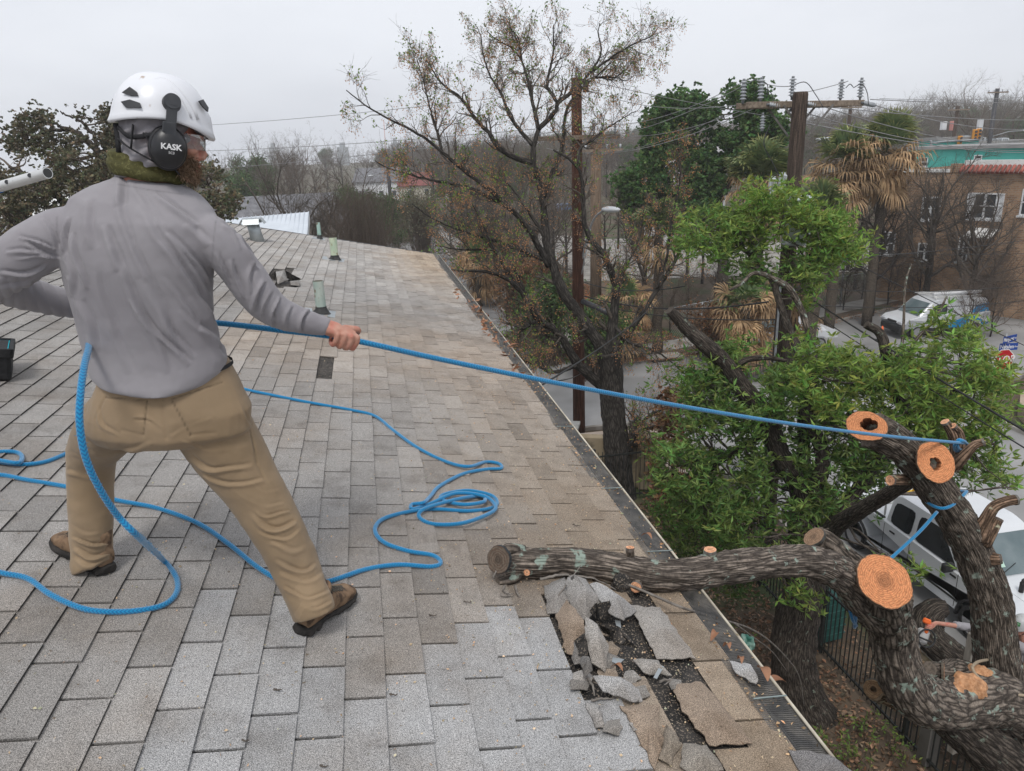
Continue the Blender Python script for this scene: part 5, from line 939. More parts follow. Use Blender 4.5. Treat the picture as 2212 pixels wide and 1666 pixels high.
# ------------------------------------------------------------------ leafy tree in front
def foliate(name, label, base, limbs, polys, groups, seed, leafm, tint=(1, 1, 1), LL=(.085, .13), wd=.15, per=6, whorls=3, mk_parent=None, tw=TWIG, tg=.010, zm=1.0, gap=-.22, sp=.07):
    """limbs: world polylines (K,3)+(K) radii; polys: (outline, z0, z1, tips, tint)"""
    rg = np.random.default_rng(seed); t = mk_parent or thing(name, label, 'tree', base); LP = np.concatenate([l[0] for l in limbs]); tips = []; tn = []; br = []; brr = []; tw_ = []; twr = []
    for poly, z0, z1, n, tt in polys:
        xs = [a for a, b in poly]; ys = [b for a, b in poly]; pts = []
        while len(pts) < n:
            x = rg.uniform(min(xs), max(xs)); y = rg.uniform(min(ys), max(ys))
            if inside(x, y, poly) and mnoise.noise(Vector((x/55, y/42, seed))) > gap: pts.append(D(x, y, zm*rg.uniform(z0, z1)))
        pts = np.array(pts); ng = max(3, int(n/9)); cen = pts[rg.permutation(n)[:ng]]
        for _ in range(4):
            a = ((pts[:, None]-cen[None])**2).sum(2).argmin(1); cen = np.array([pts[a == g].mean(0) if (a == g).any() else cen[g] for g in range(ng)])
        a = ((pts[:, None]-cen[None])**2).sum(2).argmin(1)
        for g in range(ng):
            c = cen[g]; dd = np.linalg.norm(LP-c, axis=1)+np.maximum(0, LP[:, 2]-c[2])*1.2; s = LP[dd.argmin()]; mid = (s+c)/2+rg.normal(0, .10, 3)*np.linalg.norm(c-s)-np.array([0, 0, .08])
            q = resample(smooth_line([s, mid, c-(0, 0, .05)], 6), 8); q[1:-1] += rg.normal(0, .012, (6, 3)); br.append(q); brr.append(np.linspace(tg*1.8+.003*np.linalg.norm(c-s), tg*.6, 8))
            for p in pts[a == g]:
                j = rg.integers(3, 8); m_ = (q[j]+p)/2+rg.normal(0, .05, 3); tw_.append(resample(np.array([q[j], m_, p]), 5)); twr.append(np.linspace(tg*.45, tg*.18, 5))
        tips.append(pts); tn.append(np.tile(tt, (n, 1)))
    mb = MB(); mb.tubes(np.array(br), np.array(brr), 5); mb.tubes(np.array(tw_), np.array(twr), 3, cap=False); mb.build('branches', [tw], t, base)
    tips = np.concatenate(tips); tn = np.concatenate(tn); mb = MB(); n = len(tips)
    for w in range(whorls):
        c = tips+rg.normal(0, sp, (n, 3))*(w > 0); ax = norm(rg.normal(0, .5, (n, 3))+(0, 0, .8)); pos = np.repeat(c, per, 0); A = np.repeat(ax, per, 0); rd = rg.normal(size=pos.shape); rd = norm(rd-A*(rd*A).sum(1, keepdims=True))
        leaf_pack(mb, pos, rd+A*rg.uniform(-.15, .6, (len(pos), 1)), rg.uniform(*LL, len(pos)), wd, rg, 0, np.repeat(tn*tint*np.exp(rg.normal(0, .24, (n, 1)))*(1+rg.normal(0, .1, (n, 1))*np.array([1.2, 0, .5])), per, 0), .18)
    mb.build('leaves', [leafm], t, base); return t
def wl(pts, ra, rb, K=16):
    S = resample(smooth_line(np.array([D(a, b, z*ZF) for a, b, z in pts]), 6), K); return S, np.linspace(ra, rb, K)
fb = G(1735, 1545); fb[2] = 0
ft = thing('leafy_tree', 'bright green leafy tree with broken limbs and a bent dead branch', 'tree', fb)
barklimb(zf([(1748, 1560, 10.1, 66), (1738, 1530, 10.05, 56), (1718, 1470, 9.95, 48), (1712, 1400, 9.8, 46), (1722, 1330, 9.7, 45), (1738, 1260, 9.6, 42), (1740, 1190, 9.5, 38), (1740, 1120, 9.4, 30)]), 48, .03, 1.5, OAKD, 'trunk', ft, fb, seed=3)
LF = [([(1740, 1150, 9.4), (1730, 1060, 9.3), (1702, 1010, 9.3), (1685, 980, 9.3), (1665, 930, 9.3), (1642, 883, 9.2), (1603, 837, 9.1), (1564, 782, 9.0), (1522, 744, 8.9), (1483, 709, 8.9), (1446, 670, 8.8)], (27, 24, 23, 22, 21, 21, 20, 18, 17, 14, 10)),
 ([(1740, 1140, 9.4), (1745, 1100, 9.3), (1760, 1062, 9.2), (1772, 1025, 9.1), (1777, 990, 9.1), (1770, 960, 9.1), (1756, 925, 9.0), (1744, 890, 9.0), (1748, 850, 9.0), (1751, 813, 9.0), (1749, 767, 9.0)], (18, 17, 16, 16, 16, 15, 13, 15, 15, 15, 16)),
 ([(1752, 770, 9.0), (1754, 751, 9.0), (1743, 709, 8.9), (1731, 670, 8.9), (1704, 623, 8.8), (1673, 604, 8.8), (1642, 591, 8.7), (1622, 593, 8.7), (1603, 612, 8.6), (1576, 627, 8.6)], (9, 8, 7, 7, 7, 6, 5, 4, 4, 3)),
 ([(1737, 1100, 9.5), (1737, 1020, 9.6), (1736, 960, 9.7), (1735, 900, 9.8), (1738, 830, 10), (1725, 760, 10.2), (1700, 700, 10.4), (1680, 640, 10.6), (1665, 590, 10.8)], (16, 14, 13, 12, 10, 9, 8, 7, 6)),
 ([(1738, 1180, 9.5), (1783, 1158, 9.0), (1816, 1129, 8.6), (1865, 1099, 8.0), (1930, 1060, 7.4), (1985, 1030, 6.9)], (22, 20, 19, 17, 16, 15)),
 ([(1780, 1158, 9.0), (1850, 1060, 9.2), (1920, 960, 9.4), (1959, 905, 9.4), (1935, 850, 9.3), (1921, 805, 9.3), (1913, 759, 9.2), (1901, 720, 9.2), (1870, 701, 9.2)], (14, 13, 12, 12, 12, 12, 11, 10, 8)),
 ([(1935, 850, 9.3), (1945, 780, 9.4), (1952, 700, 9.5), (1955, 620, 9.6), (1968, 570, 9.6)], (5, 4, 3, 2.5, 2)), ([(1930, 830, 9.3), (1975, 740, 9.3), (2020, 690, 9.3), (2045, 640, 9.3)], (4, 3.5, 3, 2)), ([(1665, 935, 9.3), (1610, 960, 9.4), (1540, 1010, 9.6), (1480, 1060, 9.7)], (9, 7, 6, 4)), ([(1592, 812, 9.1), (1603, 782, 9), (1650, 773, 9), (1700, 780, 9)], (7, 7, 6, 3)),
 ([(1960, 905, 9.4), (2030, 860, 9.6), (2100, 830, 9.8), (2170, 820, 9.9)], (8, 7, 5, 3)), ([(1675, 620, 10.7), (1640, 570, 10.9), (1580, 520, 11.1), (1530, 500, 11.2)], (6, 5, 4, 3)), ([(1675, 620, 10.7), (1740, 560, 10.9), (1800, 530, 11)], (6, 5, 4)), ([(1915, 900, 9.4), (1990, 930, 9.3), (2080, 950, 9.2), (2150, 960, 9.2)], (7, 6, 5, 3))]
FL = []
for k, (pts, rs) in enumerate(LF):
    barklimb([(a, b, z*ZF, r) for (a, b, z), r in zip(pts, rs)], 24 if rs[0] > 10 else 10, .04, .8 if rs[0] > 10 else .3, OAKD if k not in (2, 6, 7) else MATS['oak_bark'], 'limb', ft, fb, seed=k*3.1)
    FL.append(wl(pts, .05, .02, 24))
foliate('', '', fb, FL, [
  ([(1480, 480), (1530, 435), (1580, 420), (1620, 460), (1600, 520), (1560, 560), (1500, 560), (1465, 525)], 10.2, 11.6, 150, (1.0, 1.0, 1)),
  ([(1590, 430), (1650, 405), (1720, 412), (1760, 440), (1770, 500), (1720, 540), (1640, 540), (1600, 500)], 10.2, 11.6, 230, (1.2, 1.15, 1)),
  ([(1740, 470), (1800, 455), (1850, 485), (1872, 525), (1860, 560), (1815, 590), (1760, 570), (1730, 520)], 10.2, 11.4, 170, (1.1, 1.1, 1)),
  ([(1560, 560), (1640, 550), (1760, 560), (1780, 600), (1700, 610), (1600, 600)], 10.2, 11.2, 60, (.8, .85, 1)),
  ([(1700, 590), (1770, 580), (1765, 640), (1740, 670), (1710, 640)], 10.0, 10.8, 34, (1, 1, 1)),
  ([(1440, 820), (1520, 760), (1600, 740), (1700, 760), (1720, 860), (1640, 900), (1480, 900)], 8.9, 10.4, 230, (.9, .95, 1)),
  ([(1700, 760), (1800, 735), (1870, 760), (1960, 750), (2060, 735), (2110, 760), (2140, 800), (2185, 850), (2190, 900), (2150, 1000), (2080, 1010), (1960, 960), (1900, 900), (1800, 900), (1720, 880)], 8.2, 10.4, 760, (1.12, 1.08, 1)), ([(2000, 690), (2070, 650), (2100, 690), (2110, 740), (2040, 740)], 8.8, 9.8, 26, (1.15, 1.1, 1)), ([(2140, 760), (2190, 755), (2205, 800), (2150, 820)], 8.8, 9.6, 9, (1.15, 1.1, 1)),
  ([(1410, 1060), (1440, 940), (1520, 880), (1640, 860), (1760, 900), (1900, 900), (1960, 980), (1920, 1060), (1850, 1110), (1780, 1170), (1700, 1200), (1600, 1195), (1500, 1170), (1430, 1110)], 8.6, 10.4, 820, (.85, .9, 1)),
  ([(2050, 1000), (2180, 980), (2160, 1040), (2090, 1050)], 8.4, 9.6, 40, (1, 1, 1)), ([(1690, 1270), (1770, 1270), (1760, 1330), (1700, 1330)], 8.8, 9.2, 12, (1, 1, 1)), ([(1930, 1200), (2000, 1180), (1990, 1250), (1940, 1240)], 7.4, 8.2, 6, (1, 1, 1)), ([(2170, 1040), (2205, 1040), (2200, 1060), (2175, 1060)], 7.4, 8.2, 3, (1.1, 1.1, 1))],
  0, 5, LG, mk_parent=ft, whorls=4, per=6, zm=ZF, LL=(.08, .17), gap=.02, sp=.15, wd=.13)
# ------------------------------------------------------------------ vegetation in the distance
rg = np.random.default_rng(21)
def tree_proto(name, label, cat, H, seed, spread=.55, levels=(9, 7, 6, 4), mat=TWIG2, leaf=None, nleaf=0, lsize=(.12, .2), ltint=(1, 1, 1), trunk=.32, group=None, rad=.16, lean=.05, t0=.18, droop=0.0, wid=.35):
    rg = np.random.default_rng(seed); t = thing(name, label, cat, (0, 0, 0), group); K = 8; z = np.linspace(0, H*.62, K); P = np.stack([np.cumsum(rg.normal(0, lean*.4, K)), np.cumsum(rg.normal(0, lean*.4, K)), z], 1); P[0, :2] = 0; Rr = np.linspace(rad, rad*.45, K)
    mb = MB(); mb.tube(P, Rr, 8); mb.build('trunk', [OAKD if mat is TWIG else CHB], t)
    c1, r1 = children(rg, P[None], Rr[None], levels[0], trunk, 1, (28, 62), (.55, .95), 8, .07, .16, .62, .01, absL=(H*.34, H*.58)); c2, r2 = children(rg, c1, r1, levels[1], t0, 1, (25, 60), (.3, .6), 6, .05, .2, .6, .006, down=droop)
    c3, r3 = children(rg, c2, r2, levels[2], .2, 1, (20, 60), (.35, .7), 5, .05, .22, .6, .005, down=droop); mb = MB(); mb.tubes(c1, r1, 6); mb.tubes(c2, r2, 4); mb.tubes(c3, r3, 3, cap=False); last = c3
    if levels[3]: c4, r4 = children(rg, c3, r3, levels[3], .2, 1, (20, 55), (.45, .8), 4, .04, .22, .65, .004, down=droop); mb.tubes(c4, r4, 3, cap=False); last = c4
    mb.build('branches', [mat], t)
    if leaf:
        tips = last[:, -2:].reshape(-1, 3); i = rg.integers(0, len(tips), nleaf); pos = tips[i]+rg.normal(0, lsize[1]*1.2, (nleaf, 3)); mb = MB(); leaf_pack(mb, pos, rg.normal(size=pos.shape), rg.uniform(*lsize, nleaf), wid, rg, 0, ltint, .25); mb.build('leaves', [leaf], t)
    return t
def put(proto, x, y, s=1.0, rz=None, label=None, group=None, first={}, z=None, sz=1.0):
    o = proto if not first.get(proto.name) else copy_tree(proto); first[proto.name] = 1
    o.location = (x, y, (float(terr(np.array(x), np.array(y)))-.05) if z is None else z); o.rotation_euler = (0, 0, rg.uniform(0, 6.28) if rz is None else rz); o.scale = (s, s, s*sz)
    if label: o['label'] = label
    if group: o['group'] = group
    return o
def atZ(px, Z):                                    # ground place below picture column px at depth Z
    d = ray(px, 300); p = CAM+d*Z; return p[0], p[1]
BW = M('far_bark', (.085, .070, .056), (.17, .14, .112), 30, .9); BW2 = M('far_bark_brown', (.085, .066, .052), (.16, .125, .10), 30, .9)
bareA = tree_proto('bare_tree', 'bare grey winter tree in the belt of distant trees', 'tree', 11, 1, mat=BW); bareB = tree_proto('bare_tree', 'bare grey winter tree in the belt of distant trees', 'tree', 10, 2, mat=BW2, levels=(11, 7, 6, 3)); bareC = tree_proto('bare_tree', 'bare grey winter tree in the belt of distant trees', 'tree', 12, 3, mat=BW, levels=(8, 8, 6, 3), trunk=.45)
brush = tree_proto('brush', 'tangled brown leafless brush in the distance', 'shrub', 4.2, 4, mat=BW2, levels=(16, 8, 6, 3), trunk=.02, rad=.05); brush['group'] = 'thickets of bare brush'
for o in (bareA, bareB, bareC): o['group'] = 'distant bare trees'
green = tree_proto('evergreen_oak', 'dark green leafy tree in the belt of distant trees', 'tree', 9, 6, mat=BW, levels=(9, 7, 5, 0), leaf=LD, nleaf=16000, lsize=(.16, .30), ltint=(1.25, 1.2, 1.3), trunk=.3, wid=.4); green['group'] = 'distant green trees'
BG = 'distant bare trees'
# belt of far trees: rows at growing distance
for Z, x0, x1, n, s0, s1 in ((95, 350, 1250, 20, .8, 1.15), (140, 300, 2250, 34, .85, 1.25), (200, 560, 2300, 36, .9, 1.35), (270, 600, 2300, 34, 1.0, 1.5), (350, 600, 2300, 30, 1.1, 1.6), (75, 1750, 2350, 10, .6, .85), (52, 560, 800, 5, .6, .8), (62, 1000, 1400, 9, .6, .8), (50, 1420, 1640, 5, .6, .75), (46, 1780, 1960, 6, .65, .8)):
    for k in range(n):
        px = x0+(x1-x0)*(k+rg.uniform(.1, .9))/n; ZZ = Z*rg.uniform(.88, 1.15); x, y = atZ(px, ZZ)
        if -6 < x < 9 and y < 175: x = rg.choice([-9-rg.uniform(0, 5), 13+rg.uniform(0, 5)])
        if rg.random() < .16 and Z > 90: put(green, x, y, rg.uniform(s0, s1)*.85, sz=rg.uniform(.85, 1.1))
        else: put([bareA, bareB, bareC][rg.integers(3)], x, y, rg.uniform(s0, s1), sz=rg.uniform(.85, 1.1))
for px, Z, s in ((1180, 34, .55), (1130, 38, .6), (1090, 44, .7), (1220, 40, .7), (1060, 52, .8), (1400, 38, .7), (1460, 36, .7), (1500, 38, .75), (1620, 36, .7), (1690, 36, .8), (1740, 38, .9), (1860, 39, .8), (1960, 40, .9), (690, 44, 1.25), (735, 47, 1.3), (780, 46, 1.3), (815, 52, 1.2), (655, 50, 1.2), (600, 48, 1.0), (545, 50, 1.1), (1000, 60, .9), (960, 70, 1.0), (1090, 62, .8), (1150, 70, .8), (1560, 44, .7), (2030, 40, 1.0), (2120, 39, .9), (2190, 37, 1.0), (2210, 33, .9), (2160, 32, .8), (1820, 44, .9), (1900, 42, .8)):
    x, y = atZ(px, Z); put(brush, x, y, s, sz=rg.uniform(.9, 1.15), label='tangled brown leafless brush in the distance')
for px, Z, s, lb in ((2108, 88, 1.28, 'tall bare tree topping the hill skyline beside the dark far pole'), (2190, 86, 1.22, 'tall bare tree at the right picture edge on the hill skyline')):
    x, y = atZ(px, Z); put(bareC if px < 2150 else bareA, x, y, s, label=lb)['group'] = ''
for o in list(COL.objects):
    if o.get('group') == '': del o['group']
# the wood on the hill and along the horizon, one mass
def far_wood():
    rgw = np.random.default_rng(77); mb = MB()
    for v in range(3):
        K = 4; P = np.zeros((1, K, 3)); P[0, :, 2] = np.linspace(0, 5.5, K); Rr = np.linspace(.22, .12, K)[None]; a, ra = children(rgw, P, Rr, 9, .3, 1, (25, 60), (.5, .9), 5, .08, .15, .6, .05, absL=(4, 6.5)); b, rb = children(rgw, a, ra, 7, .15, 1, (25, 60), (.35, .6), 4, .05, .2, .6, .035); c, rc = children(rgw, b, rb, 4, .2, 1, (20, 60), (.4, .7), 3, .05, .2, .6, .025)
        T = []
        for k in range(190):
            Z = rgw.choice([130, 170, 215, 260, 320, 390], p=[.08, .16, .2, .22, .2, .14])*rgw.uniform(.9, 1.12); px = rgw.uniform(820, 2350) if Z > 200 else rgw.uniform(1050, 2350); x, y = atZ(px, Z); s = rgw.uniform(.75, 1.25); az = rgw.uniform(0, 6.28)
            if -7 < x < 10 and y < 178: continue
            Rz = rotz(az)*s; o = np.array([x, y, float(terr(np.array(x), np.array(y)))]); tt = rgw.uniform(.7, 1.3)*np.array([1, rgw.uniform(.95, 1.08), rgw.uniform(.9, 1.05)])
            for A, B, n in ((P, Rr, 5), (a, ra, 3), (b, rb, 3), (c, rc, 3)): T.append((A@Rz.T+o, B*s, n, tt))
        for A, B, n, tt in T: mb.tubes(A, B, n, 0, tt, cap=False)
    return tag(mb.build('far_wood', [BW]), kind='stuff')
far_wood()
# two bare trees left of the street, seen over the neighbour's metal roof
dkt = tree_proto('bare_tree', 'bare spreading tree rising behind the white metal roof', 'tree', 8.6, 12, mat=TWIG, levels=(11, 9, 7, 4), trunk=.28, rad=.20)
for px, Z, s, lb in ((628, 37, 1.05, 'bare spreading tree rising behind the white metal roof'), (735, 42, .95, 'bare tree right of the white metal roof, behind brown brush')):
    x, y = atZ(px, Z); put(dkt, x, y, s, label=lb)
for px, Z, s in ((800, 62, .8), (842, 66, .75), (760, 70, .8)):
    x, y = atZ(px, Z); put(green, x, y, s*.8, label='dark green leafy tree in the belt of distant trees')
# street-side bare trees in front of the brick house
brn = tree_proto('courtyard_tree', 'wide dark bare tree in front of the brick building window', 'tree', 7.6, 9, mat=TWIG, levels=(12, 8, 7, 4), trunk=.22, rad=.20)
x, y = atZ(2045, 37); put(brn, x, y, 1.05); 
for px, Z, s, lb in ((1010, 48, .95, 'bare tree behind the left limbs of the berry tree, near the far roof corner'), (1085, 40, .95, 'dense bare tree behind the middle of the berry tree'), (1165, 36, .85, 'bare tree just left of the dark brown pole'), (1400, 40, .9, 'bare tree between the pale pole and the green oak'), (1925, 38, .92, 'dense bare tree left of the brick building, right of the palms'), (2150, 34, .9, 'bare tree at the right edge in front of the brick wall')):
    x, y = atZ(px, Z); put(brn, x, y, s, label=lb)
# ------------------------------------------------------------------ live oak on the left, beyond the ridge
lb_ = D(150, 560, 24); lb_[2] = 0; lo = thing('live_oak', 'broad olive-brown live oak behind the roof ridge at the left edge', 'tree', lb_)
LL_ = [([(150, 900, 24), (160, 700, 24), (150, 560, 24), (170, 470, 24), (200, 390, 24)], .42, .2), ([(170, 480, 24), (120, 420, 23.5), (60, 380, 23), (20, 360, 23)], .16, .05), ([(200, 395, 24), (215, 340, 24), (185, 300, 24), (150, 280, 24), (100, 285, 23.8), (50, 310, 23.6)], .14, .03), ([(215, 345, 24), (200, 290, 24.2), (170, 262, 24.3), (130, 240, 24.4)], .09, .02), ([(205, 380, 24), (250, 330, 24), (290, 290, 24), (240, 260, 24), (262, 235, 24)], .13, .02), ([(200, 400, 24), (290, 370, 23.6), (380, 360, 23.2), (450, 400, 23)], .15, .04), ([(180, 470, 24), (90, 470, 23.4), (20, 480, 23)], .13, .05), ([(190, 440, 24), (300, 440, 23.5), (420, 450, 23)], .13, .05), ([(150, 285, 24), (90, 255, 24), (50, 245, 24)], .05, .02)]
fl = []; mb = MB()
for pts, ra, rb in LL_:
    S = resample(smooth_line(np.array([D(a, b, z) for a, b, z in pts]), 6), 26); S[1:-1] += rg.normal(0, .03, (24, 3)); fl.append((S, 0)); mb.tube(S, np.linspace(ra, rb, 26), 8)
mb.build('limbs', [OAKD], lo, lb_)
foliate('', '', lb_, fl, [([(15, 300), (40, 250), (90, 225), (170, 222), (200, 262), (215, 300), (150, 320), (70, 335), (15, 335)], 22.8, 25, 230, (.8, .8, .8)), ([(200, 245), (262, 225), (300, 240), (330, 300), (300, 340), (230, 330), (195, 290)], 23, 25, 230, (.8, .8, .85)), ([(-20, 350), (60, 335), (200, 325), (330, 330), (430, 345), (480, 370), (520, 430), (525, 500), (500, 560), (0, 560), (-20, 500)], 21.5, 25, 2400, (1, 1, 1))], 0, 15, LOL, mk_parent=lo, per=9, whorls=4, LL=(.05, .10), wd=.42, tw=BW2, gap=-.10, sp=.16, tg=.018)
# low hedge behind the ridge to close the view under the oak
# green oak in the middle distance
gb = atZ(1560, 42); gb = np.array([gb[0], gb[1], 0]); go = thing('green_oak', 'big rounded green oak left of the utility pole with transformer', 'tree', gb)
fl = []; mb = MB()
for pts, ra, rb in (([(1560, 640, 42), (1560, 520, 42), (1550, 430, 42)], .35, .25), ([(1550, 440, 42), (1500, 380, 42), (1470, 300, 42), (1465, 230, 42)], .2, .05), ([(1550, 440, 42), (1590, 360, 42), (1610, 280, 42), (1620, 210, 42)], .2, .05), ([(1470, 340, 42), (1420, 340, 41.5), (1400, 320, 41)], .1, .03), ([(1590, 360, 42), (1640, 340, 42), (1680, 310, 42)], .1, .03), ([(1550, 450, 42), (1450, 440, 41), (1360, 420, 41)], .14, .04)):
    S = resample(smooth_line(np.array([D(a, b, z) for a, b, z in pts]), 6), 20); S[1:-1] += rg.normal(0, .05, (18, 3)); fl.append((S, 0)); mb.tube(S, np.linspace(ra, rb, 20), 8)
mb.build('limbs', [OAKD], go, gb)
foliate('', '', gb, fl, [([(1390, 330), (1395, 260), (1420, 225), (1470, 204), (1510, 208), (1535, 240), (1560, 225), (1560, 200), (1610, 186), (1650, 192), (1655, 215), (1690, 250), (1705, 290), (1695, 330), (1640, 350), (1600, 370), (1560, 400), (1540, 480), (1460, 500), (1380, 480), (1340, 430), (1330, 380), (1370, 370)], 39.5, 44.5, 1900, (1.0, 1.0, 1.0))], 0, 25, leafmat('oak_leaf', (.062, .125, .038), (.115, .20, .06), .35), mk_parent=go, per=9, whorls=5, LL=(.14, .24), wd=.38, tw=BW, gap=-.12, sp=.26, tg=.03)
# ------------------------------------------------------------------ fan palms
PG = leafmat('palm_green', (.07, .12, .05), (.13, .19, .08), .2, .45); PT = leafmat('palm_tan', (.30, .19, .10), (.46, .32, .18), .25, .8); PTR = bark_mat('palm_trunk', (.05, .04, .03), (.17, .14, .11), None, 14, 26, .6, .02)
def palm(px, py, Z, rad, label, green_n=26, tan_n=34, seed=0, skirt=1.0):
    rg = np.random.default_rng(seed+50); c = D(px, py, Z); b = np.array([c[0], c[1], 0]); t = thing('fan_palm', label, 'palm', b, 'fan palms across the street'); mb = MB(); P = np.linspace(b, c-(0, 0, .2), 12); P[1:-1, :2] += rg.normal(0, .03, (10, 2)); mb.tube(P, np.linspace(.26, .2, 12), 12); mb.build('trunk', [PTR], t, b)
    for nm, n, e0, e1, mat, l0 in (('fronds', green_n, 20, 88, PG, .9), ('dead_fronds', tan_n, -72, 38, PT, .95)):
        mb = MB()
        for k in range(n):
            az = rg.uniform(0, 6.28); el = R(rg.uniform(e0, e1)); dirv = np.array([math.cos(az)*math.cos(el), math.sin(az)*math.cos(el), math.sin(el)]); Lp = rad*rg.uniform(.40, .58); s0 = c+(0, 0, rg.uniform(-.3, .1)-(.5*skirt if nm != 'fronds' and rg.random() < .5 else 0))
            hub = s0+dirv*Lp-np.array([0, 0, .10 if nm == 'fronds' else .2]); mb.tube([s0, (s0+hub)/2+(0, 0, .05), hub], [.022, .016, .012], 4); side = norm(np.cross(dirv, UP+rg.normal(0, .15, 3))); nn = np.cross(side, dirv); nb = 20; Lb = rad*rg.uniform(.48, .62)*l0; th = np.linspace(-1.75, 1.75, nb)+rg.normal(0, .05, nb)
            d0 = norm(dirv*np.cos(th)[:, None]+side*np.sin(th)[:, None]+nn*(.18*np.abs(np.sin(th*6)))[:, None]); dr = (.30 if nm == 'fronds' else 1.0)*rg.uniform(.6, 1.3); p1 = hub+d0*Lb*.5; p2 = p1+norm(d0-UP*dr*.55)*Lb*.3; p3 = p2+norm(d0*.6-UP*dr*1.5)*Lb*.34*(1 if nm == 'fronds' else 1.2)
            w = norm(np.cross(d0, nn)); w1 = (.032 if nm == 'fronds' else .024)*rad; hubr = np.repeat(hub[None], nb, 0); V = np.stack([hubr, p1-w*w1, p1+w*w1, p2-w*w1*.7, p2+w*w1*.7, p3], 1).reshape(-1, 3); i = np.arange(nb)*6
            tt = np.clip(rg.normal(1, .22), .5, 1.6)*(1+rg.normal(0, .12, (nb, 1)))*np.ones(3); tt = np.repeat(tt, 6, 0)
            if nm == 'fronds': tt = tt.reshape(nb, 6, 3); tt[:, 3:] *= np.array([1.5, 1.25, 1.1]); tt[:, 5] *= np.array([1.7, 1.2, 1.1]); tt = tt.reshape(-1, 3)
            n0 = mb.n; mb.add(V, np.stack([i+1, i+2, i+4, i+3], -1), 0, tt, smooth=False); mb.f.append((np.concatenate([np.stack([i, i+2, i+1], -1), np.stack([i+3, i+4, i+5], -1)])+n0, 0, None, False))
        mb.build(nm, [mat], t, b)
    return t
palm(1826, 345, 35, 2.0, 'tan-skirted fan palm, left one of the big pair left of the turquoise building', 20, 40, 1); palm(1915, 322, 36, 2.1, 'fan palm with green top, right one of the big pair beside the turquoise building', 30, 36, 2)
palm(1648, 385, 32, 1.9, 'fan palm directly left of the utility pole, spiky green crown', 30, 30, 3); palm(1775, 455, 28, 1.4, 'smaller fan palm right of the transformer, behind the leafy tree', 16, 16, 4)
palm(1425, 490, 33, 1.5, 'fan palm low behind the berry tree', 24, 10, 5); palm(1612, 655, 30, 1.5, 'short fan palm with a thick brown skirt above the street', 8, 50, 6, 2.5); palm(1350, 640, 33, 1.5, 'brown-skirted fan palm behind the utility poles', 6, 40, 7, 2.5); palm(1720, 610, 31, 1.4, 'brown-skirted palm behind the bent dead branch', 5, 36, 8, 2.5)
palm(1030, 560, 46, 1.6, 'dead brown palm behind the street corner', 3, 40, 9, 2.0)
# ------------------------------------------------------------------ buildings, poles, wires, vehicles
GLASS = M('window_glass', (.03, .035, .04), (.07, .08, .09), 2, .12, spec=.6); WTRIM = M('white_trim', (.66, .67, .68), (.74, .75, .76), 10, .6)
def brick_mat(name, c1, c2, mortar, bw=.26, rh=.09):
    m = bpy.data.materials.new(name); m.use_nodes = True; n = m.node_tree.nodes; l = m.node_tree.links.new; b = n['Principled BSDF']; uv = n.new('ShaderNodeUVMap')
    k = n.new('ShaderNodeTexBrick'); k.inputs['Scale'].default_value = 1; k.inputs['Brick Width'].default_value = bw; k.inputs['Row Height'].default_value = rh; k.inputs['Mortar Size'].default_value = .014; k.inputs['Color1'].default_value = (*c1, 1); k.inputs['Color2'].default_value = (*c2, 1); k.inputs['Mortar'].default_value = (*mortar, 1); k.inputs['Bias'].default_value = -.1
    l(uv.outputs[0], k.inputs['Vector']); tc = n.new('ShaderNodeTexCoord'); a = noise_node(n, l, tc.outputs['Object'], 1.3, 5, .65); mr = n.new('ShaderNodeMapRange'); l(a, mr.inputs[0]); mr.inputs[1].default_value, mr.inputs[2].default_value = .3, .7; mr.inputs[3].default_value = .7; mr.inputs[4].default_value = 1.25
    mu = n.new('ShaderNodeMix'); mu.data_type = 'RGBA'; mu.blend_type = 'MULTIPLY'; mu.inputs[0].default_value = 1; l(k.outputs[0], mu.inputs[6]); l(mr.outputs[0], mu.inputs[7]); l(mu.outputs[2], b.inputs['Base Color']); b.inputs['Roughness'].default_value = .9
    bp = n.new('ShaderNodeBump'); bp.inputs['Strength'].default_value = .6; bp.inputs['Distance'].default_value = .01; l(k.outputs['Fac'], bp.inputs['Height']); bp.invert = True; l(bp.outputs[0], b.inputs['Normal']); return m
class Wall:
    """upright wall plane through two plan points; pixel -> point on it"""
    def __init__(s, A, B): s.A = np.array([A[0], A[1], 0.]); s.B = np.array([B[0], B[1], 0.]); s.u = norm(s.B-s.A); s.n = np.array([s.u[1], -s.u[0], 0]); s.n = s.n if s.n@(CAM-s.A) > 0 else -s.n
    def hit(s, x, y): d = ray(x, y); return CAM+d*(((s.A-CAM)@s.n)/(d@s.n))
    def uz(s, x, y): p = s.hit(x, y); return (p-s.A)@s.u, p[2]
    def pt(s, u, z, o=0.0): return s.A+s.u*u+np.array([0, 0, z])+s.n*o
    def rect(s, mb, u0, u1, z0, z1, o0, o1, mat=0, tint=1.0):
        P = [s.pt(u0, z0, o0), s.pt(u1, z0, o0), s.pt(u1, z1, o0), s.pt(u0, z1, o0)]; mb.prism(P, s.n*(o1-o0), mat, tint)
    def face(s, mb, u0, u1, z0, z1, o, mat=0, tint=1.0): mb.add([s.pt(u0, z0, o), s.pt(u1, z0, o), s.pt(u1, z1, o), s.pt(u0, z1, o)], [(0, 1, 2, 3)], mat, tint, [[(u0, z0), (u1, z0), (u1, z1), (u0, z1)]], False)
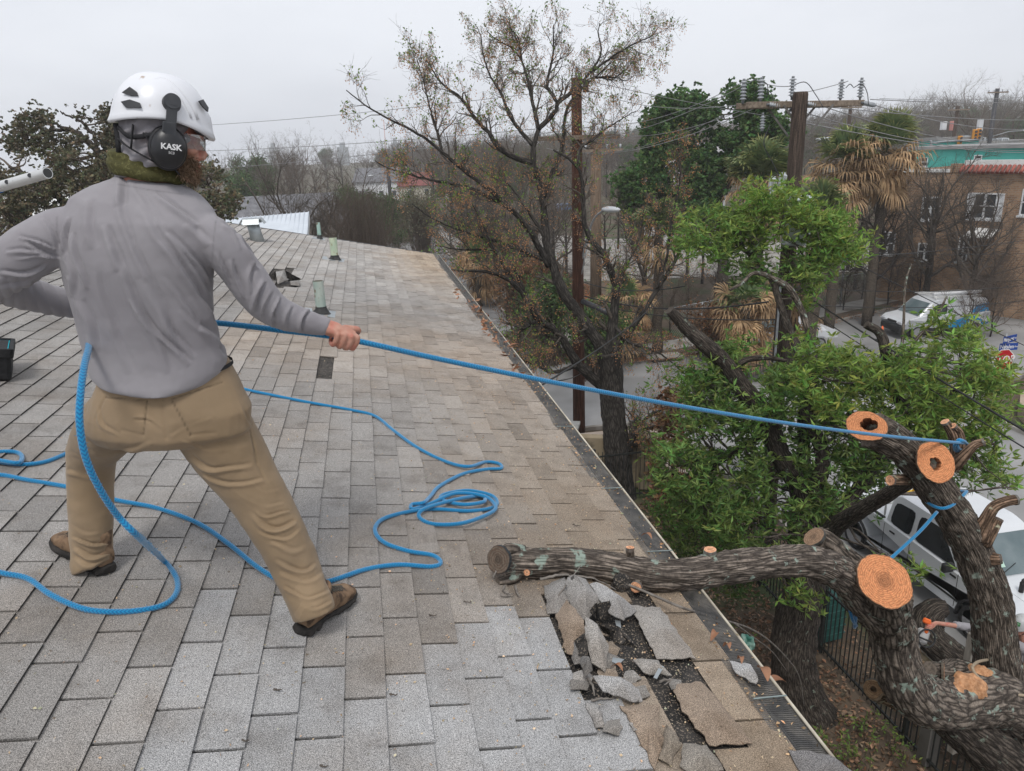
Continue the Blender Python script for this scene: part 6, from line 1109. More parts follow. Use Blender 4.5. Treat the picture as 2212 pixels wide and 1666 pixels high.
def window(w, par, base, x0, y0, x1, y1, sash=2, rows=2, shutters=False, blind=.0):
    a, zb = w.uz((x0+x1)/2-(x1-x0)/2, y1); b, _ = w.uz(x1, y1); _, zt = w.uz((x0+x1)/2, y0); _, zb = w.uz((x0+x1)/2, y1); t = .07; mb = MB()
    for u0, u1, z0, z1 in ((a, b, zt-t, zt), (a, b, zb, zb+t), (a, a+t, zb+t, zt-t), (b-t, b, zb+t, zt-t)): w.rect(mb, u0, u1, z0, z1, .002, .06)
    if sash > 1: w.rect(mb, (a+b)/2-.05, (a+b)/2+.05, zb+t, zt-t, .002, .055)
    w.rect(mb, a+t, b-t, (zt+zb)/2-.03, (zt+zb)/2+.03, .002, .045); f = mb.build('window', [WTRIM], par, base)
    mb = MB(); w.face(mb, a+t, b-t, zb+t, zt-t, .012); mb.build('pane', [GLASS], f, base)
    mb = MB(); w.rect(mb, a-.08, b+.08, zb-.10, zb, .002, .12); mb.build('sill', [WTRIM], f, base)
    if shutters:
        for s0 in (a+t, b-t-(b-a)*.18): mb = MB(); w.rect(mb, s0, s0+(b-a)*.18, zb+t, zt-t, .016, .03); mb.build('side_panel', [WTRIM], f, base)
    return f
# brick apartment building
BR = brick_mat('tan_brick', (.42, .26, .15), (.26, .145, .08), (.33, .27, .21)); BA = D(1905, 385, 43); BB = D(2290, 345, 36); bw = Wall(BA[:2], BB[:2]); bb0 = bw.A.copy(); U1 = np.linalg.norm(bw.B-bw.A); zt_ = (D(1960, 386, 42.2)[2]+D(2190, 356, 38)[2])/2
br = thing('brick_building', 'two-storey tan brick building with red tiled parapet at the right edge', 'building', bb0); back = -bw.n*9
mb = MB(); bw.face(mb, 0, U1+6, -.1, zt_, 0); Q = [bw.pt(0, -.1), bw.pt(0, zt_), bw.pt(0, zt_)+back, bw.pt(0, -.1)+back]; mb.add(Q, [(0, 1, 2, 3)], 0, 1, [[(0, 0), (0, zt_), (9, zt_), (9, 0)]], False); mb.add([bw.pt(0, zt_-.3), bw.pt(U1+6, zt_-.3), bw.pt(U1+6, zt_-.3)+back, bw.pt(0, zt_-.3)+back], [(0, 1, 2, 3)], 1, 1, None, False); mb.build('wall', [BR, M('roof_gravel', (.3, .29, .28), (.4, .39, .38), 3, .9)], br, bb0)
uc, zc = bw.uz(2066, 365); us, _ = bw.uz(2080, 365)
mb = MB(); bw.rect(mb, -.05, uc-.3, zt_, zt_+.16, -.35, .06); bw.rect(mb, us, U1+6, zt_+.30, zt_+.62, -.45, -.10); mb.build('coping', [WHITE], br, bb0)
mb = MB(); bw.face(mb, uc-.3, us, zt_, zt_+.45, .03); bw.face(mb, uc-.3, us, zt_, zt_+.45, -.4); mb.add([bw.pt(uc-.3, zt_+.45, .03), bw.pt(us, zt_+.45, .03), bw.pt(us, zt_+.45, -.4), bw.pt(uc-.3, zt_+.45, -.4)], [(0, 1, 2, 3)], 0, 1, None, False); mb.add([bw.pt(uc-.3, zt_, .03), bw.pt(uc-.3, zt_+.45, .03), bw.pt(uc-.3, zt_+.45, -.4), bw.pt(uc-.3, zt_, -.4)], [(0, 1, 2, 3)], 0, 1, None, False); mb.build('pier', [BR], br, bb0)
TILE = M('clay_tile', (.25, .07, .055), (.36, .12, .09), 4, .7); mb = MB(); n = int((U1+5-us)/.22)
for k in range(n): u = us+k*.22; mb.tubes(np.array([[bw.pt(u, zt_+.34, -.10), bw.pt(u, zt_+.17, .08), bw.pt(u, zt_+.0, .24)]]), np.array([[.09, .095, .10]]), 8, 0, float(rg.uniform(.75, 1.2)), up=UP)
mb.build('roof_tiles', [TILE], br, bb0)
for q in ((2084, 417, 2163, 473, 2, 2, True), (1988, 425, 2028, 476, 2), (2201, 408, 2240, 466, 2), (1900, 500, 1931, 550, 2), (1980, 525, 2011, 562, 2), (2066, 511, 2088, 566, 2)): window(bw, br, bb0, *q)
u0, z0 = bw.uz(2099, 508); u1, z1 = bw.uz(2160, 500); mb = MB(); mb.prism([bw.pt(u0, z0+.35, .02), bw.pt(u1, z0+.35, .02), bw.pt(u1, z0, 1.0), bw.pt(u0, z0, 1.0)], (0, 0, .06)); mb.build('awning', [WHITE], br, bb0)
u0, z0 = bw.uz(2112, 566); mb = MB(); bw.rect(mb, u0, u0+1.0, 0, 2.1, .002, .05); mb.build('door', [M('dark_door', (.05, .035, .03), (.08, .06, .05), 4, .5)], br, bb0)
# turquoise building
def siding(name, c, c2):
    m = M(name, c, c2, .6, .7); n = m.node_tree.nodes; l = m.node_tree.links.new; tc = n.new('ShaderNodeTexCoord'); w = n.new('ShaderNodeTexWave'); w.bands_direction = 'Z'; w.wave_profile = 'SAW'; w.inputs['Scale'].default_value = .8; l(tc.outputs['Object'], w.inputs['Vector']); bp = n.new('ShaderNodeBump'); bp.inputs['Strength'].default_value = 1; bp.inputs['Distance'].default_value = .05; l(w.outputs['Color'], bp.inputs['Height']); l(bp.outputs[0], n['Principled BSDF'].inputs['Normal']); return m
TEAL = siding('turquoise_siding', (.06, .42, .36), (.09, .50, .43)); TA = D(1962, 330, 66); TB = D(2300, 320, 56); tw_ = Wall(TA[:2], TB[:2]); tb0 = tw_.A.copy(); TU = np.linalg.norm(tw_.B-tw_.A)+6; _, tz = tw_.uz(2080, 322)
tq = thing('turquoise_building', 'long turquoise clapboard building with grey flat roof', 'building', tb0); mb = MB(); tw_.rect(mb, 0, TU, 0, tz, -10, 0); mb.build('wall', [TEAL], tq, tb0)
mb = MB(); tw_.rect(mb, -.2, TU, tz, tz+.25, -10.2, .25); mb.build('roof', [M('grey_membrane', (.22, .22, .22), (.32, .31, .30), 1, .8)], tq, tb0)
for q in ((1984, 340, 2003, 360, 1), (2103, 335, 2120, 352, 1)): window(tw_, tq, tb0, *q)
rt = D(2000, 315, 70); up_ = Wall(D(1985, 320, 74)[:2], D(2022, 320, 72)[:2]); ub = up_.A.copy(); _, u_z = up_.uz(2000, 305); uu = np.linalg.norm(up_.B-up_.A)
t2 = thing('turquoise_block', 'small turquoise block with flat roof left of the rooftop machines', 'building', ub); mb = MB(); up_.rect(mb, 0, uu, 0, u_z, -5, 0); mb.build('wall', [TEAL], t2, ub); mb = MB(); up_.rect(mb, -.2, uu+.2, u_z, u_z+.3, -5.2, .2); mb.build('roof', [MATS['grey_membrane']], t2, ub)
cw = Wall(D(2012, 320, 80)[:2], D(2300, 312, 78)[:2]); cb0 = cw.A.copy(); _, c_z = cw.uz(2060, 314); cu = np.linalg.norm(cw.B-cw.A)
t3 = thing('cream_building', 'low cream building behind the turquoise one with machines on its roof', 'building', cb0); mb = MB(); cw.rect(mb, 0, cu, 0, c_z, -8, 0); mb.build('wall', [M('cream_stucco', (.50, .42, .30), (.58, .5, .38), 1, .9)], t3, cb0); mb = MB(); cw.rect(mb, -.2, cu, c_z, c_z+.3, -8.2, .2); mb.build('roof', [MATS['grey_membrane']], t3, cb0)
for x0, x1, y0, tt in ((2068, 2090, 301, 1.1), (2094, 2108, 294, 1.3), (2112, 2142, 297, 1.0), (2146, 2170, 303, .8), (2176, 2192, 300, 1.3)):
    a, z1 = cw.uz(x0, y0); b, _ = cw.uz(x1, y0); mb = MB(); c = cw.pt((a+b)/2, (c_z+.3+z1)/2, -2); mb.box(c, (b-a, 1.6, max(.3, z1-c_z-.3)), frame(cw.u, cw.n, UP), 0, tt, .03); mb.box(c+UP*(max(.3, z1-c_z-.3)/2+.05), ((b-a)*.6, 1.0, .1), frame(cw.u, cw.n, UP), 0, tt*.4)
    for s_ in (-.25, 0, .25): mb.box(c+cw.n*.802+cw.u*(b-a)*s_, ((b-a)*.2, .02, max(.3, z1-c_z-.3)*.6), frame(cw.u, cw.n, UP), 0, tt*.5)
    tag(mb.build('rooftop_unit', [M('unit_metal', (.34, .36, .37), (.46, .48, .49), 3, .5)], None, cw.pt((a+b)/2, c_z+.3, -2)), 'grey air conditioning unit on the flat roofs beyond the turquoise wall', 'machine', 'rooftop air units')
# orange and white building behind the green oak
ow = Wall(D(1395, 340, 62)[:2], D(1560, 330, 60)[:2]); o0 = ow.A.copy(); ou = np.linalg.norm(ow.B-ow.A); _, oz = ow.uz(1450, 312); ob_ = thing('orange_building', 'white and coral-orange building half hidden behind the green oak', 'building', o0)
mb = MB(); ow.rect(mb, 0, ou, 0, oz, -8, 0); mb.build('wall', [M('white_render', (.6, .6, .6), (.68, .68, .68), 1, .8)], ob_, o0); mb = MB()
for x0, x1, y0, y1 in ((1420, 1434, 322, 352), (1450, 1474, 318, 336), (1476, 1500, 330, 356), (1402, 1414, 345, 372)): a, zb = ow.uz(x0, y1); b, _ = ow.uz(x1, y1); _, z1 = ow.uz(x0, y0); ow.rect(mb, a, b, zb, z1, .003, .05)
mb.build('coral_panel', [M('coral_paint', (.75, .12, .06), (.8, .17, .09), 2, .6)], ob_, o0)
# neighbour's white metal roof, grey houses and the red-roofed house
def gable(name, label, x, y, w, d, h, rise, rz, wallm, roofm, group=None):
    b = np.array([x, y, float(terr(np.array(x), np.array(y)))]); t = thing(name, label, 'house', b, group); Rz = rotz(rz)
    def q(a, c, z): return b+Rz@np.array([a, c, z])
    mb = MB(); mb.prism([q(-w/2, -d/2, -.3), q(-w/2, d/2, -.3), q(-w/2, d/2, h), q(-w/2, 0, h+rise), q(-w/2, -d/2, h)], Rz@np.array([w, 0, 0])); mb.build('wall', [wallm], t, b); mb = MB(); e = .35
    for s in (-1, 1): P = [q(-w/2-e, s*(d/2+e), h-rise*e/(d/2)), q(w/2+e, s*(d/2+e), h-rise*e/(d/2)), q(w/2+e, 0, h+rise), q(-w/2-e, 0, h+rise)]; mb.prism([p+UP*.02 for p in P], (0, 0, .12))
    mb.build('roof', [roofm], t, b)
    for k in (-.3, .05, .32):
        for s in (-1, 1): mb = MB(); mb.box(q(w*k, s*(d/2+.01), 1.6), (1.0, .06, 1.2), Rz); f = mb.build('window', [WTRIM], t, b); mb = MB(); mb.box(q(w*k, s*(d/2+.03), 1.6), (.82, .06, 1.02), Rz); mb.build('pane', [GLASS], f, b)
    return t
RSH = M('red_roof', (.16, .045, .04), (.24, .075, .065), 1.5, .7); GSH = M('grey_roof', (.13, .13, .14), (.2, .2, .21), 2, .9); CRM = M('cream_wall', (.5, .46, .38), (.58, .54, .46), 1, .85)
x, y = atZ(897, 150); gable('red_roof_house', 'small cream house with red roof beyond the far end of the street', x, y, 10, 8, 3.0, 2.2, .2, CRM, RSH)
x, y = atZ(600, 70); gable('grey_roof_house', 'long grey-roofed house behind the bare trees left of the street', x, y, 15, 9, 3.4, 2.4, .1, MATS['painted_stucco'], GSH)
x, y = atZ(820, 150); gable('distant_house', 'pale house in the haze left of the far poles', x, y, 10, 8, 4, 2.4, -.3, WTRIM, GSH); x, y = atZ(40, 60); gable('pale_house', 'pale house glimpsed under the live oak at the left edge', x, y, 10, 8, 5.5, 1.4, .4, WTRIM, WHITE)
mt = D(667, 458, 30); mr_ = D(663, 512, 25.5); ml = D(420, 479, 30); m2_ = D(390, 560, 25.5); mb0 = np.array([ml[0], ml[1], 0]); me_ = thing('metal_roof_house', 'neighbouring house with white standing seam metal roof', 'house', mb0)
SEAM = M('white_seam_metal', (.62, .67, .72), (.7, .75, .8), 1.5, .35, metal=.2); up3 = norm(np.cross(mr_-m2_, mt-mr_)); up3 = up3 if up3[2] > 0 else -up3; mb = MB(); mb.prism([m2_, mr_, mt, ml], -up3*.10)
for k in range(27): a = m2_+(mr_-m2_)*k/26; b = ml+(mt-ml)*k/26; mb.tube([a+up3*.02, b+up3*.02], .018, 5)
mb.build('roof', [SEAM], me_, mb0); mb = MB(); mb.prism([m2_-up3*.12, mr_-up3*.12, mt-up3*.12, ml-up3*.12], (0, 0, -.16)); mb.build('fascia', [WHITE], me_, mb0)
ctr = (m2_+mr_+mt+ml)/4; P = [ctr+(p-ctr)*.93 for p in (m2_, mr_, mt, ml)]; mb = MB(); bot = np.array([[p[0], p[1], 0] for p in P]); top = np.array([[p[0], p[1], p[2]-.32] for p in P]); mb.loft([bot, top], smooth=False); mb.build('wall', [CRM], me_, mb0)
# far city blocks in the haze
for k, (px, w, y0, Z) in enumerate(((853, 16, 308, 520), (880, 20, 318, 540), (905, 12, 322, 550), (590, 18, 318, 560), (740, 24, 318, 520), (1010, 14, 316, 560))):
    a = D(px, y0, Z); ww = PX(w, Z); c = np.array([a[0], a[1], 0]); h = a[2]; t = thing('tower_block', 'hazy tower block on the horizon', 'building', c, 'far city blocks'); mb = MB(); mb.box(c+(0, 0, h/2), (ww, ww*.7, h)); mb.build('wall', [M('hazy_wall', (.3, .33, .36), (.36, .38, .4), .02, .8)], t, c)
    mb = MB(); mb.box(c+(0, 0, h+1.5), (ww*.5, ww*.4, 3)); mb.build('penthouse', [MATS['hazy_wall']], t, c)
ms = D(832, 318, 420); mb = MB(); tp_ = D(829, 262, 420); mb.tube([np.array([ms[0], ms[1], 0]), tp_], [.35, .2], 4); tag(mb.build('radio_mast', [M('mast_red', (.5, .25, .22), (.6, .5, .5), .05, .6)], None, (ms[0], ms[1], 0)), 'thin radio mast in the haze above the far trees', 'mast')
# ------------------------------------------------------------------ utility poles
PW = bark_mat('creosote_pole', (.045, .034, .028), (.125, .092, .074), None, 30, 1.2, .4, .006); PW2 = bark_mat('brown_pole', (.05, .022, .014), (.12, .055, .036), None, 30, 1.2, .4, .006); PW3 = bark_mat('pale_pole', (.12, .085, .06), (.24, .18, .13), None, 30, 1.2, .4, .006)
PORC = M('porcelain', (.33, .35, .37), (.42, .44, .46), 10, .3, spec=.5); STEEL = M('galv_steel', (.28, .29, .30), (.36, .37, .38), 10, .5, metal=.4); DKS = M('dark_steel', (.04, .04, .045), (.08, .08, .085), 10, .5, metal=.3); ARMW = M('grey_crossarm', (.16, .125, .095), (.28, .225, .175), 3, .85, .4, 20, stretch=(6, 1, 6))
def insul(par, base, p, ax, L_=.34, n=6, r=.075, name='insulator'):
    ax = norm(ax); K = []; Rr = []
    for i in range(n):
        t0 = i/n; K += [t0, t0+.35/n, t0+.45/n, t0+.95/n]; Rr += [r*.42, r*.45, r, r*.55]
    P = np.array([p+ax*L_*k for k in K]); mb = MB(); mb.tube(P, np.array(Rr), 14, up=norm(np.cross(ax, (.3, .5, .8)))); mb.tube([p-ax*.06, p+ax*.01], .022, 8, tint=.4); mb.tube([p+ax*L_*.98, p+ax*(L_+.04)], .03, 8, tint=.5); return mb.build(name, [PORC], par, base)
rp = D(1711, 440, 15.4); rb = np.array([rp[0], rp[1], 0]); top = D(1725, 203, 15.4); top = np.array([rb[0]+.0, rb[1], top[2]])
pole1 = thing('utility_pole', 'tall wooden utility pole with grey crossarm, stacked insulators and a transformer', 'utility pole', rb)
mb = MB(); mb.tube([rb, rb*.5+top*.5, top-(0, 0, .06), top], [.19, .165, .145, .135], 24); mb.build('pole', [PW], pole1, rb)
ca = D(1600, 235, 15.0); cb_ = D(1850, 218, 15.9); ca[2] = cb_[2] = (ca[2]+cb_[2])/2; cdir = norm(cb_-ca); cn = np.array([cdir[1], -cdir[0], 0]); cn = cn if cn@(CAM-ca) > 0 else -cn; mid = (ca+cb_)/2
mb = MB(); mb.box(mid+cn*.20, (np.linalg.norm(cb_-ca), .095, .12), frame(cdir, cn, UP), bev=.008); o = mb.build('crossarm', [ARMW], pole1, rb)
mb = MB(); mb.box(mid-cn*.20, (np.linalg.norm(cb_-ca)*.96, .095, .12), frame(cdir, cn, UP), bev=.008); mb.build('crossarm', [ARMW], pole1, rb)
for s in (-1, 1):
    for o_ in (.26, -.26): mb = MB(); mb.box((rb*0+mid+cdir*s*.33+cn*o_-UP*.32), (.045, .012, .85), frame(norm(np.cross(cn, cdir*s*.62+UP*.62)), cn, norm(cdir*s*.62+UP*.62))); mb.build('brace', [M('wood_brace', (.13, .12, .11), (.2, .19, .18), 9, .8)], pole1, rb)
def cp(px): t = (px-1600)/250; return ca+(cb_-ca)*t
for px in (1613, 1628): insul(pole1, rb, cp(px)+UP*.10-cn*.15*(px == 1613)+cn*.18*(px > 1613), UP, .38)
for px, k in ((1827, 1), (1843, -1)): insul(pole1, rb, cp(px)+UP*.10-cn*.18*k, UP, .36)
insul(pole1, rb, D(1710, 212, 15.3)+UP*.02, UP, .36); mb = MB(); mb.box(D(1714, 222, 15.3), (.06, .06, .35), roty(R(15))); mb.build('bracket', [DKS], pole1, rb)
W_end = []
for px, py in ((1641, 233), (1722, 224), (1845, 216)): a = cp(px)+cn*.26; dd = norm(D(2212, 300, 20)-a); insul(pole1, rb, a, dd, .42, 7, .05, 'strain_insulator'); W_end.append(a+dd*.48)
insul(pole1, rb, D(1648, 250, 15.0), -UP+0*_r, .26, 5, .06, 'arrester')
for pts in ([D(1628, 205, 15.2), D(1648, 190, 15.1), D(1668, 205, 15), D(1672, 238, 15)], [D(1710, 186, 15.3), D(1740, 178, 15.2), D(1762, 205, 15.2), D(1778, 232, 15.1)], [D(1843, 190, 15.5), D(1862, 182, 15.4), D(1873, 200, 15.3), D(1876, 226, 15.2)], [D(1827, 190, 15.6), D(1836, 182, 15.5), D(1843, 188, 15.5)], [D(1663, 270, 15), D(1650, 310, 15), D(1668, 350, 15.1), D(1690, 395, 15.2)], [D(1640, 212, 15), D(1645, 180, 15), D(1658, 184, 15), D(1656, 212, 15)]):
    mb = MB(); mb.tube(smooth_line(pts, 6), .009, 5); mb.build('jumper', [DKS], pole1, rb)
tcn = D(1722, 480, 15.1); th = np.linspace(0, 2*math.pi, 32, endpoint=False); ring = lambda r, z: [tcn+np.array([r*math.cos(t), r*math.sin(t), z]) for t in th]
mb = MB(); mb.loft([ring(.26, -.45), ring(.27, -.42), ring(.27, .42), ring(.29, .43), ring(.29, .47), ring(.26, .50), ring(.10, .56)]); tr_ = mb.build('transformer', [M('transformer_grey', (.50, .55, .58), (.58, .62, .65), 3, .4)], pole1, rb)
mb = MB(); mb.box(tcn+_r*.29+UP*.15, (.06, .05, .3), rotz(-YAW)); mb.build('bracket', [STEEL], tr_, rb)
for px, py, tl in ((1669, 398, 0), (1690, 390, .12)): p = D(px, py, 14.9); mb = MB(); mb.box(p, (.14, .11, .24), rotz(-YAW)@roty(tl), bev=.02); mb.box(p+UP*.13, (.09, .08, .04), rotz(-YAW)); mb.tube([p-UP*.12, p-UP*.30], [.05, .04], 8); mb.build('wildlife_guard', [M('grey_guard', (.42, .44, .46), (.52, .54, .56), 8, .6)], pole1, rb); mb = MB(); mb.box(p-_f*.075, (.08, .02, .15), rotz(-YAW)@roty(tl)); mb.build('louvre', [STEEL], pole1, rb)
mb = MB(); mb.tube([rb+(-.19, -.12, 0), rb+(-.18, -.1, 6.5)], .025, 8); mb.build('conduit', [STEEL], pole1, rb)
# centre pole with crossarm and street lamp
pb2 = G(1251, 933); tp2 = D(1244, 186, proj(pb2)[2]*.985); tp2 = np.array([pb2[0], pb2[1], tp2[2]]); pole2 = thing('utility_pole', 'dark brown utility pole behind the berry tree with a low street lamp', 'utility pole', pb2)
mb = MB(); mb.tube([pb2, tp2], [.21, .155], 20); mb.build('pole', [PW2], pole2, pb2); zarm = D(1244, 297, proj(tp2)[2])[2]; c = np.array([pb2[0], pb2[1], zarm]); ad = norm(D(1330, 292, 25.4)-D(1165, 300, 25.4)); ad[2] = 0; ad = norm(ad); nn_ = np.array([ad[1], -ad[0], 0]); mb = MB(); mb.box(c+nn_*.2, (2.6, .10, .13), frame(ad, nn_, UP), bev=.008); mb.build('crossarm', [ARMW], pole2, pb2)
for k in (-1.15, -.45, .5, 1.15): insul(pole2, pb2, c+nn_*.2+ad*k+UP*.09, UP, .26, 4, .06)
insul(pole2, pb2, tp2+UP*.02, UP, .26, 4, .07); mb = MB(); mb.box(tp2+ad*.28-UP*.25, (.14, .14, .34)); mb.build('cutout', [DKS], pole2, pb2)
lp = D(1305, 452, 22.6); la = np.array([pb2[0], pb2[1], D(1250, 560, 25)[2]]); mb = MB(); mb.tube(smooth_line([la+ad*.1, la+(lp-la)*.55+UP*.35, lp], 8), .035, 8); mb.tube([la-UP*.9, la+(lp-la)*.5+UP*.25], .02, 6); am = mb.build('lamp_arm', [STEEL], pole2, pb2); hd = norm(lp-la); hd[2] = 0; hd = norm(hd); mb = MB(); blob(mb, lp+hd*.28, frame(hd, np.cross(UP, hd), UP), (.36, .17, .09)); mb.build('lamp_head', [M('lamp_shell', (.55, .58, .6), (.62, .64, .66), 5, .4)], am, pb2)
mb = MB(); mb.tube([la+hd*.2-UP*1.2, la+hd*1.5-UP*1.45], .09, 12); mb.build('splice_case', [DKS], pole2, pb2)
def spole(px, py, Z, ytop, label, mat, r=.16, arm=None, lamp=0, arms=1):
    b = D(px, 400, Z); b[2] = float(terr(np.array(b[0]), np.array(b[1]))) if py is None else 0; t = thing('utility_pole', label, 'utility pole', b); tz_ = D(px, ytop, Z)[2]; T_ = np.array([b[0], b[1], tz_]); mb = MB(); mb.tube([b, T_], [r*1.2, r], 12); mb.build('pole', [mat], t, b); L_ = []
    for k in range(arms if arm else 0):
        c = T_-UP*(.35+k*1.0); mb = MB(); mb.box(c+fh*-.16, (arm, .10, .12), frame(rh, fh, UP)); mb.build('crossarm', [ARMW], t, b); mb = MB()
        for q in (-.45, -.2, .2, .45): mb = MB(); mb.tube([c-fh*.16+rh*arm*q+UP*.05, c-fh*.16+rh*arm*q+UP*.25], [.04, .06], 8); mb.build('insulator', [PORC], t, b)
    if lamp: c = b+UP*(tz_-b[2])*.66; e = c-rh*lamp+UP*.5; mb = MB(); mb.tube([c, (c+e)/2+UP*.2, e], .05, 6); a_ = mb.build('lamp_arm', [STEEL], t, b); mb = MB(); blob(mb, e, frame(rh, fh, UP), (.4, .18, .1)); mb.build('lamp_head', [MATS['lamp_shell']], a_, b)
    return t, T_
_, t3 = spole(1287, 0, 34, 308, 'pale wooden pole just right of the dark brown pole', PW3, .24, 2.4)
_, t4 = spole(841, 0, 100, 334, 'dark leaning pole with a street lamp at the far left bend of the street', DKS, .22, None, 2.4); _, t5 = spole(933, 0, 130, 378, 'short black pole in front of the red-roofed house', DKS, .25)
_, t6 = spole(1118, None, 170, 346, 'thin white pole among the distant bare trees', WHITE, .14); _, t7 = spole(1821, None, 60, 225, 'distant pole behind the right end of the near crossarm', PW, .13, 1.6); _, t8 = spole(2046, None, 75, 232, 'brown pole with grey boxes right of the palms', PW, .17, 2.2, arms=1); _, t9 = spole(2123, None, 74, 196, 'dark pole in front of the tall bare tree', DKS, .19, 2.0, -3.5); _, t10 = spole(1454, None, 95, 248, 'thin distant pole above the green oak', PW, .12, 1.6); _, t11 = spole(1941, None, 90, 272, 'small crossarm pole on the far slope', PW, .15, 2.2)
bx = D(2038, 272, 74.5); mb = MB(); mb.box(bx, (.5, .4, .8), bev=.03); mb.box(bx+_r*.9, (.4, .4, .9), tint=(.9, .4, .35), bev=.03); mb.box(D(2117, 270, 73.6), (.45, .4, 1.1), bev=.03); tag(mb.build('pole_boxes', [WTRIM], None, bx), 'white boxes hung on the two right-hand poles', 'box')
# traffic signals
for px, py in ((2073, 306), (2105, 292), (2114, 290)):
    p = D(px, py, 72); t = thing('traffic_light', 'small yellow traffic signal above the turquoise roof line', 'traffic light', p, 'traffic signals'); mb = MB(); mb.box(p, (.36, .3, 1.05), bev=.04); mb.build('housing', [M('signal_yellow', (.62, .25, .03), (.66, .3, .05), 4, .5)], t, p); mb = MB()
    for k in (-.32, 0, .32): mb.tube([p-fh*.16+UP*k, p-fh*.26+UP*k], .11, 10)
    mb.build('visor', [DKS], t, p)
mb = MB(); a = D(2010, 322, 71); b = D(2114, 302, 72); mb.tube(smooth_line([np.array([a[0], a[1], 0]), a, a+(b-a)*.08+UP*.5, b], 6), .10, 8); tag(mb.build('signal_mast', [STEEL], None, (a[0], a[1], 0)), 'grey mast arm carrying the traffic signals', 'mast')
lm = D(1790, 302, 40); mb = MB(); lb2 = np.array([lm[0]+2.4, lm[1]+1, 0]); mb.tube(smooth_line([lb2, lb2+UP*(lm[2]-.4), lb2+UP*(lm[2]+.05)-(1.2, .5, 0), lm], 6), .07, 8); blob(mb, lm-_r*.1, frame(_r, fh, UP), (.62, .22, .13), tint=1.8); tag(mb.build('street_lamp', [STEEL], None, lb2), 'street lamp head poking out left of the palm crowns', 'street lamp')
# wires
def wire(a, b, sag=.3, r=.008, name='wire', n=24):
    t = np.linspace(0, 1, n); P = a+(b-a)*t[:, None]-UP*(sag*4*t*(1-t))[:, None]; mb = MB(); mb.tube(P, r*.75, 4, cap=False); o = mb.build(name, [WIRE], None, (0, 0, 0)); return o
WIRE = M('aluminium_wire', (.22, .22, .22), (.3, .3, .3), 5, .6)
WIREB = M('black_cable', (.02, .02, .02), (.035, .035, .035), 5, .6)
WS = [(W_end[0], D(2330, 312, 30), .5, .013), (W_end[1], D(2330, 296, 30), .5, .013), (W_end[2], D(2330, 262, 30), .4, .013), (cp(1613)+UP*.5, D(1260, 262, 25.4), .4, .011), (cp(1628)+UP*.5, D(1200, 300, 25.4), .4, .011), (cp(1641)+UP*.0, D(1180, 320, 25.4), .5, .011), (cp(1827)+UP*.45, cp(1710)+UP*.0+UP*.2, .02, .010), (D(1710, 186, 15.3), cp(1628)+UP*.48, .05, .010)]
WS += [(D(1250, 190, 25.3), D(-150, 245+20, 60), .9, .014), (c+ad*-1.1+UP*.3, D(-150, 297, 60), .9, .014), (c+ad*.5+UP*.3, D(-150, 362, 55), .9, .014), (D(1270, 190, 25), D(1610, 225, 15.3), .3, .010), (D(1270, 165+10, 25), D(1900, 270, 60), .4, .016), (D(1330, 292, 25), D(1600, 240, 15.4), .2, .010), (D(1880, 215, 15.5), D(2330, 202, 60), .3, .012), (D(1900, 205+8, 40), D(2330, 196, 60), .3, .018), (D(1730, 225, 20), D(2330, 250, 70), .4, .02), (D(1720, 262, 20), D(2330, 318, 60), .6, .02), (D(1560, 250, 20), D(1250, 330, 25), .3, .010)]
WL = ['conductor running right from the crossarm of the near pole']*3
for k, (a, b, s, r) in enumerate(WS): tag(wire(a, b, s, r), 'overhead wire strung between the utility poles', 'wire', 'overhead wires')
BC = [(D(1262, 610, 25), D(1480, 618, 19), .2, .02), (D(1262, 640, 25), D(1660, 652, 19), .3, .03), (D(1270, 655, 25), D(1700, 690, 18), .2, .02), (D(1700, 618, 20), D(2330, 600, 26), .3, .014), (D(1700, 655, 20), D(2330, 632, 26), .3, .014), (D(1640, 540, 20), D(2330, 545, 30), .1, .012), (D(1780, 535, 18), D(2330, 800, 24), .05, .016), (D(1870, 555, 18), D(2330, 500, 30), .1, .014), (D(1430, 640, 16), RF(1160, 838, -.04), .1, .014), (D(1262, 800, 25), RF(1150, 826, -.04), .1, .012), (D(1718, 625, 15.2), D(2330, 1000, 8), .03, .022), (D(1716, 650, 15.2), D(2330, 1040, 8), .03, .014)]
_w = WIRE; WIRE = WIREB
for k, (a, b, s, r) in enumerate(BC): tag(wire(a, b, s, r), 'black service cable crossing the street level', 'cable', 'black service cables')
WIRE = _w
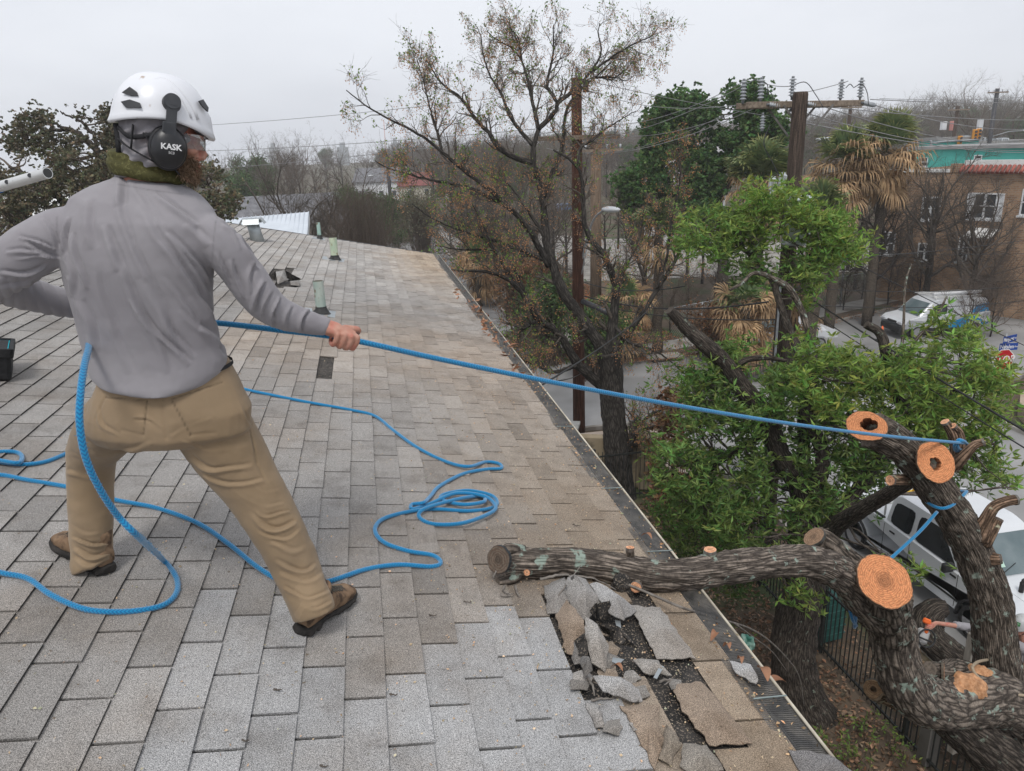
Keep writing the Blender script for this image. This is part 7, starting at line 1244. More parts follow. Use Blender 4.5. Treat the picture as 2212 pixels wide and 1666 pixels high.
# ------------------------------------------------------------------ vehicles
def car_paint(name, c): m = M(name, c, tuple(x*.94 for x in c), 2, .32, spec=.5); m.node_tree.nodes['Principled BSDF'].inputs['Coat Weight'].default_value = .5; return m
CW = car_paint('white_car_paint', (.66, .68, .70)); TYRE = M('tyre', (.02, .02, .02), (.035, .035, .035), 30, .85); RIM = M('rim', (.3, .3, .31), (.4, .4, .41), 8, .4, metal=.5); BPL = M('black_trim', (.018, .018, .02), (.03, .03, .03), 20, .6); CGL = M('car_glass', (.015, .018, .02), (.03, .035, .04), 2, .08, spec=.6); HL = M('headlight_glass', (.45, .47, .5), (.6, .62, .64), 20, .15)
def vehicle(name, label, cat, O, fw, W_, low, cab, wheels, wr, paint, wins, extra=None):
    """low / cab: (x, z) side outlines, x forward; wins: side window outlines; O ground point, fw heading"""
    fw = norm(np.array([fw[0], fw[1], 0])); lf = np.array([-fw[1], fw[0], 0]); t = thing(name, label, cat, O); P = lambda x, y, z: O+fw*x+lf*y+UP*z
    def shell(out, hw, inset, zref, tum=0.0):
        out = np.array(out); rings = []; cx, cz = out.mean(0); C = smooth_line(np.r_[out, out[:1]], 4)[:-1] if False else out
        prof = [(-1, .90), (-.985, .955), (-.94, .99), (-.5, 1.0), (0, 1.0), (.5, 1.0), (.94, .99), (.985, .955), (1, .90)]
        for yy, s in prof: rings.append([P(cx+(x-cx)*(s if abs(x-cx) > .5 else 1)+(0), yy*(hw-tum*max(0, z-zref)), cz+(z-cz)*(1-(1-s)*.35)) for x, z in C])
        mb = MB(); mb.loft(rings, smooth=False); return mb
    def roundp(pts, n=3):
        pts = np.array(pts, float); o = []
        for i in range(len(pts)):
            a, b, c = pts[i-1], pts[i], pts[(i+1) % len(pts)]; r = min(.12, np.linalg.norm(a-b)*.3, np.linalg.norm(c-b)*.3); p0 = b+(a-b)/np.linalg.norm(a-b)*r; p1 = b+(c-b)/np.linalg.norm(c-b)*r
            for k in np.linspace(0, 1, n): o.append((1-k)**2*p0+2*k*(1-k)*b+k*k*p1)
        return o
    L2 = []                                                   # wheel arches cut from the lower outline
    top = [q for q in low if q[1] > .55]; x0, x1 = min(a for a, b in low), max(a for a, b in low); zb = min(b for a, b in low)
    bot = [(x0+.03, zb)]
    for wx in sorted(wheels):
        for a in np.linspace(180, 0, 9): bot.append((wx+(wr+.07)*math.cos(R(a)), max(zb, wr+(wr+.07)*math.sin(R(a)))))
    bot.append((x1-.05, zb)); outl = bot+[q for q in top]
    C = np.array(outl); rings = []
    for yy, s in ((-1, 0), (-.97, .025), (-.90, .04), (.90, .04), (.97, .025), (1, 0)): rings.append([P(x, yy*W_/2, z+(s if z > zb+.5 else 0)) for x, z in C])
    mb = MB(); mb.loft(rings, cap=True, smooth=False); body = mb.build('body', [paint], t, O)
    zr = min(b for a, b in cab); mb = shell(roundp(cab), W_/2-.03, 0, zr, .16); mb.build('cabin', [paint], t, O); zmax = max(b for a, b in cab)
    for sgn in (-1, 1):
        for wn in wins: q = roundp(wn, 3); mb = MB(); mb.prism([P(x, sgn*(W_/2-.03-.16*max(0, z-zr)+.004), z) for x, z in q], lf*sgn*.012); mb.build('side_window', [CGL], t, O)
    # windscreen and rear glass follow the cab outline
    cs = sorted(cab, key=lambda q: -q[0]); fb_ = max([q for q in cab if q[1] < zr+.15], key=lambda q: q[0]); ftp = max([q for q in cab if q[1] > zmax-.15], key=lambda q: q[0]); nrm_ = norm(fw*(ftp[1]-fb_[1])+UP*(fb_[0]-ftp[0]))
    a0, a1 = .10, .90; pts = [P(fb_[0]+(ftp[0]-fb_[0])*a, s*(W_/2-.14-.16*(fb_[1]+(ftp[1]-fb_[1])*a-zr)), fb_[1]+(ftp[1]-fb_[1])*a)+nrm_*.004 for a, s in ((a0, -1), (a0, 1), (a1, 1), (a1, -1))]; mb = MB(); mb.prism(pts, nrm_*.012); mb.build('windscreen', [M('windscreen', (.10, .14, .15), (.16, .2, .21), 2, .1, spec=.6)], t, O)
    for s in (-.35, .25): mb = MB(); mb.tube([pts[0]*.5+pts[1]*.5+lf*s+nrm_*.03-UP*.0, pts[0]*.5+pts[1]*.5+lf*(s+.45)+nrm_*.03+(pts[3]-pts[0])*.25], .008, 5); mb.build('wiper', [BPL], t, O)
    for wx in wheels:
        for sgn in (-1, 1):
            c = P(wx, sgn*(W_/2-.10), wr); w_ = thing('wheel', None, None, c); w_.parent = t; w_.location = Vector(c-O); mb = MB(); prof = [(-.10, wr*.72), (-.11, wr*.92), (-.08, wr), (.08, wr), (.11, wr*.92), (.10, wr*.72)]; th = np.linspace(0, 2*math.pi, 28, endpoint=False)
            mb.loft([[c+lf*sgn*a+fw*r*math.cos(q)+UP*r*math.sin(q) for q in th] for a, r in prof], cap=False); mb.build('tyre', [TYRE], w_, c)
            mb = MB(); mb.loft([[c+lf*sgn*a+fw*r*math.cos(q)+UP*r*math.sin(q) for q in th] for a, r in ((.10, wr*.73), (.085, wr*.66), (.04, wr*.60), (.06, wr*.2), (.075, .001))], cap=True)
            for k in range(6): q = k*math.pi/3; mb.box(c+lf*sgn*.066+fw*wr*.4*math.cos(q)+UP*wr*.4*math.sin(q), (wr*.42, .03, .05), frame(fw*math.cos(q)+UP*math.sin(q), lf, UP*math.cos(q)-fw*math.sin(q)))
            mb.build('rim', [RIM], w_, c)
    return t, P, fw, lf
# white pickup parked in the street
tz = G(2075, 1322); tp0 = np.array([11.8, 12.1, 0]); W_ = 1.95
truck, P, tf, tl = vehicle('pickup_truck', 'white four-door pickup truck parked along the street behind the cut oak', 'pickup truck', tp0, (0, -1), W_, [(-5.85+2.9, .55), (-2.95, 1.22), (-1.05, 1.22), (1.55, 1.16), (2.75, 1.05), (2.93, .80), (2.93, .42), (-2.95, .42)][0:7], [(-1.05, 1.14), (-.98, 1.85), (-.75, 1.93), (.55, 1.93), (.85, 1.85), (1.60, 1.14)], (-1.95, 1.75), .39, CW, [[(-.86, 1.26), (-.82, 1.76), (-.22, 1.80), (-.22, 1.24)], [(-.08, 1.24), (-.08, 1.80), (.52, 1.80), (1.12, 1.24)]])
mb = MB(); 
for s in (-1, 1): mb.box(P(-2.0, s*.92, 1.25), (1.9, .06, .06), frame(tf, tl, UP), bev=.01)
mb.box(P(-2.93, 0, 1.25), (.06, 1.85, .06), frame(tf, tl, UP)); mb.build('bed_rail', [BPL], truck, tp0)
mb = MB(); mb.box(P(-2.0, 0, 1.232), (1.75, 1.68, .02), frame(tf, tl, UP)); mb.build('truck_bed', [BPL], truck, tp0)
mb = MB()
for s in (-.85, .85): mb.tube([P(-1.15, s, 1.25), P(-1.15, s, 2.02)], .022, 8); mb.tube([P(-2.85, s, 1.25), P(-2.85, s, 1.95)], .022, 8); mb.tube([P(-1.15, s, 2.02), P(-2.85, s, 1.95)], .02, 8)
for z in (1.55, 1.72, 1.88, 2.02): mb.tube([P(-1.15, -.85, z), P(-1.15, .85, z)], .016, 6)
mb.build('rack', [WHITE], truck, tp0)
for s in (-1, 1):
    mb = MB(); mb.box(P(1.08, s*1.12, 1.28), (.12, .24, .20), frame(tf, tl, UP), bev=.03); mb.box(P(1.10, s*1.0, 1.25), (.04, .14, .04), frame(tf, tl, UP)); mb.build('mirror', [BPL], truck, tp0)
    for x0 in (-.15, .02+1.2): mb = MB(); mb.box(P(x0-.12 if x0 > 0 else x0-.55, s*.982, 1.08 if x0 < 0 else 1.08), (.16, .02, .04), frame(tf, tl, UP), bev=.005); mb.build('door_handle', [BPL], truck, tp0)
    mb = MB(); 
    for xx in (-.97, -.15, 1.22): mb.box(P(xx, s*.9765, .82), (.012, .004, .72), frame(tf, tl, UP))
    mb.box(P(.3, s*.978, .62), (2.6, .004, .05), frame(tf, tl, UP)); mb.build('door_seam', [BPL], truck, tp0)
    for wx in (-1.95, 1.75): mb = MB(); q = [P(wx+.45*math.cos(a), s*.97, .39+.45*math.sin(a)) for a in np.linspace(-.1, math.pi+.1, 14)]; mb.tube(q, .035, 6); mb.build('wheel_flare', [BPL], truck, tp0)
    mb = MB(); mb.box(P(2.92, s*.72, .86), (.05, .36, .20), frame(tf, tl, UP), bev=.02); mb.build('headlight', [HL], truck, tp0)
mb = MB(); mb.box(P(2.94, 0, .84), (.04, 1.0, .28), frame(tf, tl, UP), bev=.01); mb.build('grille', [BPL], truck, tp0); mb = MB(); mb.box(P(2.98, 0, .52), (.14, 1.9, .22), frame(tf, tl, UP), bev=.03); mb.build('bumper', [STEEL], truck, tp0)
mb = MB(); mb.prism([P(1.66, -.5, 1.178), P(1.66, .5, 1.178), P(2.7, .42, 1.085), P(2.7, -.42, 1.085)], (0, 0, .022)); mb.build('hood_crease', [CW], truck, tp0)
bt = P(2.0, -.30, 1.18); 
bo = thing('water_bottle', 'black water bottle standing on the pickup hood', 'bottle', bt); mb = MB(); mb.tube([bt, bt+UP*.19, bt+UP*.215], [.045, .045, .03], 20); mb.build('flask', [BPL], bo, bt); mb = MB(); mb.tube([bt+UP*.215, bt+UP*.255], .028, 16); mb.tube(smooth_line([bt+UP*.255-tl*.02, bt+UP*.285, bt+UP*.255+tl*.02], 5), .006, 6); mb.build('lid', [BPL], bo, bt)
pp = P(1.32, .3, 1.42); mb = MB(); sl_ = norm(UP*.79+tf*.67*-1); mb.box(P(1.35, -.25, 1.41), (.26, .20, .004), frame(tl, norm(tf*-.75+UP*.71), norm(tf*.71+UP*.75))); tag(mb.build('paper', [M('pale_green_paper', (.45, .62, .52), (.5, .68, .58), 9, .8)], None, pp), 'pale green paper lying behind the pickup windscreen', 'paper')
mb = MB(); y0 = P(-1.6, .2, 1.3); mb.box(y0+UP*.12, (.12, .9, .22), frame(tf, tl, UP), bev=.02); mb.tube([y0+UP*.2, y0+tf*.2+UP*.9], .035, 8); tag(mb.build('yellow_tool', [M('safety_yellow', (.7, .45, .03), (.75, .5, .05), 5, .5)], None, y0), 'yellow tool standing in the pickup bed', 'tool')
# white and blue van
va = G(1977, 733); vb = min((G(2097, 707+q*.25) for q in range(100)), key=lambda p: abs(np.linalg.norm(p-va)-2.9)); vf = norm(va-vb); vl_ = np.array([-vf[1], vf[0], 0]); sidev = vl_ if (vl_@(CAM-va)) > 0 else -vl_; vc = (va+vb)/2-sidev*.82; vc[2] = 0; wb = np.linalg.norm(va-vb)
van, P, vf, vl = vehicle('delivery_van', 'white van with blue painted rear half and roof rack of pipes', 'van', vc, vf, 1.85, [(-2.2, .60), (-2.22, 1.15), (1.15, 1.12), (2.0, .98), (2.24, .78), (2.26, .55)], [(-2.20, 1.05), (-2.12, 1.72), (-1.95, 1.84), (.45, 1.86), (.75, 1.76), (1.50, 1.06)], (-wb/2, wb/2), .33, CW, [[(.02, 1.16), (.02, 1.66), (.52, 1.66), (1.02, 1.16)]])
for s in (-1, 1):
    mb = MB(); q = [(-2.17, .60), (-2.14, 1.62), (-1.5, 1.50), (-1.1, 1.05), (-.5, .85), (.2, .62), (.2, .50), (-wb/2+.42, .50), (-wb/2+.3, .72), (-wb/2, .80), (-wb/2-.3, .72), (-wb/2-.42, .50)]
    mb.prism([P(x, s*(.93 if z < 1.1 else .905-.16*(z-1.05)), z) for x, z in q], vl*s*.006); mb.build('blue_graphic', [M('blue_vinyl', (.0, .22, .52), (.02, .33, .62), 3, .35)], van, vc)
    mb = MB(); mb.box(P(2.14, s*.66, .80), (.28, .34, .15), frame(vf, vl, UP), bev=.03); mb.build('headlight', [HL], van, vc); mb = MB(); mb.box(P(1.0, s*1.0, 1.12), (.12, .2, .18), frame(vf, vl, UP), bev=.03); mb.build('mirror', [BPL], van, vc)
    mb = MB(); mb.tube([P(-1.9, s*.62, 1.95), P(.6, s*.62, 1.95)], .02, 6)
    for xx in (-1.8, -.6, .5): mb.tube([P(xx, s*.62, 1.82), P(xx, s*.62, 1.96)], .018, 6)
    mb.build('rack_rail', [WHITE], van, vc)
mb = MB(); mb.box(P(2.24, 0, .48), (.10, 1.6, .30), frame(vf, vl, UP), bev=.04); mb.build('bumper', [BPL], van, vc); mb = MB(); mb.box(P(2.22, 0, .80), (.04, .7, .10), frame(vf, vl, UP), bev=.01); mb.build('grille', [BPL], van, vc)
for k, xx in enumerate((-1.7, -.6, .45)): mb = MB(); mb.tube([P(xx, -.66, 1.96), P(xx, .66, 1.96)], .018, 6); mb.build('rack_bar', [WHITE], van, vc)
mb = MB(); mb.tube([P(-2.0, .35, 2.06), P(.5, .35, 2.06)], .075, 14); tag(mb.build('pipe', [WTRIM], None, P(-2, .35, 2.0)), 'fat white pipe strapped on the van roof rack', 'pipe'); mb = MB(); mb.tube([P(-1.6, -.2, 2.0), P(.9, -.2, 2.0)], .02, 6); mb.tube([P(-1.6, -.5, 2.0), P(.9, -.5, 2.0)], .02, 6)
for k in range(9): mb.tube([P(-1.5+k*.28, -.2, 2.0), P(-1.5+k*.28, -.5, 2.0)], .014, 5)
tag(mb.build('ladder', [ALU], None, P(-1.6, -.35, 2.0)), 'aluminium ladder on the van roof rack', 'ladder')
for px, py, lb in ((2108, 707, 'orange traffic cone behind the van'), (1903, 735, 'orange traffic cone at the van nose')):
    g_ = G(px, py); t = thing('traffic_cone', lb, 'cone', g_); mb = MB(); mb.tube([g_+UP*.03, g_+UP*.7], [.15, .03], 16); mb.build('cone', [M('cone_orange', (.8, .13, .03), (.85, .17, .05), 4, .6)], t, g_); mb = MB(); mb.box(g_+UP*.02, (.36, .36, .04), bev=.01); mb.build('foot', [BPL], t, g_)
# cars half hidden: white car by the leafy tree, parked cars far off
def small_car(px, py, hd, label, paint, group=None, G0=None):
    g_ = G(px, py) if G0 is None else G0
    return vehicle('parked_car', label, 'car', g_, (math.cos(hd), math.sin(hd)), 1.8, [(-2.2, .6), (-2.15, .92), (-1.0, .98), (1.0, .95), (2.05, .80), (2.2, .6)], [(-1.75, .92), (-1.15, 1.40), (.2, 1.44), (1.05, .92)], (-1.35, 1.35), .32, paint, [[(-1.35, .98), (-.98, 1.34), (-.42, 1.36), (-.42, .98)], [(-.34, .98), (-.34, 1.36), (.15, 1.36), (.72, .98)]])
sc_, P, f_, l_ = small_car(1690, 752, math.pi-.05, 'white car mostly hidden behind the leafy tree at the far kerb', CW)
CG = car_paint('grey_car_paint', (.2, .22, .25)); CB_ = car_paint('blue_car_paint', (.1, .2, .4))
for k, (px, Z, pnt, lb) in enumerate(((1196, 105, CW, 'white car parked far off in the pale lot, left one'), (1222, 104, CB_, 'bluish car parked far off in the pale lot, right one'), (872, 118, CG, 'grey car parked before the red-roofed house'))):
    x, y = atZ(px, Z); small_car(0, 0, .3, lb, pnt, G0=np.array([x, y, float(terr(np.array(x), np.array(y)))]))
# ------------------------------------------------------------------ signs at the corner
sg = G(2149, 871, .45); stp = thing('street_sign', 'red STOP sign under blue street name plates on a grey post', 'sign', sg); dS = proj(sg)[2]; ts = D(2172, 700, dS*.985); mb = MB(); sp_ = np.array([sg[0], sg[1], sg[2]-.4]); st_top = np.array([sg[0], sg[1], D(2178, 708, dS)[2]]); mb.tube([sp_, st_top], .03, 8); mb.build('post', [STEEL], stp, sg)
sr = norm(_r*.98+fh*.12); sr[2] = 0; sr = norm(sr); sn = np.array([sr[1], -sr[0], 0]); sn = sn if sn@(CAM-sg) > 0 else -sn; SAX = np.stack([sr, UP, sn], 1); k_ = dS/FPX
oc_ = np.array([sg[0], sg[1], D(2168, 767, dS)[2]])+sn*.045; rO = 23.5*k_*1.04; RED = M('sign_red', (.42, .01, .015), (.48, .015, .02), 3, .5); BLU = M('sign_blue', (.01, .05, .26), (.015, .07, .32), 3, .5)
octo = lambda r: [oc_+sr*r*math.cos(R(22.5+45*i))+UP*r*math.sin(R(22.5+45*i)) for i in range(8)]; mb = MB(); mb.prism(octo(rO), sn*.006); ob2 = mb.build('stop_plate', [WHITE], stp, sg); mb = MB(); mb.prism([p+sn*.008 for p in octo(rO*.93)], sn*.003); mb.build('red_field', [RED], ob2, sg); add_text('STOP', oc_+sn*.0125, SAX, rO*.92, WHITE, 'lettering', ob2, sg, .001, .006, sx=.95)
for txt, px0, px1, y0, y1, tl_, rz_ in (('Margaret', 2161, 2200, 709, 733, 'Ave', -.14), ('Natalen', 2156, 2190, 732, 743+2, 'Ave', .10)):
    cz = D(2178, (y0+y1)/2-1, dS)[2]; wv = (px1-px0)*k_*1.15/2; hv = (14.5*k_)/2*1.05; cc = np.array([sg[0], sg[1], cz])+sr*.12+sn*.03; a_ = norm(sr*math.cos(.35 if rz_ < 0 else -.1)+fh*math.sin(.35 if rz_ < 0 else -.1)); a_[2] = 0; a_ = norm(a_); n_ = np.array([a_[1], -a_[0], 0]); n_ = n_ if n_@(CAM-sg) > 0 else -n_
    mb = MB(); mb.box(cc, (wv*2, .012, hv*2), frame(a_, n_, UP), bev=.004); pl = mb.build('name_plate', [BLU], stp, sg); AX = np.stack([a_, UP, n_], 1); add_text(txt, cc+n_*.008-a_*wv*.18, AX, hv*1.55, WHITE, 'lettering', pl, sg, .001, .003, sx=.80); add_text(tl_, cc+n_*.008+a_*wv*.80, AX, hv*.75, WHITE, 'lettering', pl, sg, .001, .001, sx=.8)
# planter with mulch at the corner
MULCH = M('red_mulch', (.07, .028, .018), (.16, .065, .04), 25, .95, .9, 60, bdist=.02, c3=(.3, .18, .12), s3=60, k3=(.68, .72)); pts = [(21.0, -4), (21.0, 18.9), (21.15, 19.6), (21.6, 20.4), (22.4, 21.2), (23.6, 22.0), (34, 26.5)]
tag(strip('planter_wall', pts, .22, .48, M('tan_concrete', (.33, .26, .19), (.42, .34, .26), 2, .85, .3, 40), side=-1), 'low curved tan concrete planter wall around red mulch', 'wall'); del COL.objects['planter_wall']['kind']
ground_poly('mulch_bed', [(21.1, -4), (21.1, 19), (21.8, 20.2), (22.6, 21), (23.8, 21.8), (34, 26.3), (34, -4)], .40, MULCH)
# ------------------------------------------------------------------ fences and the stuccoed wall
IRON = M('black_iron', (.012, .014, .013), (.03, .032, .03), 14, .55, c3=(.06, .10, .08), s3=9, k3=(.66, .72))
def iron_fence(a, b, label, H=1.52, bay=2.35, post=True):
    a = np.array([*a, 0.]); b = np.array([*b, 0.]); Ln = np.linalg.norm(b-a); u = (b-a)/Ln; n_ = np.array([u[1], -u[0], 0]); t = thing('iron_fence', label, 'fence', a); nb = max(1, round(Ln/bay)); bl = Ln/nb; Fm = frame(u, n_, UP)
    for k in range(nb+1): p = a+u*bl*k; mb = MB(); mb.box(p+UP*(H+.08)/2, (.075, .075, H+.08), Fm, bev=.006); mb.box(p+UP*(H+.10), (.09, .09, .04), Fm, bev=.01); mb.build('post', [IRON], t, a)
    for k in range(nb):
        p = a+u*bl*k; mb = MB(); dz = rg.uniform(-.015, .015)
        for z in (.16, H-.12): mb.box(p+u*bl/2+UP*(z+dz), (bl-.07, .036, .04), Fm)
        q = int(bl/.115)
        for j in range(1, q): mb.box(p+u*bl*j/q+UP*(H/2+.04+dz), (.016, .016, H-.06), Fm)
        mb.build('panel', [IRON], t, a)
    return t
f0 = G(1915, 1550, .16); fx = 7.85
iron_fence((fx, -1.0), (fx, 17.8), 'black iron picket fence between the leaf-littered yard and the street'); iron_fence((fx-.05, 17.85), (3.2, 17.85), 'short run of black iron fence behind the berry tree trunk')
STUC = M('stained_stucco', (.25, .20, .13), (.36, .30, .21), 1.4, .9, .4, 50, c3=(.14, .115, .08), s3=2.5, k3=(.5, .62)); wa = G(1245, 938, 1.55); wb_ = G(1385, 943, 1.55); wu = norm(wb_-wa); wn_ = np.array([-wu[1], wu[0], 0]); w0_ = np.array([wa[0], wa[1], 0])
sw = thing('stucco_wall', 'stained tan stucco wall with a stone-capped pillar behind the tree trunk', 'wall', w0_); mb = MB(); wl_ = np.linalg.norm(wb_-wa); mb.box(w0_+wu*(wl_/2)+UP*.76, (wl_, .28, 1.52), frame(wu, wn_, UP), bev=.02); mb.build('wall_panel', [STUC], sw, w0_)
pc = w0_-wu*.22; mb = MB(); mb.box(pc+UP*.88, (.50, .50, 1.76), frame(wu, wn_, UP), bev=.015); pi_ = mb.build('pillar', [STUC], sw, w0_); mb = MB(); mb.box(pc+UP*1.80, (.62, .62, .09), frame(wu, wn_, UP), bev=.015); mb.build('cap_stone', [M('grey_capstone', (.22, .22, .21), (.33, .33, .32), 6, .9, .4, 30)], pi_, w0_)
pc2 = w0_+wu*(wl_+.2); mb = MB(); mb.box(pc2+UP*.80, (.5, .5, 1.6), frame(wu, wn_, UP), bev=.015); mb.build('pillar', [STUC], sw, w0_)
# chain-link fence across the street
cl0 = np.array([13.5, 33.0, 0]); cl1 = np.array([42, 43.5, 0]); t = thing('chain_link_fence', 'grey chain-link fence along the far pavement', 'fence', cl0); u = norm(cl1-cl0); Ln = np.linalg.norm(cl1-cl0)
for k in range(12): p = cl0+u*Ln*k/11; mb = MB(); mb.tube([p, p+UP*1.85], .035, 8); mb.build('post', [STEEL], t, cl0)
mb = MB(); mb.tube([cl0+UP*1.82, cl1+UP*1.82], .02, 6); P_ = []
for k in range(int(Ln/.16)): p = cl0+u*k*.16; P_ += [[p+UP*.05, p+u*.9+UP*.95, p+u*1.75+UP*1.8], [p+u*1.75+UP*.05, p+u*.9+UP*.95, p+UP*1.8]]
mb.tubes(np.array(P_), np.full((len(P_), 3), .005), 3, cap=False); mb.build('mesh', [STEEL], t, cl0)
# storm drain and manhole
g_ = G(1440, 781); mb = MB(); mb.box(g_+(0, .35, .16), (1.7, .8, .06), bev=.01); mb.box(g_+(0, .1, .06), (1.3, .3, .12), tint=.12); tag(mb.build('storm_drain', [CONC], None, g_), 'concrete storm drain inlet in the kerb at the corner', 'drain'); g_ = G(1422, 768, .16); mb = MB(); mb.tube([g_, g_+UP*.02], .35, 24); tag(mb.build('manhole_cover', [DKS], None, g_), 'round dark manhole cover in the corner pavement', 'manhole cover')
# green bin beyond the fence
gb_ = G(1775, 1372); gbn = thing('rubbish_bin', 'teal green slatted bin behind the iron fence', 'bin', gb_); mb = MB(); GRN = M('teal_plastic', (.015, .075, .065), (.03, .11, .095), 6, .6); mb.box(gb_+UP*.52, (.56, .56, 1.02), rotz(.1), bev=.05); mb.build('bin_body', [GRN], gbn, gb_); mb = MB(); mb.box(gb_+UP*1.06, (.62, .64, .07), rotz(.1), bev=.03); mb.build('lid', [GRN], gbn, gb_)
for k in range(5): mb = MB(); mb.box(gb_+UP*(.2+k*.17), (.585, .585, .03), rotz(.1), bev=.008); mb.build('rib', [GRN], gbn, gb_)
# ------------------------------------------------------------------ torn shingles, twigs and sawdust on the roof
rg = np.random.default_rng(31); za = lambda x, y: (975.9+x*.4139, 975.9+y*.4139); zb1 = lambda x, y: (x*.4068, 135.5+y*.4068)
def flap(pts, label, mat=SHING, tint=1.0, cv=za, th=.004, wav=.010, name='torn_shingle', group='torn shingle pieces round the damaged patch'):
    E = np.array([RF(*cv(x, y), h+.014) for x, y, h in pts]); E2 = []
    n = len(E)
    for i in range(n):                                       # ragged outline
        a, b = E[i], E[(i+1) % n]; m_ = max(2, int(np.linalg.norm(b-a)/.018)); lat = norm(np.cross(b-a, nS))
        for k in range(m_): t = k/m_; E2.append(a+(b-a)*t+(lat*rg.normal(0, .0028)+nS*rg.normal(0, .001) if k else 0))
    E = np.array(E2); n = len(E); c = E.mean(0)+nS*wav; rings = [E, c+(E-c)*.75+nS*wav*.5, c+(E-c)*.45+nS*wav*.8, c+(E-c)*.12+nS*wav]
    for r_ in rings[1:]: r_ += nS[None]*np.array([[mnoise.noise(Vector(q*14))*min(.006, wav)] for q in r_])
    V = np.concatenate(rings+[rings[0]-nS*th]); T = np.ones((len(V), 3))*np.asarray(tint)*(1+rg.normal(0, .06)); T[-n:] *= .25; mb = MB(); idx = np.arange(5*n).reshape(5, n); F = []
    for a, b in ((0, 1), (1, 2), (2, 3)): F.append(np.stack([idx[a], np.roll(idx[a], -1), np.roll(idx[b], -1), idx[b]], -1))
    F.append(np.stack([idx[4], np.roll(idx[4], -1), np.roll(idx[0], -1), idx[0]], -1)); mb.add(V, np.concatenate(F), 0, T, None, False); mb.f.append((idx[3:4], 0, None, False)); mb.f.append((idx[4:5, ::-1], 0, None, False))
    return tag(mb.build(name, [mat], None, c), label, 'shingle', group)
LT = (1.25, 1.28, 1.32); MID = (1.0, 1.0, 1.0); BRN = (1.0, .82, .66); lab = 'torn curled piece of shingle in the smashed patch under the limb'
LABS = iter(['grey shingle flap standing tallest under the middle of the limb', 'pale curled shingle strip bent up beside the black bark chunk', 'upright grey shingle tongue at the left edge of the hole', 'pale wrinkled shingle strip at the lower end of the hole', 'small dark shingle curl left of the hole', 'flat grey shingle left of the heap, just below the limb', 'brown stained shingle leaning at the left of the heap', 'narrow dark shingle sliver along the left edge of the hole', 'large pale slab right of the hole, longest one', 'small pale grey fragment in the middle of the bare felt', 'brown shingle slab at the bottom of the patch, left of the bare felt', 'short grey shingle scrap left of the bottom brown slab', 'wide brown slab nearest the gutter guard', 'cracked brownish slab on top of the bottom brown slab', 'grey slab at the bottom edge right of the cracked one'])
for pts, tt, mt in (([(605, 655, .09), (640, 640, .12), (700, 665, .10), (760, 745, .07), (795, 790, .05), (700, 880, .03), (640, 840, .03), (595, 740, .05)], MID, 0), ([(720, 690, .09), (755, 680, .10), (860, 760, .06), (965, 830, .02), (900, 880, .03), (820, 840, .05)], LT, 0),
    ([(700, 860, .10), (760, 900, .10), (820, 1010, .06), (800, 1150, .02), (730, 1100, .04), (695, 960, .08)], (1.1, 1.08, 1.05), 0), ([(735, 1170, .04), (880, 1180, .05), (975, 1240, .03), (1000, 1310, .005), (930, 1300, .02), (790, 1250, .03)], LT, 0), ([(670, 1080, .05), (722, 1090, .08), (735, 1140, .07), (690, 1180, .03)], (.8, .8, .8), 0),
    ([(480, 700, .01), (590, 655, .05), (622, 780, .04), (560, 840, .02), (500, 845, .005)], (.95, .95, .95), 0), ([(540, 850, .01), (600, 770, .05), (690, 880, .06), (700, 960, .05), (640, 1060, .02), (600, 1050, .01)], BRN, 0), ([(600, 960, .01), (660, 1010, .03), (690, 1100, .02), (640, 1110, .01)], (.7, .7, .7), 0),
    ([(930, 800, .010), (1090, 812, .012), (1275, 1080, .004), (1070, 1082, .006), (1000, 940, .012)], (1.15, 1.12, 1.08), 0), ([(945, 1085, .006), (1080, 1090, .01), (1150, 1168, .004), (1000, 1150, .006)], (1.0, .98, .95), 0), ([(875, 1325, .006), (1085, 1320, .008), (1078, 1400, .006), (1110, 1500, .006), (1060, 1660, .004), (960, 1460, .006)], BRN, 0),
    ([(700, 1310, .008), (775, 1320, .012), (800, 1440, .004), (750, 1442, .004)], (1.1, 1.1, 1.1), 0), ([(1145, 1212, .006), (1300, 1200, .01), (1390, 1290, .006), (1570, 1522, .004), (1345, 1530, .006), (1195, 1330, .012)], BRN, 0), ([(1120, 1420, .006), (1170, 1470, .012), (1200, 1530, .01), (1150, 1640, .004), (1080, 1600, .006)], (.95, .85, .72), 0),
    ([(1210, 1520, .006), (1330, 1530, .008), (1420, 1660, .004), (1300, 1700, .004), (1190, 1640, .01)], (.95, .9, .82), 0), ([(770, 900, .05), (900, 960, .06), (970, 1022, .03), (880, 1005, .03), (790, 940, .02)], 1.0, 1), ([(640, 985, .05), (692, 945, .09), (712, 1100, .03), (660, 1060, .03)], .8, 1), ([(750, 800, .07), (830, 790, .06), (860, 850, .03), (780, 880, .02)], .6, 1), ([(720, 830, .08), (760, 800, .09), (755, 870, .03)], .7, 1)):
    flap(pts, next(LABS) if mt == 0 else 'black torn felt curl in the smashed patch under the limb', SHING if mt == 0 else FELT, tt, wav=.012 if pts[0][2] < .03 else .02, group='torn shingle pieces round the damaged patch' if mt == 0 else 'torn felt curls')
o = flap([(1450, 1090, .02), (1560, 1110, .04), (1600, 1190, .03), (1590, 1210, .02), (1480, 1150, .02)], 'grey shingle scrap lying across the gutter guard', tint=(1.3, 1.35, 1.4)); del o['group']
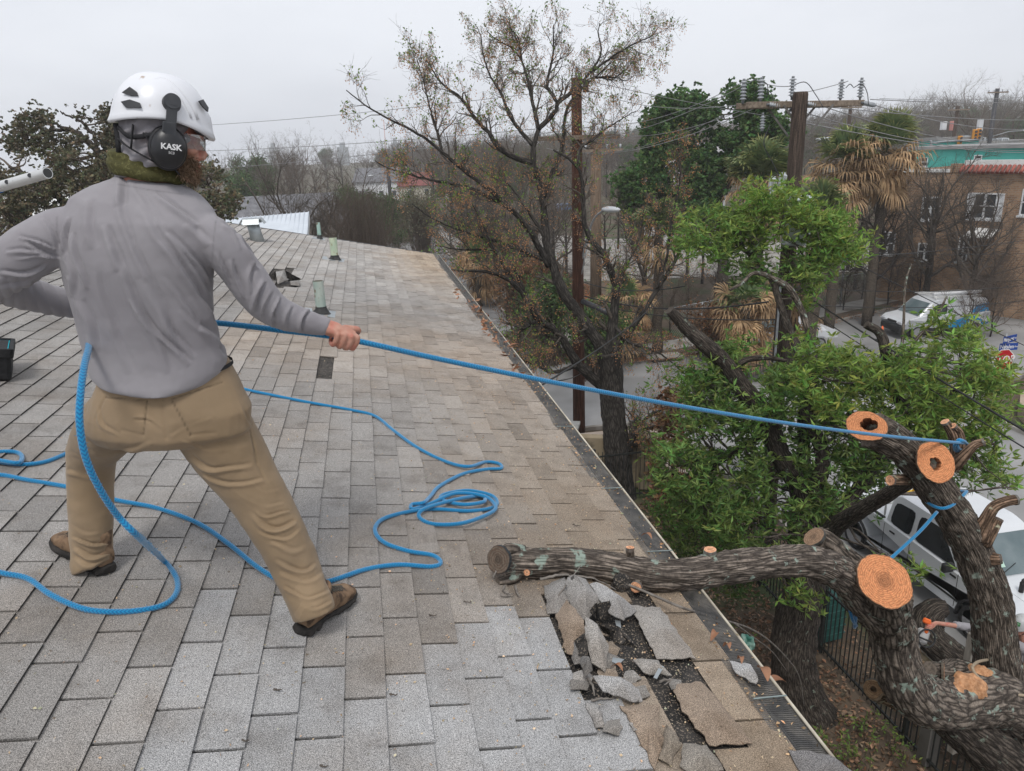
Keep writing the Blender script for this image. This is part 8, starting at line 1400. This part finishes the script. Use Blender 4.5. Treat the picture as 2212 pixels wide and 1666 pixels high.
for pts, tt, mt, lb in (([(1465, 1112, .10), (1510, 1100, .12), (1535, 1150, .03), (1475, 1175, .01)], (1.1, 1.1, 1.1), 0, 'grey bent shingle standing up on the far roof left of the green vent pipe'), ([(1515, 1105, .13), (1600, 1150, .02), (1530, 1160, .01)], .5, 1, 'black curled felt right of the bent shingle on the far roof'), ([(1408, 1145, .02), (1462, 1108, .10), (1470, 1152, .02)], .5, 1, 'black curled felt left of the bent shingle on the far roof'), ([(1540, 1160, .02), (1590, 1155, .03), (1592, 1185, .01), (1545, 1180, .01)], (.95, .95, .95), 0, 'small shingle scrap below the black curls on the far roof')):
    o = flap(pts, lb, SHING if mt == 0 else FELT, tt, cv=zb1, wav=.01); del o['group']
for k in range(16):
    x, y = [(rg.uniform(620, 900), rg.uniform(900, 1250)), (rg.uniform(860, 1250), rg.uniform(1100, 1500))][k % 2]; a0 = rg.uniform(0, 6.28); r_ = rg.uniform(28, 62); pl_ = [(x+r_*(1+.5*math.sin(k*3+i))*math.cos(a0+i*1.25), y+r_*.8*math.sin(a0+i*1.25), rg.uniform(.002, .016)) for i in range(5)]
    flap(pl_, 'small shingle fragment scattered over the bare felt', SHING, [(.8, .78, .75), (1.1, 1.08, 1.05), (1, .85, .7)][k % 3], wav=.002, th=.003, name='shingle_fragment', group='small shingle fragments on the felt')
idn = lambda x, y: (x, y)
o = flap([(1703, 1620, .01), (1751, 1622, .035), (1803, 1636, .03), (1845, 1668, .02), (1800, 1700, .01), (1734, 1672, .0)], 'dark torn shingle corner curling over the gutter at the bottom edge', tint=(.6, .6, .62), cv=idn); del o['group']
wp = D(1614, 1392, 3.55); mb = MB(); blob(mb, wp, frame(_r, fh, UP), (.035, .03, .05)); tag(remesh(mb, 'wrapper', [M('green_wrapper', (.02, .11, .08), (.25, .38, .32), 30, .4)], .006, None, wp, 0, lambda c, n: .02*nz(c, 45)), 'crumpled green and white wrapper on the timber outside the gutter', 'litter')
# old bark plug hanging under the limb, bright metal scraps
BK = RF(*za(885, 700), .03); mb = MB(); blob(mb, BK, frame(_r, _f, UP), (.045, .03, .06)); blob(mb, BK+_r*.03-UP*.02, frame(_r, _f, UP), (.02, .025, .05)); o = remesh(mb, 'bark_chunk', [FELT], .006, None, BK, 1, lambda c, n: .008*nz(c, 40)+.006*nz(c, 90)); tag(o, 'charred black bark chunk wedged under the limb on the roof', 'bark')
for pts in ([(850, 880), (880, 885), (885, 940), (860, 915)], [(840, 1075), (900, 1085), (870, 1112), (835, 1098)], [(1085, 1118), (1108, 1122), (1070, 1188), (1052, 1180)]):
    q = [RF(*za(*p), .03) for p in pts]; mb = MB(); mb.prism(q, nS*.0015); tag(mb.build('flashing_scrap', [GALV], None, q[0]), 'bright metal flashing scrap in the torn patch', 'scrap', 'bright flashing scraps')
# twigs
def twig(pts, r, label, mat=TWIG2, cv=None, off=.02, name='twig', group=None):
    P = smooth_line([RF(*(cv(x, y) if cv else (x, y)), off+(h[0] if h else 0)) for x, y, *h in pts], 6); P[1:-1] += rg.normal(0, .0015, P[1:-1].shape); mb = MB(); mb.tube(P, np.linspace(r, r*.4, len(P)), 6); return tag(mb.build(name, [mat], None, P[0]), label, 'twig', group)
twig([(460, 665, .04), (560, 645, .06), (650, 648, .06), (760, 670, .05), (855, 720, .03)], .006, 'long curved twig arching along the underside of the limb', cv=za)
twig([(330, 700), (340, 730), (350, 755)], .007, 'stubby twig below the broken end of the limb', cv=za); twig([(255, 745), (290, 755), (320, 742)], .005, 'pale twig lying left of the stubby one under the limb end', cv=za); twig([(215, 660, .05), (235, 610, .07), (255, 570, .08)], .004, 'thin twig leaning on the sawn end of the limb', cv=za); twig([(275, 700), (270, 730), (300, 740)], .005, 'forked twig at the limb end', cv=za)
twig([(555, 760, .03), (600, 690, .06), (675, 590, .09)], .004, 'thin straight twig stuck up beside the limb', cv=za); twig([(700, 1170), (730, 1210, .02), (745, 1275)], .006, 'broken brown twig in the hole edge', cv=za); twig([(730, 1295), (790, 1290), (860, 1285)], .005, 'twig lying across the lower felt', cv=za); twig([(1085, 1200), (1150, 1190), (1110, 1215)], .005, 'small forked twig on bare felt', cv=za)
for k, (x, y) in enumerate(((935, 1330), (700, 1655), (1010, 1300), (1245, 1135), (850, 1500), (530, 1600), (600, 1490))): twig([(x-8, y-2), (x, y+1), (x+9, y-1)], .003, 'short twig scrap on the open shingles', TWIG, name='twig_scrap', group='twig scraps on the shingles')
P = smooth_line([RF(1355, 1262, .05), RF(1420, 1290, .05), RF(1480, 1315, .05), D(1572, 1342, 3.45), D(1620, 1358, 3.7), D(1660, 1383, 3.95), D(1698, 1420, 4.2), D(1726, 1461, 4.5), D(1737, 1525, 4.8)], 8); mb = MB(); mb.tube(P, np.linspace(.006, .0035, len(P)), 6); P2 = smooth_line([P[26], D(1625, 1375, 3.7), D(1668, 1408, 4.0), D(1700, 1450, 4.3)], 6); mb.tube(P2, np.linspace(.004, .002, len(P2)), 5); tag(mb.build('hanging_branch', [TWIG2], None, P[0]), 'long thin grey branch drooping from the roof over the gutter', 'branch')
# sawdust and chips
CHIP = M('wood_chip', (.42, .30, .18), (.58, .46, .32), 90, .9); n = 2600; ax_ = np.where(rg.random(n) < .55, rg.normal(.75, .35, n), rg.uniform(-1.6, 1.2, n)); ay_ = np.where(rg.random(n) < .6, rg.gamma(2.2, .9, n)+.7, rg.uniform(.8, 6, n)); ax_ = np.clip(ax_, -3, XE-.01)
pos = np.stack([ax_, ay_, roofz(ax_)], 1)+nS*.0155; mb = MB(); leaf_pack(mb, pos, rg.normal(size=(n, 3))*np.array([1, 1, .15]), rg.uniform(.004, .013, n), .35, rg, 0, (1, 1, 1), .25); tag(mb.build('sawdust', [CHIP]), kind='stuff')
n = 700; ax_ = rg.uniform(XE-.03, XE+.10, n); ay_ = rg.uniform(.8, 9, n); pos = np.stack([ax_, ay_, gz+.022-.10*(ax_-GX0)+ax_*0], 1); mb = MB(); leaf_pack(mb, pos, rg.normal(size=(n, 3))*np.array([1, 1, .2]), rg.uniform(.005, .02, n), .3, rg, 0, (.9, .8, .7), .4); tag(mb.build('gutter_chips', [CHIP]), kind='stuff')
# fallen leaves in the gutter
GL = leafmat('fallen_leaf', (.26, .115, .06), (.40, .21, .12), .15); mb = MB(); pos = []; 
for x0, y0, x1, y1, m_ in ((1020, 655, 1085, 745, 60), (985, 625, 1020, 665, 14), (1085, 745, 1130, 815, 12)):
    for _ in range(m_): t = rg.random(); x = x0+(x1-x0)*t+rg.normal(0, 7); y = y0+(y1-y0)*t+rg.normal(0, 4); pos.append(RF(x, y, .03))
pos = np.array(pos); pos[:, 0] = np.clip(pos[:, 0], XE-.1, XE+.10); pos[:, 2] = np.maximum(pos[:, 2], gz+.02); leaf_pack(mb, pos, rg.normal(size=pos.shape)*np.array([1, 1, .4]), rg.uniform(.05, .10, len(pos)), .22, rg, 0, (1, 1, 1), .25); tag(mb.build('gutter_leaves', [GL]), kind='stuff')
def bigleaf(a, b, w, label, h0=.03, h1=.05, group=None):
    A = RF(*a, h0) if len(a) == 2 else D(*a); B = RF(*b, h1) if len(b) == 2 else D(*b); u = norm(B-A); s = norm(np.cross(u, nS)); L_ = np.linalg.norm(B-A); mb = MB(); R1, R2 = [], []
    for t in np.linspace(0, 1, 9): c = A+u*L_*t+nS*.02*math.sin(math.pi*t); hw = w*math.sin(math.pi*min(1, t*.95+.03))**.8; R1.append([c-s*hw+nS*hw*.5, c-s*hw*.5+nS*hw*.1, c, c+s*hw*.5+nS*hw*.1, c+s*hw+nS*hw*.5])
    mb.loft(R1, cap=False, closed=False); return tag(mb.build('dead_leaf', [GL], None, A), label, 'leaf', group)
bigleaf((1637, 1442), (1658, 1472), .020, 'russet leaf standing on the gutter lip beside the grey shingle scrap'); bigleaf((1650, 1478, 3.0), (1698, 1474, 3.1), .018, 'long russet leaf jutting off the gutter lip over the yard'); bigleaf((1535, 1385), (1549, 1368), .014, 'pale brown leaf on the gutter guard above the shingle scrap')
bigleaf((1562, 1397), (1576, 1402), .012, 'pinkish leaf lying mid-width on the gutter guard'); bigleaf((1593, 1424), (1602, 1434), .010, 'small orange leaf beside the shingle scrap on the guard'); bigleaf((1385, 1158), (1408, 1164), .012, 'curled tan leaf on the guard above the limb'); bigleaf((1095, 750), (1125, 745), .014, 'long tan leaf on the far gutter guard'); bigleaf((1318, 1443), (1345, 1450), .010, 'orange leaf on the torn felt')
# ------------------------------------------------------------------ yard litter
LIT = leafmat('litter_leaf', (.17, .10, .06), (.32, .205, .13), .15); n = 26000; x = rg.uniform(1.7, 7.8, n); y = rg.uniform(-1, 17.6, n); pos = np.stack([x, y, rg.uniform(.0, .05, n)], 1); mb = MB(); leaf_pack(mb, pos, rg.normal(size=(n, 3))*np.array([1, 1, .35]), rg.uniform(.06, .12, n), .28, rg, 0, (1, 1, 1), .32); tag(mb.build('leaf_litter', [LIT]), kind='stuff')
n = 5000; x = rg.uniform(8, 9.8, n); y = rg.uniform(-1, 17.6, n); pos = np.stack([x, y, rg.uniform(.0, .04, n)], 1); mb = MB(); leaf_pack(mb, pos, rg.normal(size=(n, 3))*np.array([1, 1, .35]), rg.uniform(.05, .10, n), .28, rg, 0, (.9, .9, .9), .3); n = 9000; t_ = rg.integers(0, len(nel)-1, n); f_ = rg.random(n); A_n = np.array(nel); q = A_n[t_]*(1-f_[:, None])+A_n[t_+1]*f_[:, None]; q = q+rg.normal(0, .25, (n, 2)); pos = np.c_[q, np.full(n, .16)]; pos = pos[pos[:, 1] < 70]; leaf_pack(mb, pos, rg.normal(size=(len(pos), 3))*np.array([1, 1, .3]), rg.uniform(.05, .11, len(pos)), .28, rg, 0, (1.1, .9, .75), .3); tag(mb.build('kerb_leaves', [LIT]), kind='stuff')
n = 16000; x = rg.uniform(9.5, 15, n); y = rg.uniform(32.5, 60, n); pos = np.stack([x, y, rg.uniform(.0, .08, n)], 1); mb = MB(); leaf_pack(mb, pos, rg.normal(size=(n, 3))*np.array([1, 1, .4]), rg.uniform(.08, .16, n), .3, rg, 0, (1.25, .85, .6), .35); tag(mb.build('bed_leaves', [LIT]), kind='stuff')
# weeds and a dead vine, undergrowth by the fence
def tuft(px, py, label, n=70, h=.35, mat=LG, z=None):
    g_ = G(px, py); mb = MB(); pos = g_+rg.normal(0, .12, (n, 3))*np.array([1.3, 1.3, 0])+UP*.02; e_ = pos+rg.normal(0, .5, (n, 3))*h*.5+UP*h*rg.uniform(.4, 1, (n, 1)); mb.tubes(np.stack([pos, (pos+e_)/2+rg.normal(0, .02, (n, 3)), e_], 1), np.tile([.004, .003, .0015], (n, 1)), 3, 1); leaf_pack(mb, np.repeat(e_, 5, 0)-UP*rg.uniform(0, h*.4, (n*5, 1)), rg.normal(size=(n*5, 3)), rg.uniform(.04, .10, n*5), .2, rg); return tag(mb.build('weed', [mat, TWIG], None, g_), label, 'weed', 'weeds in the leaf litter')
for px, py in ((1862, 1590), (1840, 1650), (1785, 1640), (1745, 1310), (2060, 1600), (1930, 1640), (1565, 1395), (1500, 1210), (1470, 1140)): tuft(px, py, 'small green weed growing in the brown leaf litter', 26, .4)
dv = D(1440, 1090, 19.5); dvn = thing('dead_vine', 'mass of dead brown leaves hanging left of the leafy tree', 'vine', np.array([dv[0], dv[1], 0])); fl = [wl([(1445, 1110, 15), (1440, 1000, 15), (1450, 900, 15), (1440, 840, 15)], .03, .01)]
foliate('', '', np.array([dv[0], dv[1], 0]), fl, [([(1405, 1090), (1420, 930), (1440, 840), (1465, 850), (1475, 950), (1470, 1100)], 18.5, 20, 130, (1, 1, 1))], 0, 44, DEAD, mk_parent=dvn, per=6, whorls=4, LL=(.08, .16), wd=.3, gap=-.3, sp=.15)
ug = D(1480, 1190, 13.5); und = thing('undergrowth', 'low green undergrowth between the gutter and the leafy tree trunk', 'bush', np.array([ug[0], ug[1], 0])); fl = [wl([(1520, 1250, 10.6), (1500, 1180, 10.6), (1490, 1120, 10.6)], .03, .01), wl([(1600, 1250, 10.6), (1600, 1180, 10.6)], .02, .01)]
foliate('', '', np.array([ug[0], ug[1], 0]), fl, [([(1400, 1100), (1480, 1090), (1600, 1180), (1680, 1200), (1660, 1230), (1540, 1225), (1450, 1180)], 13, 14.4, 120, (.75, .8, .9)), ([(1460, 1160), (1530, 1210), (1640, 1240), (1600, 1290), (1520, 1260)], 13.2, 14.2, 40, (.6, .65, .8))], 0, 45, LG, mk_parent=und, per=6, whorls=4, LL=(.08, .15), wd=.14, gap=-.25, sp=.14)
# bushes by the street corner and behind the roof
for k, (px, py, Z, w, label, lm, tt, nn) in enumerate(((770, 440, 36, 90, 'brown twiggy shrub mass right of the metal roof', None, 1, 0), (1135, 600, 36, 60, 'reddish low shrub behind the far pavement', DEAD, 1, 260), (1180, 640, 33, 50, 'dark green shrub at the pavement corner', LD, 1, 260), (1290, 700, 31, 60, 'green shrub behind the poles across the street', LD, 1.1, 260), (1560, 690, 33, 70, 'dead brown shrub right of the palm skirt', DEAD, .9, 240), (905, 445, 60, 50, 'grey-green shrub by the distant street', LOL, 1, 200), (1060, 520, 50, 60, 'dull green shrub along the street verge', LOL, .9, 220))):
    c = D(px, py, Z); b = np.array([c[0], c[1], 0]); t = thing('shrub', label, 'shrub', b); n = 260; rr = PX(w, Z); P0 = b+rg.normal(0, .3, (n, 3))*np.array([1, 1, 0]); P1 = c+rg.normal(0, .45, (n, 3))*rr*np.array([1, .8, .55]); P1[:, 2] = np.maximum(P1[:, 2], .3); K = np.stack([P0, P0*.6+P1*.4+rg.normal(0, .12, (n, 3)), P1*.8+P0*.2+rg.normal(0, .1, (n, 3)), P1], 1); mb = MB(); mb.tubes(K, np.tile([.03, .018, .01, .004], (n, 1)), 3, cap=False); c2, r2 = children(rg, K, np.tile([.02, .012, .008, .004], (n, 1)), 6, .3, 1, (20, 60), (.15, .4), 4, .05, .25, .6, .004); mb.tubes(c2, r2, 3, cap=False); mb.build('stems', [BW2], t, b)
    if lm: tips = c2[:, -1]; m_ = nn*26; i = rg.integers(0, len(tips), m_); pos = tips[i]+rg.normal(0, .15, (m_, 3)); mb = MB(); leaf_pack(mb, pos, rg.normal(size=pos.shape), rg.uniform(.08, .17, m_), .35, rg, 0, (tt, tt, tt), .3); mb.build('leaves', [lm], t, b)
# ------------------------------------------------------------------ second worker with a chainsaw, walkway and handrail
W2 = 10.0; hc2 = D(2206, 1352, W2); b2 = np.array([hc2[0]+.15, hc2[1], hc2[2]-1.62]); w2 = thing('person', 'second worker at the right edge in grey helmet, reaching a chainsaw past the oak stem', 'person', b2)
F2 = norm(-_r*.80-fh*.50-UP*.30); mb = MB(); pH2, HAX2 = head(mb, hc2, F2, UP); sh = hc2-UP*.32+_r*.10
mb.tube([pH2(0, -.02, -.05), sh+UP*.06], [.055, .065], 16); mb.tube([sh-UP*.02, sh-UP*.50], [.13, .12], 20); el = D(2120, 1360, W2-.10); wr = D(2022, 1346, W2-.35); shL = sh+_r*-.10-fh*.10+UP*.02
mb.tube(smooth_line([shL, el*.55+shL*.45, el], 4), np.linspace(.05, .040, 9), 16); mb.tube(smooth_line([el, (el+wr)/2, wr], 4), np.linspace(.042, .026, 9), 16); sawc = D(2004, 1352, W2-.38); SA = norm(_r*.25+UP*.75+fh*.3); e1_ = norm(_r*.9-UP*.3-fh*.2); e1_ = norm(e1_-SA*(e1_@SA)); hand(mb, wr, sawc, SA, -e1_*0+norm(UP*.4+e1_*.6-SA*((UP*.4+e1_*.6)@SA)), -norm(np.cross(SA, norm(UP*.4+e1_*.6-SA*((UP*.4+e1_*.6)@SA)))))
for s in (-1, 1): mb.tube(smooth_line([sh-UP*.5+_r*.09*s, sh-UP*.95+_r*.13*s-fh*.04, sh-UP*1.26+_r*.15*s], 5), np.linspace(.08, .045, 11), 14)
remesh(mb, 'body', [SKIN], .0045, w2, b2, 3)
mb = MB(); mb.loft([[sh+UP*z+_r*(a*math.cos(q))+fh*(b_*math.sin(q)) for q in np.linspace(0, 2*math.pi, 28, endpoint=False)] for z, a, b_ in ((.06, .08, .07), (.02, .17, .11), (-.08, .20, .13), (-.25, .19, .13), (-.42, .17, .12), (-.55, .18, .13))]); mb.tube(smooth_line([shL+_r*.04, el*.5+shL*.5, el], 4), np.linspace(.075, .058, 9), 20); mb.tube([el, D(2062, 1350, W2-.24)], [.058, .047], 20); mb.tube([sh+_r*.17, sh+_r*.3-UP*.3], [.075, .06], 16)
remesh(mb, 'shirt', [SHIRT], .007, w2, b2, 6, lambda c, n: .005*np.sin(c[:, 0]*70+nz(c, 8)*6)*(.5+nz(c, 10))+.003*nz(c, 25))
mb = MB()
for s in (-1, 1): mb.tube(smooth_line([sh-UP*.48+_r*.08*s, sh-UP*.95+_r*.13*s-fh*.04, sh-UP*1.20+_r*.15*s], 5), np.linspace(.115, .075, 11), 18)
mb.loft([[sh+UP*z+_r*(a*math.cos(q))+fh*(.13*math.sin(q)) for q in np.linspace(0, 2*math.pi, 24, endpoint=False)] for z, a in ((-.46, .165), (-.6, .19), (-.70, .16))]); remesh(mb, 'trousers', [PANTS], .009, w2, b2, 4, lambda c, n: .004*nz(c, 20))
for s in (-1, 1): mb = MB(); f0_ = sh-UP*1.26+_r*.15*s; mb.tube([f0_+UP*.02, f0_-UP*.06], [.055, .06], 14); mb.tube([f0_-UP*.05+fh*.05, f0_-UP*.07-fh*.20], [.052, .04], 14); mb.build('boot', [LEA], w2, b2)
GH = M('grey_helmet', (.42, .43, .43), (.50, .51, .51), 5, .4, c3=(.25, .24, .22), s3=30, k3=(.62, .7)); he2, HQ2 = helmet(hc2+UP*.035, F2, UP, w2, b2, GH)
P0, rt, up, nn = HQ2(-5, 38, .003); mb = MB(); mb.box(P0, (.05, .05, .002), frame(rt, up, nn)); mb.build('sticker', [M('green_sticker', (.03, .16, .05), (.05, .2, .07), 40, .5, c3=(.3, .4, .3), s3=70, k3=(.56, .6))], he2, b2); mb = MB(); mb.tube([pH2(.085, .0, .0), pH2(.06, .05, -.075), pH2(0, .075, -.105), pH2(-.06, .05, -.075), pH2(-.085, .0, 0)], .006, 6); mb.build('chin_strap', [STRAP], he2, b2)
mb = MB(); mb.tube([sh-_r*.05-fh*.13+UP*.03, sh-_r*.07-fh*.15-UP*.15, sh-_r*.05-fh*.14-UP*.5], .018, 6, flat=.3); mb.box(sh-_r*.07-fh*.155-UP*.2, (.05, .02, .05), bev=.005); mb.build('harness_strap', [M('tan_webbing', (.16, .10, .05), (.24, .16, .09), 60, .8)], w2, b2)
so_ = sawc; saw = thing('chainsaw', 'small orange and grey chainsaw in the outstretched hand of the second worker', 'chainsaw', so_); sf = norm(-_r*.35-UP*.75-fh*.3); ss = norm(np.cross(sf, _f)); sx = norm(np.cross(ss, sf)); FM = frame(sf, ss, sx)
bc = so_-UP*.16-_r*.05; mb = MB(); mb.box(bc, (.20, .14, .12), FM, bev=.03); mb.build('engine_housing', [M('saw_grey', (.38, .37, .36), (.46, .45, .44), 6, .5)], saw, so_); mb = MB(); mb.box(so_-UP*.02+_r*.0, (.17, .05, .05), FM, bev=.015); mb.box(so_+UP*.07-_r*.02, (.07, .10, .05), FM, bev=.015); mb.build('top_handle', [M('saw_orange', (.7, .12, .02), (.75, .15, .03), 6, .45)], saw, so_)
mb = MB(); q = [bc+sf*.10*math.cos(a)*1.15-sx*.10+ss*.10*math.sin(a)*1.1 for a in np.linspace(0, 2*math.pi, 20)]; mb.tube(q, .012, 8); q = [bc+sf*.02+ss*.11*math.cos(a)+sx*.13*math.sin(a) for a in np.linspace(0, 2*math.pi, 20)]; mb.tube(q, .012, 8); mb.build('front_handle', [BPL], saw, so_); mb = MB(); mb.box(bc+sf*.27, (.32, .006, .06), frame(sf, norm(np.cross(sx, sf)), sx), bev=.002); mb.build('guide_bar', [STEEL], saw, so_)
pt0 = np.array([b2[0]-.55, b2[1]-1.6, 0]); zt2 = b2[2]+.03; wk = thing('raised_walkway', 'raised concrete walkway under the second worker', 'walkway', pt0); mb = MB(); mb.box((b2[0]+.25, b2[1]-.6, zt2-.10), (1.5, 3.4, .2), bev=.02, tint=.6); mb.build('slab', [CONC], wk, pt0)
for sx_, sy_ in ((-.4, -2.1), (.9, -2.1), (-.4, .9), (.9, .9)): mb = MB(); mb.box((b2[0]+sx_, b2[1]+sy_, (zt2-.2)/2), (.2, .2, zt2-.2), tint=.45); mb.build('pier', [CONC], wk, pt0)
hr0 = D(2094, 1420, 9.6); hr = thing('handrail', 'weathered grey post and pipe handrail beside the second worker', 'railing', np.array([hr0[0], hr0[1], zt2])); hb = np.array(hr.location); mb = MB(); t_ = D(2094, 1365, 9.6); mb.box((hr0[0], hr0[1], (zt2+t_[2])/2), (.10, .10, t_[2]-zt2+.1), rotz(.2), bev=.008); mb.build('post', [M('grey_timber', (.17, .155, .13), (.27, .25, .22), 4, .85, .4, 30, stretch=(8, 8, 1))], hr, hb)
mb = MB(); d1 = D(2140, 1452, 9.2); mb.tube([t_+UP*.02, t_+(d1-hr0)*1.1+UP*.02], .028, 10); mb.build('rail', [STEEL], hr, hb); mb = MB(); mb.tube([hr0-UP*.1, d1-UP*.1], .028, 10); mb.build('rail', [STEEL], hr, hb)
# ------------------------------------------------------------------ air
hz = bpy.data.materials.new('haze_air'); hz.use_nodes = True; n_ = hz.node_tree.nodes; n_.remove(n_['Principled BSDF']); pv = n_.new('ShaderNodeVolumePrincipled'); pv.inputs['Color'].default_value = (.97, .98, 1, 1); pv.inputs['Density'].default_value = .0007; pv.inputs['Anisotropy'].default_value = 0; hz.node_tree.links.new(pv.outputs[0], n_['Material Output'].inputs['Volume'])
mb = MB(); mb.box((70, 300, 24), (1000, 740, 52)); tag(mb.build('haze', [hz]), kind='stuff')
